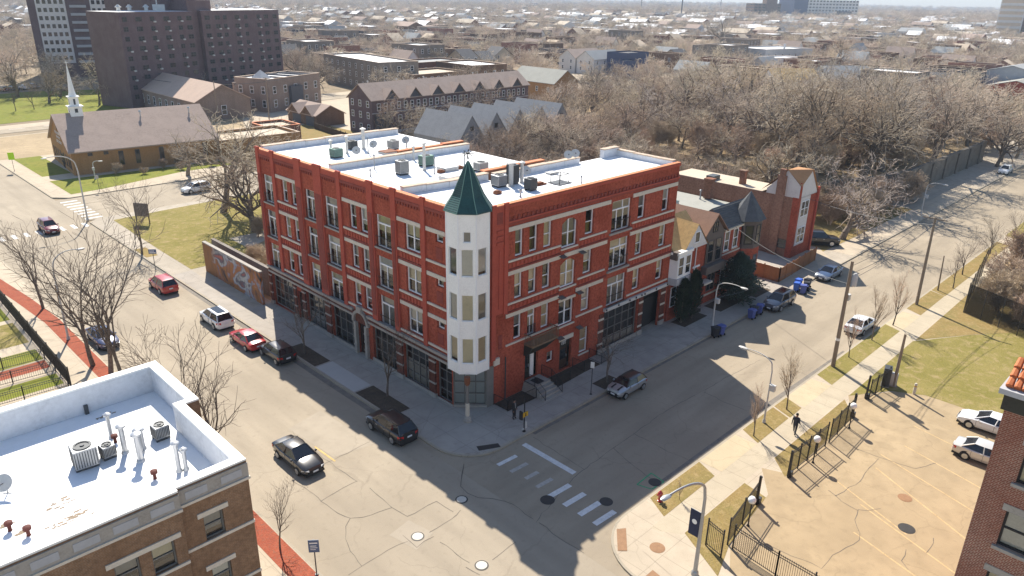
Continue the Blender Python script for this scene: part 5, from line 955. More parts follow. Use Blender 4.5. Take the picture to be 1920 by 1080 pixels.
cover(-11.52, -8.2, .33, 'pale_lid', 'pale round lid in a square patch on the sunlit street'); cover(-10.35, -12.75, .33, 'pale_lid', 'pale round lid nearest the bottom edge of the street'); cover(-7.2, -7.35, .33, 'pale_lid', 'lid lying across the edge of the big shadow on the street')
cover(-3.1, -11.3, .4, 'iron', 'dark manhole cover left of the crossing bars'); cover(-.4, -14.1, .36, 'iron', 'dark manhole cover right of the crossing bars'); cover(3.7, -15.1, .36, 'iron', 'dark manhole cover inside the green painted square'); cover(11.2, -29, .42, 'iron', 'dark cover in the middle of the parking lot', .135); cover(14.4, -27.8, .36, 'rust_lid', 'rusty drain cover among the yellow stall lines', .135); cover(-1.75, -19.1, .38, 'rust_lid', 'rusty round cover in the corner pavement', .145)
SEAMS = [[(-14.25, 2.11), (-14.04, 0.96), (-13.94, -0.7), (-14.01, -1.14), (-13.91, -2.37), (-13.71, -3.52), (-13.56, -3.9), (-14.19, -4.36), (-14.83, -5.32), (-15.23, -6.45), (-15.45, -7.98)], [(-14.01, -1.14), (-12.32, -0.93), (-11.05, -0.92)], [(-13.56, -3.9), (-12.94, -4.37), (-11.9, -4.63), (-11.02, -4.86)], [(-10.88, -2.16), (-11.02, -4.86), (-10.84, -6.24)], [(-10.84, -6.24), (-9.75, -6.31), (-8.52, -6.35)], [(-8.52, -6.35), (-8.49, -7.13), (-8.42, -7.94)], [(-16.4, -8.05), (-15.45, -7.98), (-13.57, -7.92), (-12.83, -7.98), (-12.21, -8.14)], [(-12.11, -7.47), (-12.16, -8.95), (-10.8, -8.89)], [(-10.77, -8.41), (-8.95, -8.39), (-7.97, -8.12)], [(-10.85, -9.54), (-10.81, -11.07), (-10.72, -12.09)], [(-9.58, -12.86), (-7.51, -12.72)], [(-11.11, -12.22), (-10.94, -13.26)], [(-4.45, -4.45), (-5.81, -5.73), (-6.31, -6.22), (-6.47, -7.13), (-6.27, -7.97), (-5.65, -8.69), (-5.25, -9.45), (-5.08, -10.61), (-5.17, -11.99)], [(-11.12, 7.7), (-11.27, 7.17), (-11.25, 5.03), (-11.33, 2.94), (-11.16, 0.44), (-11.1, -1.0)], [(-12.17, 2.26), (-10.83, 2.32), (-9.14, 2.41), (-7.69, 2.48)], [(-5.3, -12.34), (-2.31, -11.47), (0.48, -10.84), (4.93, -10.52), (12.33, -10.18), (19.93, -10.56), (26.34, -10.95)], [(4.93, -10.52), (4.18, -13.03), (3.74, -15.39)], [(7.63, -10.35), (7.54, -12.98), (7.66, -15.43)], [(17.24, -10.61), (16.98, -12.8), (17.11, -14.66)], [(1.63, -5.47), (1.4, -8.38), (1.3, -10.75)], [(-5.17, -12.46), (-5.3, -14.39), (-5.22, -16.25)], [(-5.81, -5.73), (-4.45, -4.45)], [(3.33, -23.29), (3.51, -25.11), (3.78, -26.8), (4.73, -26.8), (6.0, -26.94), (7.89, -27.35), (8.56, -27.13), (9.64, -26.37), (10.84, -26.11), (11.16, -26.57), (12.06, -27.1)], [(11.16, -24.46), (12.11, -24.68), (14.07, -24.97), (16.19, -24.78), (17.84, -24.8)], [(17.92, -23.28), (18.08, -25.03), (18.45, -27.1), (20.29, -27.89)], [(10.72, -26.16), (10.89, -25.03), (11.44, -23.87)], [(11.48, -30.48), (10.48, -30.66), (9.74, -30.64)], [(9.15, -29.67), (7.91, -29.83), (7.41, -30.39)]]
M('tar', (.15, .128, .10), .8, .3, 3)
for k, pl in enumerate(SEAMS):                                      # cracks and slab joints that run across the street and the lot
    m = MB(); L = []; R_ = []; z = .137 if pl[0][1] < -21 and pl[0][0] > 0 else .0085; q = []
    for a, b in zip(pl, pl[1:]):
        n = max(1, int(math.dist(a, b) / .5)); w_ = (b[0] - a[0], b[1] - a[1]); l_ = math.dist(a, b) or 1
        for i in range(n): j = rnd.gauss(0, .045) if i else 0; q.append((a[0] + w_[0] * i / n - w_[1] / l_ * j, a[1] + w_[1] * i / n + w_[0] / l_ * j))
    q.append(pl[-1])
    for i, p in enumerate(q):
        a = q[max(0, i - 1)]; b = q[min(len(q) - 1, i + 1)]; l_ = math.dist(a, b) or 1; nx, ny = -(b[1] - a[1]) / l_, (b[0] - a[0]) / l_; w_ = rnd.uniform(.008, .026); L.append((p[0] + nx * w_, p[1] + ny * w_, z)); R_.append((p[0] - nx * w_, p[1] - ny * w_, z))
    m.add(L + R_, [(i, i + 1, len(q) + i + 1, len(q) + i) for i in range(len(q) - 1)]); struct('tar_seam', m, 'tar')
M('gutter_grime', (.20, .175, .145), .85, .35, 1.5, stretch='world')
for pl, z in (([(3.5, S0 + .06), (34, S0 + .06), (34, S0 + .3), (20, S0 + .55), (3.5, S0 + .5)], .0075), ([(W1 - .06, 1), (W1 - .06, 60), (W1 - .35, 60), (W1 - .6, 12), (W1 - .5, 1)], .006), ([(2, S1 - .06), (60, S1 - .06), (60, S1 - .3), (2, S1 - .35)], .0075)): sheet('gutter', pl, z, 'gutter_grime')
# ---------------------------------------------------------------- cars
M('tyre', (.02, .02, .021), .8, .1); M('alloy', (.52, .53, .54), .35, .05, metal=.8); M('car_glass', (.012, .014, .018), .05, 0, spec=.7); M('tail_red', (.55, .02, .015), .25, 0, spec=.5); M('head_lens', (.75, .77, .78), .12, 0, spec=.6); M('trim_black', (.02, .02, .022), .5, 0); M('plate', (.7, .72, .75), .5, 0)
def paint(name, c, metal=.0): return M(name, c, .28, 0, 1, metal, spec=.5, coat=.8)
paint('paint_black', (.012, .012, .014)); paint('paint_red', (.42, .018, .02)); paint('paint_white', (.78, .79, .80)); paint('paint_silver', (.42, .44, .46), .5); paint('paint_grey', (.13, .14, .16), .4); paint('paint_blue', (.03, .045, .12), .2); paint('paint_maroon', (.17, .015, .025)); paint('paint_pale_blue', (.36, .42, .50), .4); paint('paint_beige', (.62, .60, .55), .2)
def car(label, loc, heading, paint_='paint_black', kind='sedan', scale=1.0, group=None, roof_mat=None, stripes=False, sunroof=False):
    # side profile of the lower body (x forward): x, top z, half width
    K = {'sedan': dict(L=4.65, W=1.80, H=1.45, prof=[(-2.32, .62, .68), (-2.25, .92, .80), (-1.6, .99, .87), (-1.0, .95, .90), (.9, .95, .90), (1.25, .92, .89), (1.9, .82, .86), (2.2, .70, .76), (2.32, .48, .62)], cab=(-1.75, 1.15, -1.0, .25), wb=1.36, wr=.32),
         'suv': dict(L=4.65, W=1.86, H=1.68, prof=[(-2.3, .70, .72), (-2.25, 1.05, .85), (-1.9, 1.08, .90), (.8, 1.06, .92), (1.2, 1.05, .92), (1.9, .96, .88), (2.2, .84, .78), (2.32, .58, .64)], cab=(-2.2, 1.25, -1.75, .45), wb=1.34, wr=.36),
         'hatch': dict(L=3.75, W=1.70, H=1.42, prof=[(-1.85, .62, .66), (-1.8, .90, .80), (-1.4, .97, .85), (.6, .95, .86), (.9, .94, .86), (1.5, .86, .82), (1.78, .72, .72), (1.88, .5, .6)], cab=(-1.78, .98, -1.4, .35), wb=1.22, wr=.31),
         'pickup': dict(L=5.6, W=1.98, H=1.9, prof=[(-2.8, .75, .8), (-2.75, 1.15, .93), (-1.0, 1.18, .96), (1.2, 1.18, .97), (1.5, 1.17, .97), (2.4, 1.1, .94), (2.75, .98, .86), (2.82, .65, .72)], cab=(-2.6, 1.45, -2.35, .7), wb=1.7, wr=.41)}[kind]
    t = thing('car' if kind != 'pickup' else 'pickup_truck', label, 'car', loc, rad(heading), group); t.scale = (scale,) * 3
    pr = K['prof']; zb = .24 if kind != 'pickup' else .32; sec = []
    for x, z, hw in pr:
        z0 = zb + (.1 if abs(x) > K['L'] * .46 else 0)
        sec.append([(x, -hw * .86, z0), (x, -hw * .99, z0 + .16), (x, -hw, z0 + (z - z0) * .5), (x, -hw * .985, z - .1 * (z - z0)), (x, -hw * .9, z - .015), (x, -hw * .5, z + .025), (x, 0, z + .035)])
    m = MB(); rows = [[*s, *[(p[0], -p[1], p[2]) for p in s[-2::-1]]] for s in sec]; n = len(rows[0]); vs = [p for r_ in rows for p in r_]
    m.add(vs, [(i * n + k, i * n + k + 1, (i + 1) * n + k + 1, (i + 1) * n + k) for i in range(len(rows) - 1) for k in range(n - 1)] + [(i * n, (i + 1) * n, (i + 1) * n + n - 1, i * n + n - 1) for i in range(len(rows) - 1)] + [tuple(range(n))[::-1], tuple((len(rows) - 1) * n + k for k in range(n))])
    m.build('body', paint_, t, smooth=38)
    # cabin: base at the belt line, roof above
    r0, r1, t0, t1 = K['cab']; H = K['H']; belt = float(np.interp(0, [p[0] for p in pr], [p[1] for p in pr])) - .02; hb = K['W'] / 2 * .93; ht = K['W'] / 2 * .70
    def ring(xr, xf, hw, z): return [(xr, -hw * .93, z), ((xr + xf) / 2, -hw, z), (xf, -hw * .9, z), (xf, hw * .9, z), ((xr + xf) / 2, hw, z), (xr, hw * .93, z)]
    zb0 = float(np.interp(r0, [p[0] for p in pr], [p[1] for p in pr])); zf0 = float(np.interp(r1, [p[0] for p in pr], [p[1] for p in pr]))
    lo = ring(r0, r1, hb, belt); lo[0] = (lo[0][0], lo[0][1], zb0); lo[5] = (lo[5][0], lo[5][1], zb0); lo[2] = (lo[2][0], lo[2][1], zf0); lo[3] = (lo[3][0], lo[3][1], zf0); hi = ring(t0, t1, ht, H - .06)
    for nm, q in (('windscreen', [(2, 3)]), ('rear_window', [(5, 0)]), ('side_window', [(0, 1), (1, 2)]), ('side_window', [(3, 4), (4, 5)])):
        m = MB()
        for a, b in q: m.quad(lo[a], lo[b], hi[b], hi[a])
        m.build(nm, 'car_glass', t)
    m = MB(); rf = [(x * 1.0, y * 1.03, z + .005) for x, y, z in hi]; cr_ = [(p[0] * .8, p[1] * .75, H) for p in hi]; m.add(rf + cr_, [(i, (i + 1) % 6, 6 + (i + 1) % 6, 6 + i) for i in range(6)] + [tuple(range(6, 12))])
    for i in (0, 2, 3, 5): a = Vector(lo[i]); b = Vector(hi[i]); m.tube([a, b], [.055, .045], 5)
    for i in (1, 4): a = Vector(lo[i]); b = Vector(hi[i]); m.tube([a, b], [.04, .035], 4)
    if kind == 'suv': [m.bar((t0 + .1, s * ht * .9, H + .03), (t1 - .1, s * ht * .9, H + .03), .04, .04) for s in (-1, 1)]
    m.build('roof', roof_mat or paint_, t, smooth=30)
    if sunroof: m = MB(); m.box(t0 + .25, t1 - .1, -ht * .6, ht * .6, H, H + .015); m.build('sunroof', 'car_glass', t)
    if stripes: m = MB(); [m.bar((1.05, s * .33, .955), (1.72, s * .33, .85), .16, .02) for s in (-1, 1)]; m.each('bonnet_stripe', 'trim_black', t)
    wr = K['wr']; hw = K['W'] / 2
    for sx in (1, -1):
        for s in (-1, 1):
            x = sx * K['wb']; y = s * hw
            m = MB(); m.lathe([(wr + .06, -.012), (wr + .06, .012)], 18); m.mul(Matrix.Translation((x, y - s * .03, wr + .02)) @ Matrix.Rotation(rad(90), 4, 'X')); m.build('wheel_arch', 'trim_black', t)
            m = MB(); m.lathe([(wr * .9, -.11), (wr, -.08), (wr, .08), (wr * .9, .11)], 18); m.mul(Matrix.Translation((x, y - s * .085, wr)) @ Matrix.Rotation(rad(90), 4, 'X')); w_ = m.build('wheel', 'tyre', t, smooth=40)
            m = MB(); m.lathe([(wr * .66, -.012), (wr * .62, .012)], 14)
            for k in range(5): m.bar((0, 0, .0), (wr * .62 * math.cos(k * 1.257), wr * .62 * math.sin(k * 1.257), 0), .07, .04)
            m.mul(Matrix.Translation((x, y + s * .03, wr)) @ Matrix.Rotation(rad(90), 4, 'X')); m.build('rim', 'alloy', w_)
    fx, fz, fw = pr[-2]; rx, rz_, rw = pr[1]
    for s in (-1, 1):
        m = MB(); m.add([(fx - .32, s * (fw + .09), fz - .02), (fx + .02, s * fw * .98, fz - .05), (fx + .1, s * fw * .6, fz - .06), (fx + .11, s * fw * .62, fz - .2), (fx + .04, s * fw * 1.0, fz - .2), (fx - .28, s * (fw + .1), fz - .13), (fx - .25, s * fw * .8, fz - .1)], [(0, 1, 2, 3, 4, 5), (0, 6, 2, 1), (5, 4, 3, 6)]); m.build('headlight', 'head_lens', t)
        m = MB(); m.box(rx - .06, rx + .22, s * rw - (.22 if s > 0 else -.05), s * rw + (.05 if s > 0 else .22 - .44 + .22 - .0 if False else .22), rz_ - .32, rz_ - .08) if False else m.add([(rx + .25, s * (rw + .05), rz_ - .07), (rx - .035, s * (rw - .0), rz_ - .08), (rx - .05, s * rw * .62, rz_ - .1), (rx - .06, s * rw * .62, rz_ - .3), (rx - .045, s * (rw - .0), rz_ - .3), (rx + .2, s * (rw + .055), rz_ - .26)], [(0, 1, 2, 3, 4, 5)]); m.build('taillight', 'tail_red', t)
        m = MB(); m.lathe([(.06, 0), (.1, .05), (.09, .14), (.03, .18)], 8); m.mul(Matrix.Translation((r1 - .42, s * (hb + .12), belt + .03)) @ Matrix.Rotation(rad(90), 4, 'Y') @ Matrix.Scale(.9, 4)); m.build('mirror', paint_, t, smooth=50)
        m = MB()
        for x in (-.35, .62): m.box(x - .1, x + .1, s * (hw * .985) - .015, s * (hw * .985) + .015, belt - .2, belt - .16)
        m.build('door_handle', 'alloy', t) if kind != 'hatch' else None
        m = MB(); [m.box(x - .008, x + .008, s * (hw * .99) - .012, s * (hw * .99) + .012, zb + .12, belt - .05) for x in ((-.28, .95, -1.05) if kind != 'hatch' else (-.5, .85))]; m.build('door_seam', 'trim_black', t)
    m = MB(); m.box(pr[-1][0] - .02, pr[-1][0] + .03, -.45, .45, .36, .56); m.build('grille', 'trim_black', t)
    for x, z in ((pr[0][0] - .03, .55 if kind != 'suv' else .72), (pr[-1][0] + .035, .4)): m = MB(); m.box(x - .015, x + .015, -.2, .2, z, z + .13); m.build('number_plate', 'plate', t)
    m = MB(); m.box(pr[0][0] + .05, pr[-1][0] - .05, -hw * .8, hw * .8, .16, .3); m.build('underbody', 'trim_black', t)
    return t
gk = 'cars parked along the kerb of the wide street'
car('black sedan driving down the sunlit middle of the wide street', (-12.8, 3.8, 0), -90, 'paint_black', 'sedan')
car('black crossover parked by the kerb near the street corner', (-5.78, 2.4, 0), 90, 'paint_black', 'suv', group=gk)
car('small black hatchback parked behind the red sedan at the edge of the shadow', (-5.85, 19.7, 0), 90, 'paint_black', 'hatch', 1.08, gk); car('bright red sedan parked between a white crossover and a black hatchback', (-6.6, 24.1, 0), 90, 'paint_red', 'sedan', group=gk)
car('white crossover with a dark sunroof parked by the mural', (-6.65, 30.6, 0), 90, 'paint_white', 'suv', group=gk, sunroof=True); car('red crossover parked alone beside the pavement past the mural', (-6.95, 43.4, 0), 90, 'paint_red', 'suv', group=gk)
car('dark blue sedan parked behind bare trees on the far kerb of the wide street', (-16.3, 33.6, 0), -90, 'paint_blue', 'sedan'); car('maroon car crossing the junction by the church', (-10.0, 75.4, 0), -90, 'paint_maroon', 'suv')
car('white and dark police style crossover on the cross street near the church', (13.9, 83.8, .004), 184, 'paint_white', 'suv'); gr = 'cars parked along the side street'
car('small silver car with black roof and bonnet stripes', (12.55, -5.95, .004), 180, 'paint_silver', 'hatch', group=gr, roof_mat='paint_black', stripes=True); car('grey crossover parked beside the blue bins', (39.85, -5.95, .004), 180, 'paint_grey', 'suv', group=gr, sunroof=True); car('pale blue sedan parked in front of the wooden fence', (53.0, -5.75, .004), 180, 'paint_pale_blue', 'sedan', group=gr)
car('white sedan parked on the sunny side of the side street by saplings', (40.3, -14.55, .004), 0, 'paint_white', 'sedan', group=gr); car('white sedan far up the side street under a tree', (137.8, -4.3, .004), 180, 'paint_white', 'suv', group=gr)
car('black pickup standing in the driveway behind the tall narrow house', (64.2, .9, .13), -50, 'paint_black', 'pickup', 1.04); car('white sedan facing the lawn in the parking lot', (28.2, -29.4, .13), 92, 'paint_white', 'sedan'); car('cream sedan with its tail to the lot, beside the maroon building', (23.2, -30.5, .13), -88, 'paint_beige', 'sedan')
car('blue car waiting on the road by the brick hall', (46.3, 176.5, 0), 8, 'paint_blue', 'suv')
base = None
for i, (x, y) in enumerate([(-8 + k * 3.05, 243.5 + k * .75) for k in range(14)]):
    mt = ('paint_white', 'paint_grey', 'paint_silver', 'paint_black', 'paint_maroon', 'paint_blue')[i % 6]
    if i in (4, 9): continue
    c = car({'paint_white': 'white', 'paint_grey': 'grey', 'paint_silver': 'silver', 'paint_black': 'black', 'paint_maroon': 'maroon', 'paint_blue': 'blue'}[mt] + ' car in the car park before the tower block', (x, y, 0), 100 + (i % 2) * 180, mt, 'suv' if i % 3 else 'sedan', group='cars in the tower block car park')
# ---------------------------------------------------------------- street lamps, poles, signs
def lamp(label, base, head, h, mt='lamp_grey', box=False, group='street lamps with curved arms', banner=None, r=.09):
    t = thing('street_lamp', label, 'street lamp', base, 0, group); hx, hy, hz = (head[0] - base[0], head[1] - base[1], head[2] - base[2]); m = MB(); m.tube([(0, 0, 0), (0, 0, h * .75), (hx * .04, hy * .04, h * .86)], [r * 1.15, r * .75, r * .7], 10); m.lathe([(r * 1.9, 0), (r * 1.7, .25), (r * 1.15, .35)], 10); m.build('pole', mt, t, smooth=50)
    m = MB(); pts = []
    for i in range(9): f = i / 8; pts.append((hx * (.04 + .9 * f ** 1.5), hy * (.04 + .9 * f ** 1.5), h * .86 + (hz - h * .86) * math.sin(f * math.pi / 2) + (.12 * h * .3) * math.sin(f * math.pi) * .6))
    m.tube(pts, [r * .7 - .025 * i / 8 for i in range(9)], 8); m.build('arm', mt, t, smooth=50)
    m = MB(); d = math.atan2(hy, hx); m.lathe([(.06, -.4), (.15, -.2), (.18, .1), (.12, .32), (.04, .4)], 10); m.mul(Matrix.Translation((hx, hy, hz - .02)) @ Matrix.Rotation(d, 4, 'Z') @ Matrix.Rotation(rad(90), 4, 'Y') @ Matrix.Scale(.45, 4, (1, 0, 0))); m.build('lamp_head', mt, t, smooth=50); m = MB(); m.box(-.26, .26, -.1, .1, -.03, .0); m.mul(Matrix.Translation((hx, hy, hz - .1)) @ Matrix.Rotation(d, 4, 'Z')); m.build('lens', 'lens', t)
    if banner: m = MB(); m.box(-.03, .03, *banner); m.build('banner', 'navy_cloth', t); q = MB(); q.lathe([(.16, -.005), (.16, .005)], 16); q.mul(Matrix.Translation((-.035, (banner[0] + banner[1]) / 2, banner[2] + .95)) @ Matrix.Rotation(rad(90), 4, 'Y')); q.build('banner_emblem', 'white_panel', t); q = MB(); [q.bar((0, 0, z), (0, banner[1] if abs(banner[1]) > abs(banner[0]) else banner[0], z), .03, .03) for z in (banner[2], banner[3])]; q.build('banner_bracket', mt, t)
    if box: m = MB(); m.box(-.25, .05, -.5, -.05, h * .5, h * .5 + .5); m.box(-.1, .0, -.1, 0, h * .52, h * .55); m.build('camera_box', 'lamp_grey', t)
    return t
M('navy_cloth', (.035, .04, .075), .8, .2, 2)
lamp('tall lamp at the near corner of the parking lot, with a dark banner', (-2.05, -21.9, .12), (-5.3, -21.4, 7.0), 7.1, 'grey_metal', banner=(.1, .75, 2.6, 4.3), r=.12)
lamp('pale lamp arching over the pavement in front of the row houses', (29.63, -3.9, .12), (29.6, -6.8, 5.1), 5.2, box=True); lamp('slender lamp among the saplings on the sunny kerb', (16.25, -16.6, .12), (16.3, -14.0, 5.75), 6.0, box=True, r=.07); lamp('far lamp on the side street by the embankment wall', (91.9, -3.6, .12), (91.9, -6.1, 5.3), 5.4, box=True); lamp('tall lamp at the junction in front of the church', (-4.6, 77.3, .12), (-8.4, 77.2, 9.6), 9.6, r=.11); lamp('short lamp with a box beside the church wall', (4.4, 103.2, .12), (5.5, 102.6, 3.3), 3.3, box=True)
lamp('grey lamp post leaning among the bare street trees, with a brown banner', (-18.55, 36.2, .12), (-16.0, 36.2, 8.6), 8.8, r=.09)
m = MB(); m.box(.05, .12, .15, 1.0, 3.4, 5.3); tt = thing('banner', 'brown and orange banner hanging from the lamp post among the bare trees', 'banner', (-18.55, 36.2, .12)); m.build('cloth', 'rust', tt); m = MB(); m.box(.04, .05, .15, 1.0, 4.6, 4.85); m.box(.04, .05, .25, .9, 4.2, 4.4); m.build('stripe', 'road_yellow', tt); m = MB(); [m.bar((0.08, -.0, z), (.08, 1.0, z), .03, .03) for z in (3.4, 5.3)]; m.build('bracket', 'lamp_grey', tt)
def pole(label, x, y, h, lean=(0, 0), arms=True, r=.15, tr=False, guard=False):
    t = thing('utility_pole', label, 'utility pole', (x, y, .12)); m = MB(); m.tube([(0, 0, 0), (lean[0] * .5, lean[1] * .5, h * .5), (*lean, h)], [r * 1.15, r, r * .75], 10); m.build('pole', 'wood_pole', t, smooth=50)
    if arms:
        for z in ((h - .25,) if arms == 1 else (h - .25, h - .9)): m = MB(); m.box(lean[0] - .06, lean[0] + .06, lean[1] - 1.2, lean[1] + 1.2, z, z + .12); a = m.build('crossarm', 'wood_pole', t); m = MB(); [m.lathe([(.04, z + .12), (.06, z + .2), (.03, z + .3)], 8, (lean[0], lean[1] + u)) for u in (-1.1, -.6, .6, 1.1)]; m.build('insulator', 'lamp_grey', a)
    if tr: m = MB(); m.lathe([(.1, h * .78), (.24, h * .79), (.24, h * .88), (.1, h * .9)], 12, (lean[0] * .8 + .1, lean[1] * .8 - .42)); m.build('transformer', 'lamp_grey', t, smooth=40); m = MB(); m.box(-.2, .2, -.3, .1, h * .64, h * .645 + .5); m.build('meter_box', 'lamp_grey', t)
    if guard: m = MB(); m.lathe([(r * 1.12, h * .26), (r * 1.12, h * .285)], 10, (lean[0] * .27, lean[1] * .27)); m.build('notice_band', 'white_panel', t)
    return t
pole('tall wooden pole with transformer on the sunny verge', 29.86, -16.25, 10.3, (-.5, -.1), 0, .17, True, True); pole('wooden pole with a crossarm farther up the verge', 51.45, -16.3, 9.9, (.3, .2), 1, .15); pole('short wooden pole by the gate boxes of the parking lot', 30.0, -21.5, 5.0, (0, 0), 0, .13)
pole('slim bare pole by the dark screened fence', 57.9, -16.5, 4.2, (0, .2), 0, .08); pole('wooden pole with a transformer across the church road', 43.6, 190.5, 10, (-.4, 0), 1, .16, True); pole('thin dark pole standing before the brick hall', 48.0, 150.5, 10, (0, 0), 0, .13); pole('dark pole at the corner of the brick hall', 59.6, 146, 10.5, (.2, 0), 1, .14)
def wire(label, a, b, sag=.6, r=.022):
    m = MB(); pts = [tuple(a[k] + (b[k] - a[k]) * i / 12 - (sag * 4 * (i / 12) * (1 - i / 12) if k == 2 else 0) for k in range(3)) for i in range(13)]; m.tube(pts, r, 4); tag(m.build('wire', 'dark_metal'), label, 'wire')
for k, (dy, lab) in enumerate(((-.5, 'lower'), (0, 'middle'), (.6, 'upper'))): wire(lab + ' wire between the transformer pole and the crossarm pole', (29.4, -16.3 + dy * .3, 9.2 + dy), (51.7, -16.1 + dy, 9.9 if dy else 9.2), .5); wire(lab + ' wire running on from the crossarm pole past the dark fence', (51.7, -16.1 + dy, 9.9 if dy else 9.2), (110, -15.5 + dy, 10.4 + dy * .4), .9)
wire('wire crossing the street from the transformer pole to the row houses', (29.5, -16.3, 8.3), (39.2, .2, 7.9), .7, .02); wire('wire crossing the street toward the tall narrow house', (51.7, -16.2, 9.2), (58.5, .4, 7.6), .6); wire('thin wire strung from the pale street lamp toward the bins', (29.8, -4, 3.2), (44.5, -5, 2.6), .35, .02)
wire('pale thick cable sagging between the church road poles', (43.5, 190.3, 8.2), (59.6, 146, 9.6), 1.4, .06); wire('thin cable from the brick hall pole toward the brown flats', (59.7, 146, 9.9), (90, 170, 9.5), .9, .04)
def sign(label, x, y, h, w_, hh, mt, rz=0, name='street_sign', pm='dark_metal', detail=None):
    t = thing(name, label, 'sign', (x, y, .12), rad(rz)); m = MB(); m.tube([(0, 0, 0), (0, 0, h)], .035, 6); m.lathe([(.12, 0), (.1, .06)], 8); m.build('post', pm, t); m = MB(); m.box(-w_ / 2, w_ / 2, -.06, -.035, h - hh, h); p_ = m.build('plate', mt, t)
    if detail:
        m = MB()
        for a in detail: m.box(*a[:2], -.066, -.06, h - hh + a[2], h - hh + a[3])
        m.build('lettering', 'white_panel', p_)
    return t
M('sign_blue', (.10, .14, .24), .5, .1); M('sign_yellow', (.62, .36, .03), .5, .1); M('sign_white', (.72, .72, .70), .5, .06); M('sign_lime', (.45, .75, .02), .5, .05)
sign('blue bus stop sign by the lower left kerb', -17.75, -6.9, 2.5, .6, .85, 'sign_blue', -40, detail=[(-.22, .22, .6, .68), (-.2, .15, .42, .47), (-.2, .2, .3, .34), (-.2, .1, .18, .22)]); sign('blue and white sign on the pavement near the red crossover', -5.35, 50, 2.6, .9, .55, 'sign_blue', -40, detail=[(-.35, .35, .1, .18), (-.35, .2, .3, .38)]); sign('small white parking sign on a dark post by the silver car', 9.7, -4.4, 3.05, .32, .55, 'sign_white', -60); sign('small sign on a thin post before the church lawn', 2.2, 94.0, 2.6, .5, .5, 'grey_metal', -40); sign('bright lime crossing sign at the left edge near the church', -4.3, 119, 3.4, 1.0, 1.3, 'sign_lime', -30)
t = thing('pedestrian_signal', 'dark post with a yellow sign by the man on the corner', 'sign', (1.55, -4.55, .12)); m = MB(); m.tube([(0, 0, 0), (0, 0, 2.9)], .05, 8); m.lathe([(.13, 0), (.12, .1)], 10); m.build('post', 'black_metal', t); m = MB(); m.box(-.3, .3, -.1, -.03, 1.35, 1.72); m.build('plate', 'sign_yellow', t); m = MB(); m.box(-.42, -.3, -.14, .14, 1.2, 1.9); m.box(.0, .08, -.115, -.1, 1.4, 1.66); m.build('signal_box', 'black_metal', t); m = MB(); m.box(.02, .14, -.16, -.05, .35, .9); m.box(-.25, -.08, -.1, 0, .25, .35); m.build('push_button', 'lamp_grey', t)
t = thing('notice_board', 'brown notice board on two legs in the corner lawn', 'sign', (.6, 70.3, .13), rad(-55)); m = MB(); [m.box(x - .06, x + .06, -.05, .05, 0, 3.0) for x in (-1.0, 1.0)]; m.each('leg', 'dark_wood', t); m = MB(); m.box(-1.1, 1.1, -.06, .06, 1.1, 3.0); m.build('board', 'taupe', t)
# hydrant
t = thing('fire_hydrant', 'red fire hydrant on the dry corner verge', 'hydrant', (2.1, -16.6, .13)); m = MB(); m.lathe([(.18, 0), (.18, .06), (.13, .08), (.13, .55), (.17, .57), (.17, .62), (.13, .7), (.06, .78), (.03, .84)], 12); m.build('barrel', 'paint_red', t, smooth=40); m = MB(); [m.tube([(0, 0, .45), (.24 * math.cos(a), .24 * math.sin(a), .45)], .06, 8) for a in (0, 2.1, 4.2)]; m.build('nozzle', 'paint_red', t)
# bins
def bin_(label, x, y, mt, rz=0, lid=None):
    t = thing('wheelie_bin', label, 'bin', (x, y, .004 if y < -5 else .124), rad(rz), 'wheelie bins at the kerb'); m = MB(); a, b = .26, .33; m.add([(-a, -a, .08), (a, -a, .08), (a, a, .08), (-a, a, .08), (-b, -b, 1.0), (b, -b, 1.0), (b, b, 1.0), (-b, b, 1.0)], [(3, 2, 1, 0), (0, 1, 5, 4), (1, 2, 6, 5), (2, 3, 7, 6), (3, 0, 4, 7), (4, 5, 6, 7)]); m.build('bin_body', mt, t, bevel=.03); m = MB(); m.add([(-.36, -.36, 1.0), (.36, -.36, 1.0), (.36, .36, 1.0), (-.36, .36, 1.0), (-.34, -.3, 1.08), (.34, -.3, 1.08), (.34, .3, 1.12), (-.34, .3, 1.12)], [(0, 1, 5, 4), (1, 2, 6, 5), (2, 3, 7, 6), (3, 0, 4, 7), (4, 5, 6, 7)]); m.bar((-.3, .42, 1.0), (.3, .42, 1.0), .05, .05); m.build('lid', lid or mt, t)
    for s in (-1, 1): m = MB(); m.lathe([(.12, -.03), (.12, .03)], 12); m.mul(Matrix.Translation((s * .27, .28, .12)) @ Matrix.Rotation(rad(90), 4, 'Y')); m.build('wheel', 'tyre', t)
M('bin_blue', (.085, .115, .34), .45, .1); M('bin_bright_blue', (.05, .14, .55), .45, .08); M('bin_black', (.02, .022, .03), .5, .1)
for x, y, mt, lab in ((27.7, -5.35, 'bin_black', 'black bin at the foot of the pale street lamp'), (28.5, -5.5, 'bin_blue', 'blue bin beside a black one at the pale street lamp'), (34.5, -5.6, 'bin_blue', 'purple blue bin at the left of a row of three'), (35.35, -5.35, 'bin_black', 'black bin in the middle of a row of three'), (36.3, -5.5, 'bin_blue', 'purple blue bin next to the grey crossover'), (45.4, -6.1, 'bin_blue', 'blue bin in front of the cluster by the wooden fence'), (45.6, -5.2, 'bin_bright_blue', 'bright blue bin at the left of the fence cluster'), (46.5, -4.95, 'bin_bright_blue', 'bright blue bin at the back of the fence cluster'), (47.7, -5.5, 'bin_black', 'black bin at the right of the fence cluster'), (46.6, -5.9, 'bin_black', 'black bin among the blue ones by the wooden fence')): bin_(lab, x, y, mt, rnd.uniform(-25, 25) + 180)
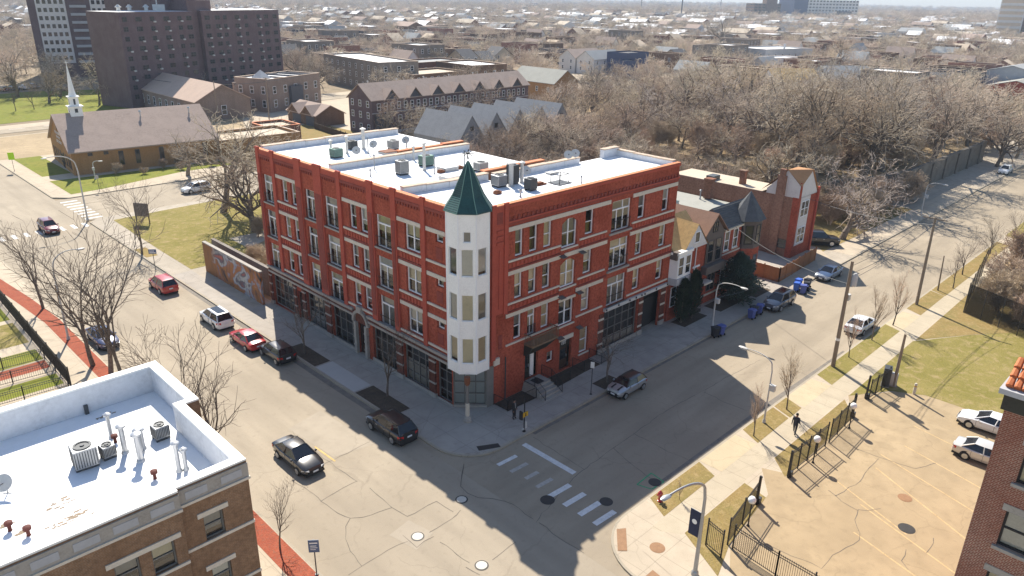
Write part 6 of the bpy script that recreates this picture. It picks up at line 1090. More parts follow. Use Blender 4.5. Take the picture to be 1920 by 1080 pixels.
# ---------------------------------------------------------------- iron fences
def iron_fence(label, pts, h=1.8, gap=.13, pg=2.4, r=.02, name='iron_fence', z=.13):
    t = thing(name, label, 'fence', (*pts[0], z)); pk = MB(); rl = MB(); o = Vector((*pts[0], 0)); posts = []
    for a, b in zip(pts, pts[1:]):
        a = Vector((*a, 0)) - o; b = Vector((*b, 0)) - o; L = (b - a).length; n = int(L / gap)
        for zz in (.15, h - .25, h - .08): rl.bar(a + Vector((0, 0, zz)), b + Vector((0, 0, zz)), .035, .035)
        for i in range(n + 1): p = a.lerp(b, i / max(1, n)); pk.bar(p + Vector((0, 0, .08)), p + Vector((0, 0, h)), r, r)
        k = max(1, round(L / pg))
        for i in range(k + 1): posts.append(a.lerp(b, i / k))
    pk.build('pickets', 'black_metal', t); rl.build('rail', 'black_metal', t)
    for p in posts: m = MB(); m.box(p.x - .04, p.x + .04, p.y - .04, p.y + .04, 0, h + .12); m.build('post', 'black_metal', t)
    return t
iron_fence('black iron fence along the near corner of the parking lot', [(1.6, -21.9), (6.4, -21.2)], 1.9, pg=2.4); iron_fence('black iron fence leaving the lot corner toward the bottom edge', [(1.5, -22.3), (1.2, -25.2), (.9, -34)], 1.7); iron_fence('black iron fence panel with a globe lamp in its middle', [(10.9, -21.2), (16.5, -21.4)], 2.0, pg=1.4); iron_fence('black iron gate panel farther up the parking lot edge', [(17.2, -21.4), (22.0, -21.2)], 2.0, pg=1.6, name='iron_gate'); iron_fence('short black fence by the gate boxes', [(26.1, -20.9), (29.6, -21.1)], 1.8, pg=1.2); iron_fence('small open black gate at the lot corner', [(.3, -22.2), (.6, -21.0)], 1.9, name='iron_gate', pg=1.3)
for x, y, lab in ((6.5, -21.2, 'tall black post with a small arm ending the near fence'), (10.8, -21.3, 'thick black gate post before the globe lamp fence'), (26.0, -20.7, 'black post at the left of the short fence'), (22.1, -21.1, 'black post with a grey box at the end of the gate')):
    t = thing('gate_post', lab, 'post', (x, y, .13)); m = MB(); m.box(-.07, .07, -.07, .07, 0, 2.2); m.build('post', 'black_metal', t); m = MB(); m.box(.05, .35, -.15, .15, .0, .45); m.box(-.03, .25, -.03, .03, 1.95, 2.0); m.build('operator_box', 'dark_metal', t)
for x, y, lab in ((4.1, -21.9, 'white globe lamp behind the near corner fence'), (13.8, -21.7, 'white globe lamp in the middle of the parking lot fence'), (20.4, -21.6, 'white globe lamp by the far gate panel')):
    t = thing('globe_lamp', lab, 'lamp', (x, y, .13), 0, 'globe lamps along the parking lot fence'); m = MB(); m.tube([(0, 0, 0), (0, 0, 1.75)], .045, 8); m.lathe([(.1, 0), (.08, .1)], 10); m.build('post', 'black_metal', t); m = MB(); m.lathe([(.08, 1.72), (.19, 1.8), (.25, 1.95), (.24, 2.05), (.16, 2.18), (.03, 2.22)], 16); m.build('globe', 'white_panel', t, smooth=60)
for x, y, w_, h, lab in ((29.7, -20.9, .9, 1.75, 'dark grey gate cabinet by the short pole'), (30.1, -21.35, .5, 1.2, 'pale meter box next to the dark gate cabinet')):
    t = thing('utility_box', lab, 'cabinet', (x, y, .13), .3); m = MB(); m.box(-w_ / 2, w_ / 2, -.3, .3, .08, h); m.build('cabinet', 'dark_metal' if w_ > .6 else 'lamp_grey', t, bevel=.02); m = MB(); m.box(-w_ / 2 + .05, w_ / 2 - .05, -.32, -.3, .2, h - .1); m.build('door', 'grey_metal', t); m = MB(); m.box(-w_ / 2 - .05, w_ / 2 + .05, -.35, .35, 0, .08); m.build('plinth', 'grey_stone', t)
t = thing('bollard', 'pale short bollard on the lot edge by the lawn', 'bollard', (29.9, -23.2, .13), 0); m = MB(); m.lathe([(.12, 0), (.12, .95), (.08, 1.02)], 12); m.build('post', 'limestone', t, smooth=40); m = MB(); m.lathe([(.126, .7), (.126, .8)], 12); m.build('band', 'sign_yellow', t)
iron_fence('black iron fence along the brick strip at the left edge', [(-21.2, 25.8), (-21.1, 38.3), (-20.9, 56)], 1.9, pg=3.0)
for y, lab in ((26.3, 'nearest'), (29.9, 'second'), (33.2, 'third')): iron_fence(lab + ' black iron fence between the small gardens at the left edge', [(-21.3, y), (-34, y + .6)], 1.1, .16, 3.2)
# screened fence and the fence of the vacant yard
m, t_, b_ = new_mat('screen_mesh'); b_.inputs['Base Color'].default_value = (.012, .013, .012, 1); b_.inputs['Roughness'].default_value = .9; b_.inputs['Alpha'].default_value = .78
t = thing('screened_fence', 'tall black screened chain fence before the thicket at the right edge', 'fence', (52.8, -20.6, .13)); m = MB(); p1, p2, p3 = Vector((14.3, 2.0, 0)), Vector((0, 0, 0)), Vector((-3.4, -7.4, 0))
ps = [p1, p2, p3, Vector((-4.5, -12, 0))]
for a, b in zip(ps, ps[1:]): m.quad(a + Vector((0, 0, .05)), b + Vector((0, 0, .05)), b + Vector((0, 0, 3.3)), a + Vector((0, 0, 3.3)))
m.build('screen', 'screen_mesh', t); m = MB()
for a, b in zip(ps, ps[1:]):
    for i in range(4): p = a.lerp(b, i / 4); m.tube([p, p + Vector((0, 0, 3.45))], .04, 6)
m.each('post', 'dark_metal', t)
t = thing('wire_fence', 'grey weathered yard fence in front of the low brown garage', 'fence', (60.9, 125.6, 0)); m = MB(); a, b = Vector((0, 0, 0)), Vector((-2.4, -21.5, 0))
for i in range(60): p, q = a.lerp(b, i / 60 + .001), a.lerp(b, (i + .93) / 60); m.bar(p + Vector((0, 0, .8)), q + Vector((0, 0, .8)), .05, 1.5)
m.build('boards', 'dark_wood', t); m = MB(); [m.box(a.lerp(b, i / 9).x - .06, a.lerp(b, i / 9).x + .06, a.lerp(b, i / 9).y - .06, a.lerp(b, i / 9).y + .06, 0, 1.8) for i in range(10)]; m.each('post', 'dark_wood', t)
# ---------------------------------------------------------------- people
M('skin_a', (.25, .13, .085), .6, .05); M('cloth_black', (.014, .014, .017), .85, .2, 6); M('cloth_grey', (.16, .155, .15), .85, .15, 6); M('cloth_navy', (.022, .025, .04), .85, .2, 6); M('hair_dark', (.012, .01, .009), .7, .1)
def person(label, loc, rz, pose, top, legs, shirt=None):
    t = thing('person', label, 'person', loc, rad(rz)); V = []; E = []; Rr_ = []
    def v(p, r, to=None):
        V.append(p); Rr_.append(r * (1.18 if r > .04 and p[2] < 1.5 else 1)); i = len(V) - 1
        if to is not None: E.append((to, i))
        return i
    pel = v((0, 0, .95), .145); chest = v((0, .0, 1.25), .165, pel); sh_ = v((0, .0, 1.43), .13, chest); nk = v((0, .01, 1.52), .06, sh_); hd = v((0, .02, 1.60), .085, nk); hd2 = v((0, .025, 1.69), .092, hd); v((0, .02, 1.765), .06, hd2); v((0, .115, 1.655), .018, hd2)
    for s in (-1, 1):
        st, ar = pose[(s + 1) // 2]
        hip = v((s * .1, 0, .88), .1, pel); kn = v((s * .11, st * .5 + .03, .48), .066, hip); an = v((s * .115, st, .1), .045, kn); v((s * .125, st + .13, .05), .042, an)
        so_ = v((s * .2, 0, 1.40), .07, sh_); el_ = v((s * .27, -ar * .3, 1.13), .05, so_); wr = v((s * .27, ar * .4 + .06, .9), .034, el_); pm = v((s * .265, ar * .45 + .075, .82), .034, wr)
        for k, (dx, L) in enumerate(((-.028, .07), (-.009, .085), (.01, .08), (.027, .065))): f1 = v((s * .262 + .006, ar * .45 + .075 + dx, .82 - L * .6), .0095, pm); v((s * .25, ar * .45 + .085 + dx, .82 - L), .008, f1)
        th = v((s * .25, ar * .45 + .115, .83), .011, wr); v((s * .245, ar * .45 + .125, .785), .009, th)
    me = bpy.data.meshes.new('body'); me.from_pydata(V, E, []); o = bpy.data.objects.new('body', me); COL.objects.link(o); o.parent = t
    mod = o.modifiers.new('skin', 'SKIN'); mod.use_smooth_shade = True; o.modifiers.new('sub', 'SUBSURF').levels = 1; o.modifiers['sub'].render_levels = 1
    for i, sv in enumerate(me.skin_vertices[0].data): sv.radius = (Rr_[i], Rr_[i] * (.72 if i in (0, 1, 2) else 1)); sv.use_root = (i == 0)
    # cloth colours by height on the one continuous body
    mm, nt_, bb = new_mat('figure_%s' % top); bb.inputs['Roughness'].default_value = .85; P = nd(nt_, 'ShaderNodeTexCoord').outputs['Object']; s_ = nd(nt_, 'ShaderNodeSeparateXYZ'); nt_.links.new(P, s_.inputs[0])
    def rgb(n): return tuple(MATS[n].node_tree.nodes['Principled BSDF'].inputs['Base Color'].default_value[:3]) if not MATS[n].node_tree.nodes['Principled BSDF'].inputs['Base Color'].is_linked else {'skin_a': (.25, .13, .085), 'cloth_black': (.014, .014, .017), 'cloth_grey': (.2, .195, .19), 'cloth_navy': (.022, .025, .04)}[n]
    def step(sock, e0): return ramp(nt_, sock, e0 - .004, e0 + .004)
    c = mix(nt_, step(s_.outputs[2], .93), rgb(legs), rgb(top)); c = mix(nt_, step(s_.outputs[2], 1.5), c, rgb('skin_a')); c = mix(nt_, step(s_.outputs[2], .08), (.01, .01, .01), c)
    ax = nd(nt_, 'ShaderNodeMath', operation='ABSOLUTE'); nt_.links.new(s_.outputs[0], ax.inputs[0])
    a1 = step(ax.outputs[0], .215); lowm = nd(nt_, 'ShaderNodeMath', operation='LESS_THAN', i_1=.875); nt_.links.new(s_.outputs[2], lowm.inputs[0]); mu = nd(nt_, 'ShaderNodeMath', operation='MULTIPLY'); nt_.links.new(a1, mu.inputs[0]); nt_.links.new(lowm.outputs[0], mu.inputs[1]); c = mix(nt_, mu.outputs[0], c, rgb('skin_a'))
    if shirt: f = nd(nt_, 'ShaderNodeMath', operation='LESS_THAN', i_1=.075); nt_.links.new(ax.outputs[0], f.inputs[0]); g_ = step(s_.outputs[1], .06); h_ = nd(nt_, 'ShaderNodeMath', operation='MULTIPLY'); nt_.links.new(f.outputs[0], h_.inputs[0]); nt_.links.new(g_, h_.inputs[1]); h2 = nd(nt_, 'ShaderNodeMath', operation='MULTIPLY'); k = nd(nt_, 'ShaderNodeMath', operation='LESS_THAN', i_1=1.48); nt_.links.new(s_.outputs[2], k.inputs[0]); k2 = nd(nt_, 'ShaderNodeMath', operation='GREATER_THAN', i_1=1.0); nt_.links.new(s_.outputs[2], k2.inputs[0]); nt_.links.new(h_.outputs[0], h2.inputs[0]); nt_.links.new(k.outputs[0], h2.inputs[1]); h3 = nd(nt_, 'ShaderNodeMath', operation='MULTIPLY'); nt_.links.new(h2.outputs[0], h3.inputs[0]); nt_.links.new(k2.outputs[0], h3.inputs[1]); c = mix(nt_, h3.outputs[0], c, rgb(shirt))
    nt_.links.new(c, bb.inputs['Base Color']); me.materials.append(mm)
    m = MB(); m.lathe([(.098, 1.685), (.104, 1.74), (.085, 1.80), (.03, 1.825)], 12, (0, .005)); m.build('hair', 'hair_dark', t, smooth=60)
    m = MB(); [m.lathe([(.012, 1.665), (.014, 1.675), (.008, 1.685)], 6, (s * .035, .108)) for s in (-1, 1)]; m.build('eyes', 'cloth_black', t); m = MB(); m.box(-.025, .025, .098, .112, 1.61, 1.62); m.build('mouth', 'skin_a', t); m = MB(); [m.lathe([(.02, 1.63), (.025, 1.66), (.015, 1.69)], 6, (s * .098, .02)) for s in (-1, 1)]; m.build('ears', 'skin_a', t)
    return t
person('man in black jacket over grey shirt standing at the corner railing', (2.25, -2.75, .125), 195, ((.02, .05), (-.02, .05)), 'cloth_black', 'cloth_black', 'cloth_grey'); person('person in dark clothes walking on the sunny pavement', (16.45, -19.0, .128), -80, ((.3, -.35), (-.3, .35)), 'cloth_navy', 'cloth_navy')
# ---------------------------------------------------------------- trees
bark_mat('bark', (.16, .13, .105), (.32, .265, .21)); bark_mat('twigs', (.64, .52, .39), (.78, .66, .52)); bark_mat('dark_twigs', (.20, .16, .13), (.28, .23, .19)); bark_mat('grey_twigs', (.50, .43, .36), (.66, .58, .50)); bark_mat('brush_twigs', (.54, .41, .29), (.68, .53, .39))
m, t, b = new_mat('conifer'); P = nd(t, 'ShaderNodeTexCoord').outputs['Object']; c = mix(t, ramp(t, noise(t, P, 1.6, 4), .3, .7), (.014, .03, .014), (.035, .06, .025)); t.links.new(c, b.inputs['Base Color']); b.inputs['Roughness'].default_value = .8
def segs_mesh(S, k):
    S = np.array(S); p0, p1, r0, r1 = S[:, :3], S[:, 3:6], S[:, 6], S[:, 7]; d = p1 - p0; d /= np.maximum(np.linalg.norm(d, axis=1, keepdims=True), 1e-9)
    ref = np.where(np.abs(d[:, 2:3]) > .9, np.array([[1., 0, 0]]), np.array([[0, 0, 1.]])); a = np.cross(d, ref); a /= np.linalg.norm(a, axis=1, keepdims=True); b = np.cross(d, a); n = len(S)
    V = np.zeros((n, 2 * k, 3))
    for i in range(k):
        th = 2 * math.pi * i / k; o = a * math.cos(th) + b * math.sin(th); V[:, i] = p0 + o * r0[:, None]; V[:, k + i] = p1 + o * r1[:, None]
    base = (np.arange(n) * 2 * k)[:, None, None]; f = np.array([[i, (i + 1) % k, k + (i + 1) % k, k + i] for i in range(k)])[None] + base
    return V.reshape(-1, 3), f.reshape(-1, 4)
def np_mesh(name, parts, mat):
    V = []; F = []; o = 0
    for v, f in parts: V.append(v); F.append(f + o); o += len(v)
    V = np.concatenate(V); F = np.concatenate(F); me = bpy.data.meshes.new(name); me.vertices.add(len(V)); me.vertices.foreach_set('co', V.ravel()); me.loops.add(F.size); me.loops.foreach_set('vertex_index', F.ravel().astype(np.int32)); me.polygons.add(len(F)); me.polygons.foreach_set('loop_start', np.arange(0, F.size, 4, dtype=np.int32)); me.update(calc_edges=True); me.materials.append(MATS[mat]); return me
def tree_segs(seed, h, r, kids=(2.0, 1.5, 1.4, 1.9), ang=(38, 42, 42, 45), ratio=(.62, .55, .52, .5), trunk=.34, wig=.14, up=(.04, .10, .07, .02, .0), minr=.012, depth=4, nseg=(5, 5, 4, 3, 2), stems=1, flat=0, limb=1):
    rs = np.random.RandomState(seed); out = [[], []]
    def perp(d):
        a = np.cross(d, rs.normal(size=3)); return a / np.linalg.norm(a)
    def grow(p, d, L, r, lev):
        n = nseg[lev]; rp = r
        for i in range(n):
            d = d + rs.normal(0, wig * (.5 if lev == 0 else 1), 3) + np.array([0, 0, up[lev]]); d /= np.linalg.norm(d); q = p + d * L / n; rn = max(minr * .6, r * (1 - .62 * (i + 1) / n)); out[0 if lev <= limb else 1].append([*p, *q, max(rp, minr), max(rn, minr * .7)])
            p, rp = q, rn
            if lev < depth and (lev > 0 or (i + 1) / n > trunk):
                k = int(kids[lev] + rs.rand()); last = i == n - 1
                for _ in range(k + (1 if last and lev < 2 else 0)):
                    an = rad(ang[lev] * rs.uniform(.6, 1.35)); cd = d * math.cos(an) + perp(d) * math.sin(an)
                    if flat: cd[2] *= flat
                    cd /= np.linalg.norm(cd); grow(p, cd, L * ratio[lev] * rs.uniform(.7, 1.25) * (1.15 - .45 * i / n if lev else 1), max(minr, rn * .72), lev + 1)
    for s in range(stems):
        d0 = np.array([rs.normal(0, .05 if stems == 1 else .3), rs.normal(0, .05 if stems == 1 else .3), 1.0]); d0 /= np.linalg.norm(d0); grow(np.array([rs.normal(0, .12) * (stems > 1), rs.normal(0, .12) * (stems > 1), -.05]), d0, h * .5, r, 0)
    # flare at the foot
    S = [np.array(x) for x in out]; zmax = max(x[:, 5].max() for x in S if len(x)); k = h / zmax
    for x in S: x[:, :6] *= k
    return S
def make_tree(name, label, cat, seed, h, r, twig='twigs', bark='bark', group=None, kt=3, **kw):
    S = tree_segs(seed, h, r, **kw); root = thing(name, label, cat, (0, 0, -500), 0, group)
    o = bpy.data.objects.new('trunk', np_mesh('trunk', [segs_mesh(S[0], 6)], bark)); COL.objects.link(o); o.parent = root
    for p in o.data.polygons: p.use_smooth = True
    o = bpy.data.objects.new('crown', np_mesh('crown', [segs_mesh(S[1], kt)], twig)); COL.objects.link(o); o.parent = root; return root
used = set()
def place(proto, x, y, z=.12, s=1.0, rz=None, label=None, group=None, sz=None):
    rz = rnd.uniform(0, 6.28) if rz is None else rz; sc = (s, s, s * (sz or 1))
    if id(proto) not in used:
        used.add(id(proto)); proto.location = (x, y, z); proto.rotation_euler = (0, 0, rz); proto.scale = sc
        if label: proto['label'] = label
        if group: proto['group'] = group
        return proto
    return dup(proto, (x, y, z), rz, label, sc, group)
# street trees, near and large in the picture
ST = [make_tree('street_tree', '', 'tree', 20 + i, 10.0, .15, 'dark_twigs', 'bark', kids=(1.15, 1.25, 1.5, 0), ang=(28, 34, 40, 42), ratio=(.95, .60, .5, .5), trunk=.32, wig=.12, up=(.05, .13, .08, .03, 0), minr=.011, depth=3) for i in range(3)]
for (x, y, h, lab), i in zip(((-18.2, 46.0, 10.5, 'bare street tree farthest up the red brick strip'), (-18.6, 29.0, 14, 'bare street tree whose trunk stands in the red brick strip by the lamp post'), (-17.9, 26.6, 14.5, 'bare tree with a tall trunk just behind the corner of the left white roof'), (-17.95, 23.2, 12.5, 'bare forked tree rising right of the left roof corner'), (-18.0, 9.8, 11, 'bare slim tree behind the right parapet of the left roof, farther one'), (-17.9, 6.2, 10.5, 'bare slim tree behind the right parapet of the left roof, nearer one'), (-18.2, -3.5, 4.6, 'low bare tree casting branch shadows beside the left building'), (-4.4, 57.0, 10.5, 'bare street tree standing in its pit before the corner lawn'),
                            (-3.8, 18.6, 7.0, 'thin dark bare tree before the shop windows, by the black hatchback'), (-2.9, 6.9, 7.0, 'thin dark bare tree in the soil bed near the black crossover'), (12.4, -4.0, 6.4, 'thin bare tree in its pit behind the small silver car')), (0, 1, 2, 0, 1, 2, 0, 1, 2, 0, 1)): place(ST[i], x, y, .12, h / 10, None, lab, 'bare street trees')
SP = [make_tree('sapling', '', 'tree', 40 + i, 5.6, .065, 'brush_twigs', 'bark', kids=(2, 1.4, 1.2, 1.2), ang=(24, 24, 26, 28), ratio=(.62, .55, .5, .5), trunk=.36, wig=.07, up=(.05, .16, .14, .08, 0), minr=.007, depth=3) for i in range(2)]
for i, (x, y, h, lab) in enumerate(((19.5, -16.9, 6.0, 'bare sapling with an upright crown above the walking person'), (13.9, -17.0, 4.6, 'low dense bare sapling by the slender lamp on the verge'), (32.8, -16.5, 5.2, 'bare sapling beside the tall wooden pole'), (38.3, -16.5, 6.0, 'bare sapling behind the white sedan'), (43.6, -16.6, 6.6, 'bare sapling next to the pale driveway'), (3.2, -17.4, 1.6, 'tiny bare shrub on the corner verge'))): place(SP[i % 2], x, y, .13, h / 5.6, None, lab, 'bare saplings on the sunny verge')
# woodland trees
WT = [make_tree('bare_tree', '', 'tree', 60 + i, 14, (.5, .62, .45, .7, .55, .5)[i], ('twigs', 'brush_twigs', 'twigs', 'twigs', 'grey_twigs', 'brush_twigs')[i], 'bark', kids=(1.4, 1.15, 1.15, 1.1), ang=(44, 46, 48, 50), ratio=(1.0, .64, .56, .5), trunk=.28, wig=.24, up=(.03, (.05, .12, .02, .05, .0, .15)[i], .02, .0, 0), minr=.027, limb=2) for i in range(6)]
BR = [make_tree('bush', '', 'bush', 80 + i, 4.5, .06, 'brush_twigs', 'brush_twigs', kids=(2.2, 1.6, 1.5, 0), ang=(32, 40, 45, 40), ratio=(.6, .55, .5, .5), trunk=.1, wig=.16, up=(.02, .03, .0, 0, 0), minr=.017, depth=3, stems=5) for i in range(3)]
RECT = [(27, 30, -3, 16), (60, 36, 62, 10)]
ZZ = (53, 65.5, rad(18), 54, 13)
def inrot(x, y, o, a, W, D, mg=1.5):
    dx, dy = x - o[0], y - o[1]; u = dx * math.cos(a) + dy * math.sin(a); v = -dx * math.sin(a) + dy * math.cos(a); return -mg < u < W + mg and -mg < v < D + mg
BLD = [((57, 67), rad(2), 33, 13), ((66.3, 108.6), rad(2), 54, 9), ((62.4, 127), 0, 8, 14), ((2.6, 108.3), rad(-5), 26, 18.2), ((27.9, 104.5), 0, 17, 11), ((43.5, 115.8), 0, 8, 9), ((43.5, 152.5), 0, 14.5, 38), ((65.2, 155.5), rad(21), 22, 12), ((36, 184), rad(19), 66, 30), ((42.5, 287), rad(-14), 50, 18), ((113, 172), rad(-8), 15, 44), ((121, 163), rad(4), 24, 15), ((139, 188), 0, 26, 14), ((147, 164), 0, 16, 22), ((141, 119.5), 0, 11, 20), ((229, 158), 0, 15, 11), ((222, 152), 0, 9, 8), ((224, 172), 0, 20, 22), ((223, 88), rad(-36), 17, 12), ((239, 76), rad(-36), 18, 13), ((318, 142), rad(-14), 34, 22), ((300, 128), rad(-14), 20, 12), ((300, 26), 0, 22, 16), ((278, 18), 0, 22, 18), ((26.9, -1), 0, 18, 17), ((55.8, 0), 0, 6, 20), ((0, 0), 0, 27, 32)]
def free(x, y, mg=2.0): return not any(inrot(x, y, o, a, W, D, mg) for o, a, W, D in BLD)
def inpoly(x, y, P_):
    c = False; j = len(P_) - 1
    for i in range(len(P_)):
        if (P_[i][1] > y) != (P_[j][1] > y) and x < (P_[j][0] - P_[i][0]) * (y - P_[i][1]) / (P_[j][1] - P_[i][1]) + P_[i][0]: c = not c
        j = i
    return c
CAM = (-33.6, -38)
def scatter(poly, n, dmin, mg=2.0, tries=60):
    xs = [p[0] for p in poly]; ys = [p[1] for p in poly]; out = []
    for _ in range(n * tries):
        x, y = rnd.uniform(min(xs), max(xs)), rnd.uniform(min(ys), max(ys))
        if inpoly(x, y, poly) and free(x, y, mg) and all((x - a) ** 2 + (y - b) ** 2 > dmin ** 2 for a, b in out): out.append((x, y))
        if len(out) >= n: break
    return out
def onbank(x, y): return 3.95 if inpoly(x, y, [(p[0], p[1] + 1.2) for p in EB]) else .12
big = [((11.5, 68.5), 15.5, 'big spreading bare tree in the lot beyond the red building'), ((10.5, 56.5), 12, 'bare tree behind the mural wall'), ((17, 62), 12.5, 'bare tree leaning behind the far corner of the red building'), ((17.5, 95.8), 9, 'bare tree in front of the church annex'), ((69.3, -.6), 12.5, 'bare leaning tree on the verge beside the black pickup'), ((14, 41), 7.5, 'small bare tree at the back of the red building'), ((104, 29), 17, 'largest gnarled bare tree on the railway bank'), ((116, 40), 16.5, 'gnarled bare tree on the bank behind the largest one'), ((115, 19), 14, 'wide bare tree above the concrete wall'), ((74, 64), 0, ''), ((398, 215), 24, 'huge round bare tree standing out far beyond the wood'), ((320, 107), 20, 'tall bare tree beyond the grey and ochre roofs')]
for i, ((x, y), h, lab) in enumerate(big):
    if h: place(WT[i % 6], x, y, onbank(x, y), h / 14, None, lab)
WOOD = [(29, 33), (29, 46), (40, 57), (54, 63), (104, 80), (172, 64), (176, 5), (150, 3.6), (104, 4.2), (96, 6), (82, 10.5), (66, 21), (47, 18), (29, 18)]
for i, (x, y) in enumerate(scatter(WOOD, 172, 4.6, 1.6)):
    infront = x < 100 and y > 22 and x - y < 62
    s = rnd.uniform(.5, .68) if infront else rnd.uniform(.7, 1.28)
    if x < 45: s *= .75
    place(WT[rnd.randrange(6)], x, y, onbank(x, y), s, None, 'bare grey brown tree in the dense wood behind the red building', 'trees of the wood behind the red building', rnd.uniform(.85, 1.05))
for x, y in scatter(WOOD, 225, 2.5, 1.0): place(BR[rnd.randrange(3)], x, y, onbank(x, y), rnd.uniform(.8, 1.7), None, 'bare brown bush in the undergrowth of the wood', 'bushes under the wood')
for x, y in scatter([(74, 2.5), (75, 10), (95, 4), (104, 2), (104, .2), (88, 1)], 13, 2.2, .3): place(BR[rnd.randrange(3)], x, y, .13, rnd.uniform(.9, 1.5), None, 'bare brush growing against the concrete wall', 'brush at the concrete wall')
for x, y in scatter([(2.5, 33), (2.5, 47), (12, 60), (26, 60), (26, 33)], 26, 2.4, .6): place(BR[rnd.randrange(3)], x, y, .13, rnd.uniform(.5, 1.0), None, 'bare bush in the overgrown lot behind the mural wall', 'bushes behind the mural wall')
for x, y in scatter([(54, -22.5), (70, -20), (92, -22), (92, -42), (56, -40), (51, -30)], 34, 2.4, .5): place(BR[rnd.randrange(3)], x, y, .14, rnd.uniform(.9, 1.4), None, 'bare brown shrub in the thicket behind the black screened fence', 'thicket behind the screened fence')
for x, y in scatter([(54, 56), (56, 65.5), (92, 67), (92, 54)], 20, 3.0, .8): place(WT[rnd.randrange(6)], x, y, .12, rnd.uniform(.6, .85), None, 'bare tree close in front of the zigzag gables', 'trees before the zigzag row')
for x, y in scatter([(84, 95), (62, 88), (64, 106), (120, 106), (175, 130), (178, 70), (110, 84)], 46, 6.5): place(WT[rnd.randrange(6)], x, y, .12, rnd.uniform(.5, .8), None, 'bare tree between the zigzag row and the brown townhouses', 'trees around the townhouses')
for x, y in scatter([(118, 62), (176, 66), (178, 118), (152, 118)], 20, 6.5): place(WT[rnd.randrange(6)], x, y, .12, rnd.uniform(.7, 1.0), None, 'bare tree on the far side of the wood near the orange brick house', 'trees around the orange brick house')
for i, (x, y) in enumerate(((60, -17.5), (66, -16.8), (71, -17.8), (78, -16.8), (86, -17.6), (95, -17), (104, -18), (114, -17.5))): place(ST[i % 3], x, y, .13, rnd.uniform(.45, .72), None, 'small bare tree on the verge past the black screened fence', 'trees on the far verge')
for i, (x, y) in enumerate(((143, -1.5), (150, -.5), (157, -1.8), (166, -.5), (175, -2))): place(WT[i], x, y, .13, rnd.uniform(.75, .95), None, 'bare tree beside the far end of the side street', 'trees at the far end of the side street')
for i, (x, y, h) in enumerate(((14.5, 201, 8), (19, 201.5, 8), (35.5, 201, 10), (43, 214, 15), (50, 205, 14), (4, 205, 8), (-4, 198, 8), (26, 214, 10), (12, 226, 12), (22, 232, 12), (32, 226, 13), (2, 232, 12), (38, 236, 13), (-6, 236, 12), (-14, 218, 10), (57, 202, 13), (63, 199, 10), (-2, 262, 13), (8, 268, 13), (20, 275, 13), (31, 280, 13), (42, 276, 13), (100, 200, 12), (107, 208, 13), (98, 188, 12), (112, 222, 13), (104, 160, 11), (108, 150, 12), (98, 142, 10), (118, 140, 11), (128, 145, 11), (136, 150, 12))): place(WT[i % 6] if h > 8.5 else ST[i % 3], x, y, .0, h / (14 if h > 8.5 else 10), None, 'bare tree on the park grass before the tower block' if x < 70 else 'bare tree among the flats right of the tower block', 'trees of the park' if x < 70 else 'trees among the flats')
for x, y in scatter([(7, 101), (45, 98), (45, 103), (8, 106)], 12, 1.6, .3): place(BR[rnd.randrange(3)], x, y, .13, rnd.uniform(.3, .5), None, 'low bare shrub along the church wall', 'shrubs along the church')
# evergreens by the row houses
def conifer(label, x, y, h, r, n, col=False):
    t = thing('evergreen_tree', label, 'tree', (x, y, .12)); m = MB(); m.tube([(0, 0, 0), (0, 0, h * .92)], [.12, .03], 6); m.build('trunk', 'bark', t); m = MB(); rs = random.Random(int(x * 10))
    for _ in range(n):
        f = rs.random() ** .75; z = h * (.06 + .94 * f); rr = r * (math.sin(math.pi * min(1, .22 + f * .78)) ** .8 * (1 - .25 * f) if not col else math.sin(math.pi * min(1, .16 + f * .84)) ** .6) * rs.uniform(.35, 1.08); a = rs.uniform(0, 6.283)
        if not col: rr *= .72 + .22 * math.sin(a * 3 + z * 2.3) + .2 * math.sin(a * 5 - z * 3.1 + 1)
        p = Vector((rr * math.cos(a), rr * math.sin(a), z + rs.uniform(-.1, .1))); d = Vector((math.cos(a), math.sin(a), rs.uniform(-.5, .5) if not col else 1.4)).normalized(); s = Vector((-d.y, d.x, 0)).normalized() * rs.uniform(.05, .13); L = rs.uniform(.16, .42)
        m.add([p - s, p + s, p + d * L + s * .4, p + d * L - s * .4 + Vector((0, 0, -.05))], [(0, 1, 2, 3)])
    m.build('foliage', 'conifer', t)
conifer('large dark evergreen tree standing before the row houses', 37.6, -1.9, 5.5, 2.9, 6200); conifer('dark columnar evergreen under the white bay window, left one', 27.9, -1.25, 4.6, .85, 1500, True); conifer('dark columnar evergreen under the white bay window, right one', 29.7, -1.35, 5.2, .8, 1500, True)
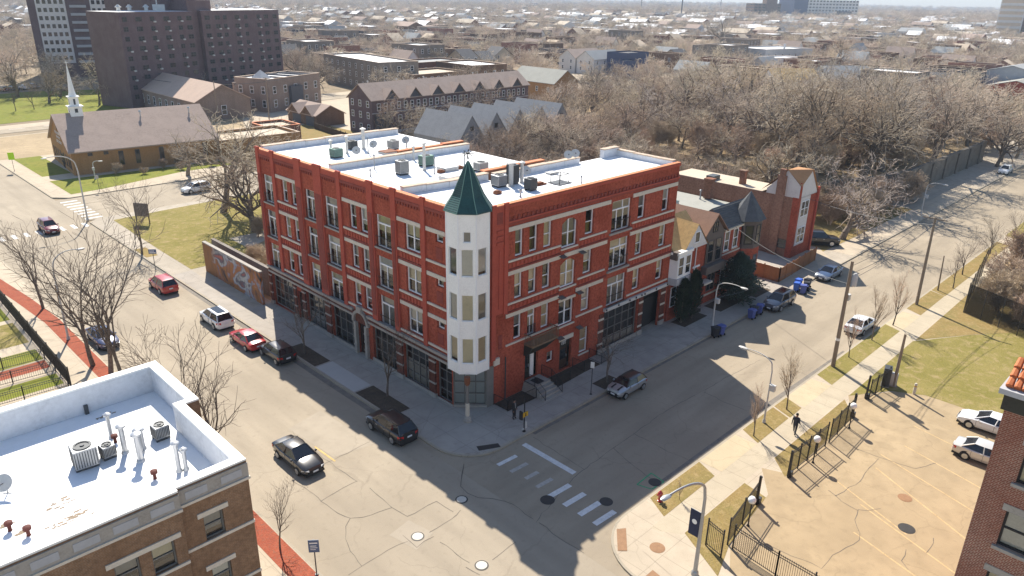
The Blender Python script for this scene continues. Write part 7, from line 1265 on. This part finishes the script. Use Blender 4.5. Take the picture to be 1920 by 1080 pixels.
# ---------------------------------------------------------------- the city beyond
HP = []
for i, (lab, W, D, h, wall, rf, kind, ridge, ax) in enumerate((('two storey brick house with flat white roof', 8, 15, 6.5, 'common_brick', 'roof_white', 'flat', None, 'y'), ('brown brick house with tan flat roof', 9, 16, 6.8, 'brown_brick', 'roof_tan_flat', 'flat', None, 'y'), ('grey house with grey gable roof', 7.5, 13, 5.4, 'stucco_grey', 'roof_grey', 'gable', 8.6, 'y'), ('white frame house with brown gable roof', 7.5, 13, 5.2, 'stucco_white', 'roof_brown', 'gable', 8.6, 'y'),
       ('maroon brick house with dark flat roof', 9, 17, 7.2, 'maroon_brick', 'roof_dark', 'flat', None, 'y'), ('tan sided house with dark gable roof', 8, 12, 5.0, 'tan_siding', 'roof_dark', 'gable', 8.4, 'x'), ('three storey grey brick block with white roof', 14, 18, 9.0, 'grey_brick', 'roof_white', 'flat', None, 'y'), ('brick house with tan gable roof', 8, 13, 5.4, 'common_brick', 'roof_tan', 'gable', 8.8, 'x'), ('dark sided house with grey flat roof', 8, 15, 6.4, 'dark_siding', 'roof_grey', 'flat', None, 'y'))):
    HP.append((bldg(lab, (0, -600), 0, W, D, h, wall, rf, kind, ridge, ax, rows=[1.4, 4.2] if h < 8 else [1.2, 4.0, 6.8], nf=2 if W < 12 else 4, nl=2 if W < 12 else 3, wd=1.1, wh=1.5, cat='house', name='house'), W, D, lab))
used2 = set(); nH = 0
cand = []
for gx in range(0, 60):
    for gy in range(0, 44):
        x = 120 + gx * 10.2 + (gx // 9) * 16; y = -10 + gy * 21 + (gy // 2) * 13
        d = math.hypot(x - CAM[0], y - CAM[1]); az = math.degrees(math.atan2(y - CAM[1], x - CAM[0]))
        if 190 < d < 700 and 8 < az < 82 and free(x + 4, y + 7, 9) and not (y < 205 and x < 225) and not (y < 300 and x < 120) and not (x < 215 and y < 80): cand.append((d, x, y))
cand.sort()
for d, x, y in cand:
    if rnd.random() < .45 or nH >= 215: continue
    pr_, W, D, lab = HP[rnd.choice((0, 0, 1, 1, 2, 3, 4, 5, 6, 7, 8))]; a = rnd.choice((0, 0, 0, math.pi / 2)) + rnd.uniform(-.05, .05); nH += 1; zone = 'among the bare trees beyond the wood' if d < 420 else 'far out toward the skyline'
    z = (rnd.uniform(.85, 1.25),) ; p = (x + rnd.uniform(-2, 2) + (D if a > 1 else 0), y + rnd.uniform(-4, 4), 0)
    if id(pr_) not in used2: used2.add(id(pr_)); pr_.location = p; pr_.rotation_euler.z = a; pr_['label'] = lab + ' ' + zone; pr_['group'] = 'houses: ' + lab + ', ' + zone[:8]
    else: dup(pr_, p, a, lab + ' ' + zone, (1, 1, z[0]), 'houses: ' + lab + ', ' + zone[:8])
for pr_, *_ in HP:
    if id(pr_) not in used2:
        for c in list(pr_.children):
            for g in list(c.children): bpy.data.objects.remove(g)
            bpy.data.objects.remove(c)
        bpy.data.objects.remove(pr_)
# thousands more roofs toward the skyline, read as one mass
rs = np.random.RandomState(5); mb = MB(); wallm = ['common_brick', 'brown_brick', 'grey_brick', 'stucco_grey', 'stucco_white', 'roof_white', 'roof_white', 'roof_grey', 'roof_tan_flat', 'roof_brown', 'roof_dark']
def far_house(x, y, W, D, h, wm, rm, gab):
    v = [(x, y), (x + W, y), (x + W, y + D), (x, y + D)]
    for a, b in zip(v, v[1:] + v[:1]): mb.quad((*a, -.1), (*b, -.1), (*b, h), (*a, h), wm)
    if gab: xm = x + W / 2; mb.quad((x - .3, y, h), (xm, y, h + 3), (xm, y + D, h + 3), (x - .3, y + D, h), rm); mb.quad((xm, y, h + 3), (x + W + .3, y, h), (x + W + .3, y + D, h), (xm, y + D, h + 3), rm); mb.add([(x, y, h), (x + W, y, h), (xm, y, h + 3)], [(0, 1, 2)], wm)
    else: mb.quad(*[(*p, h - .02) for p in v], rm)
dmin = max(480, min(700, cand[min(len(cand) - 1, int(nH / .55))][0] if cand else 600))
for _ in range(2600):
    d = math.sqrt(rs.uniform(dmin ** 2, 1500 ** 2)); az = rad(rs.uniform(7, 83)); far_house(CAM[0] + d * math.cos(az), CAM[1] + d * math.sin(az), rs.uniform(7, 16), rs.uniform(10, 22), rs.uniform(4.5, 9), rs.randint(0, 5), rs.randint(5, 11), rs.rand() < .35)
for _ in range(2300):
    d = math.sqrt(rs.uniform(1500 ** 2, 5200 ** 2)); az = rad(rs.uniform(7, 83)); k = rs.rand() ** 3; far_house(CAM[0] + d * math.cos(az), CAM[1] + d * math.sin(az), 14 + 70 * k, 14 + 60 * rs.rand() ** 2, rs.uniform(5, 11), rs.randint(0, 5), rs.choice((5, 6, 6, 7, 8, 9)), False)
tag(mb.build('distant_houses', wallm), 'endless small roofs of the city fading toward the skyline', 'houses', None, 'stuff')
# far trees: one scattered object with light tree shapes
FT = []
for i in range(4):
    S = tree_segs(200 + i, 11, .3, kids=(1.7, 1.3, 1.5, 0), ang=(46, 48, 50, 50), ratio=(.95, .62, .6, .5), trunk=.3, wig=.2, up=(.03, .05, .02, 0, 0), minr=.055, depth=3, nseg=(4, 4, 3, 2, 2)); me = np_mesh('far_tree', [segs_mesh(S[0], 4), segs_mesh(S[1], 3)], 'twigs'); FT.append(bpy.data.objects.new('far_tree_shape', me))
pts = []; sc = []
def fput(n, d0, d1, s0, s1):
    k = 0
    while k < n:
        d = math.sqrt(rs.uniform(d0 ** 2, d1 ** 2)); az = rs.uniform(7, 83); x, y = CAM[0] + d * math.cos(rad(az)), CAM[1] + d * math.sin(rad(az)); k += 1
        ux, uy = (x - CAM[0]) / d, (y - CAM[1]) / d
        if not free(x, y, 3) or not all(free(x + ux * q, y + uy * q, 1) for q in (8, 16, 24, 32)) or (y < 182 and x < 185 and y > -25) or (y < 290 and x < 75) or (x < 120 and y < 225): continue
        pts.append((x, y, -.05)); sc.append(rs.uniform(s0, s1))
fput(1700, 210, 520, .65, 1.15); fput(3700, 520, 1100, .75, 1.3); fput(5200, 1100, 2600, 1.0, 1.9); fput(4200, 2600, 5600, 1.3, 2.4)
me = bpy.data.meshes.new('distant_trees'); me.from_pydata(pts, [], []); n = len(pts)
for nm, kind, arr in (('idx', 'INT', rs.randint(0, 4, n)), ('rz', 'FLOAT', rs.uniform(0, 6.28, n)), ('scl', 'FLOAT', np.array(sc))): a = me.attributes.new(nm, kind, 'POINT'); a.data.foreach_set('value', arr.astype(np.int32 if kind == 'INT' else np.float32))
fo = bpy.data.objects.new('distant_trees', me); COL.objects.link(fo); tag(fo, 'hazy mass of bare trees spread through the city to the skyline', 'trees', None, 'stuff')
ng = bpy.data.node_groups.new('scatter_trees', 'GeometryNodeTree'); ng.interface.new_socket('Geometry', in_out='INPUT', socket_type='NodeSocketGeometry'); ng.interface.new_socket('Geometry', in_out='OUTPUT', socket_type='NodeSocketGeometry')
N = ng.nodes; Lk = ng.links.new; gi = N.new('NodeGroupInput'); go = N.new('NodeGroupOutput'); g2i = N.new('GeometryNodeGeometryToInstance')
for o in FT[::-1]: oi = N.new('GeometryNodeObjectInfo'); oi.inputs['Object'].default_value = o; Lk(oi.outputs['Geometry'], g2i.inputs[0])
ip = N.new('GeometryNodeInstanceOnPoints'); Lk(gi.outputs[0], ip.inputs['Points']); Lk(g2i.outputs[0], ip.inputs['Instance']); ip.inputs['Pick Instance'].default_value = True
def at_(nm, ty): a = N.new('GeometryNodeInputNamedAttribute'); a.data_type = ty; a.inputs['Name'].default_value = nm; return a.outputs['Attribute']
Lk(at_('idx', 'INT'), ip.inputs['Instance Index']); cx = N.new('ShaderNodeCombineXYZ'); Lk(at_('rz', 'FLOAT'), cx.inputs[2]); e2r = N.new('FunctionNodeEulerToRotation'); Lk(cx.outputs[0], e2r.inputs[0]); Lk(e2r.outputs[0], ip.inputs['Rotation']); Lk(at_('scl', 'FLOAT'), ip.inputs['Scale']); Lk(ip.outputs[0], go.inputs[0])
md = fo.modifiers.new('scatter', 'NODES'); md.node_group = ng
# a few masts and chimneys on the skyline
for x, y, h, lab in ((1080, 690, 52, 'thin radio mast on the skyline left of the brown mid-rise'), (1600, 1150, 30, 'small dark chimney far off on the skyline'), (2300, 900, 60, 'pale twin light mast on the right of the skyline'), (2150, 1250, 46, 'faint thin mast in the middle of the skyline')):
    t = thing('mast', lab, 'mast', (x, y, 0)); m = MB(); m.tube([(0, 0, 0), (0, 0, h)], [1.2, .8], 6); m.build('shaft', 'dark_metal', t); m = MB(); m.box(-2.5, 2.5, -2.5, 2.5, h * .93, h * .96); m.build('platform', 'dark_metal', t)
# ---------------------------------------------------------------- haze
hz = MB(); hz.box(-450, 7550, -450, 7550, -1.1, 66); ho = hz.build('haze', []); tag(ho, 'thin bluish haze over the whole city', 'haze', None, 'stuff')
hm = bpy.data.materials.new('haze'); hm.use_nodes = True; t = hm.node_tree; t.nodes.remove(t.nodes['Principled BSDF']); pv = t.nodes.new('ShaderNodeVolumePrincipled'); pv.inputs['Color'].default_value = (.70, .83, 1, 1); pv.inputs['Density'].default_value = .00019; pv.inputs['Anisotropy'].default_value = .0; t.links.new(pv.outputs[0], t.nodes['Material Output'].inputs['Volume']); ho.data.materials.append(hm)
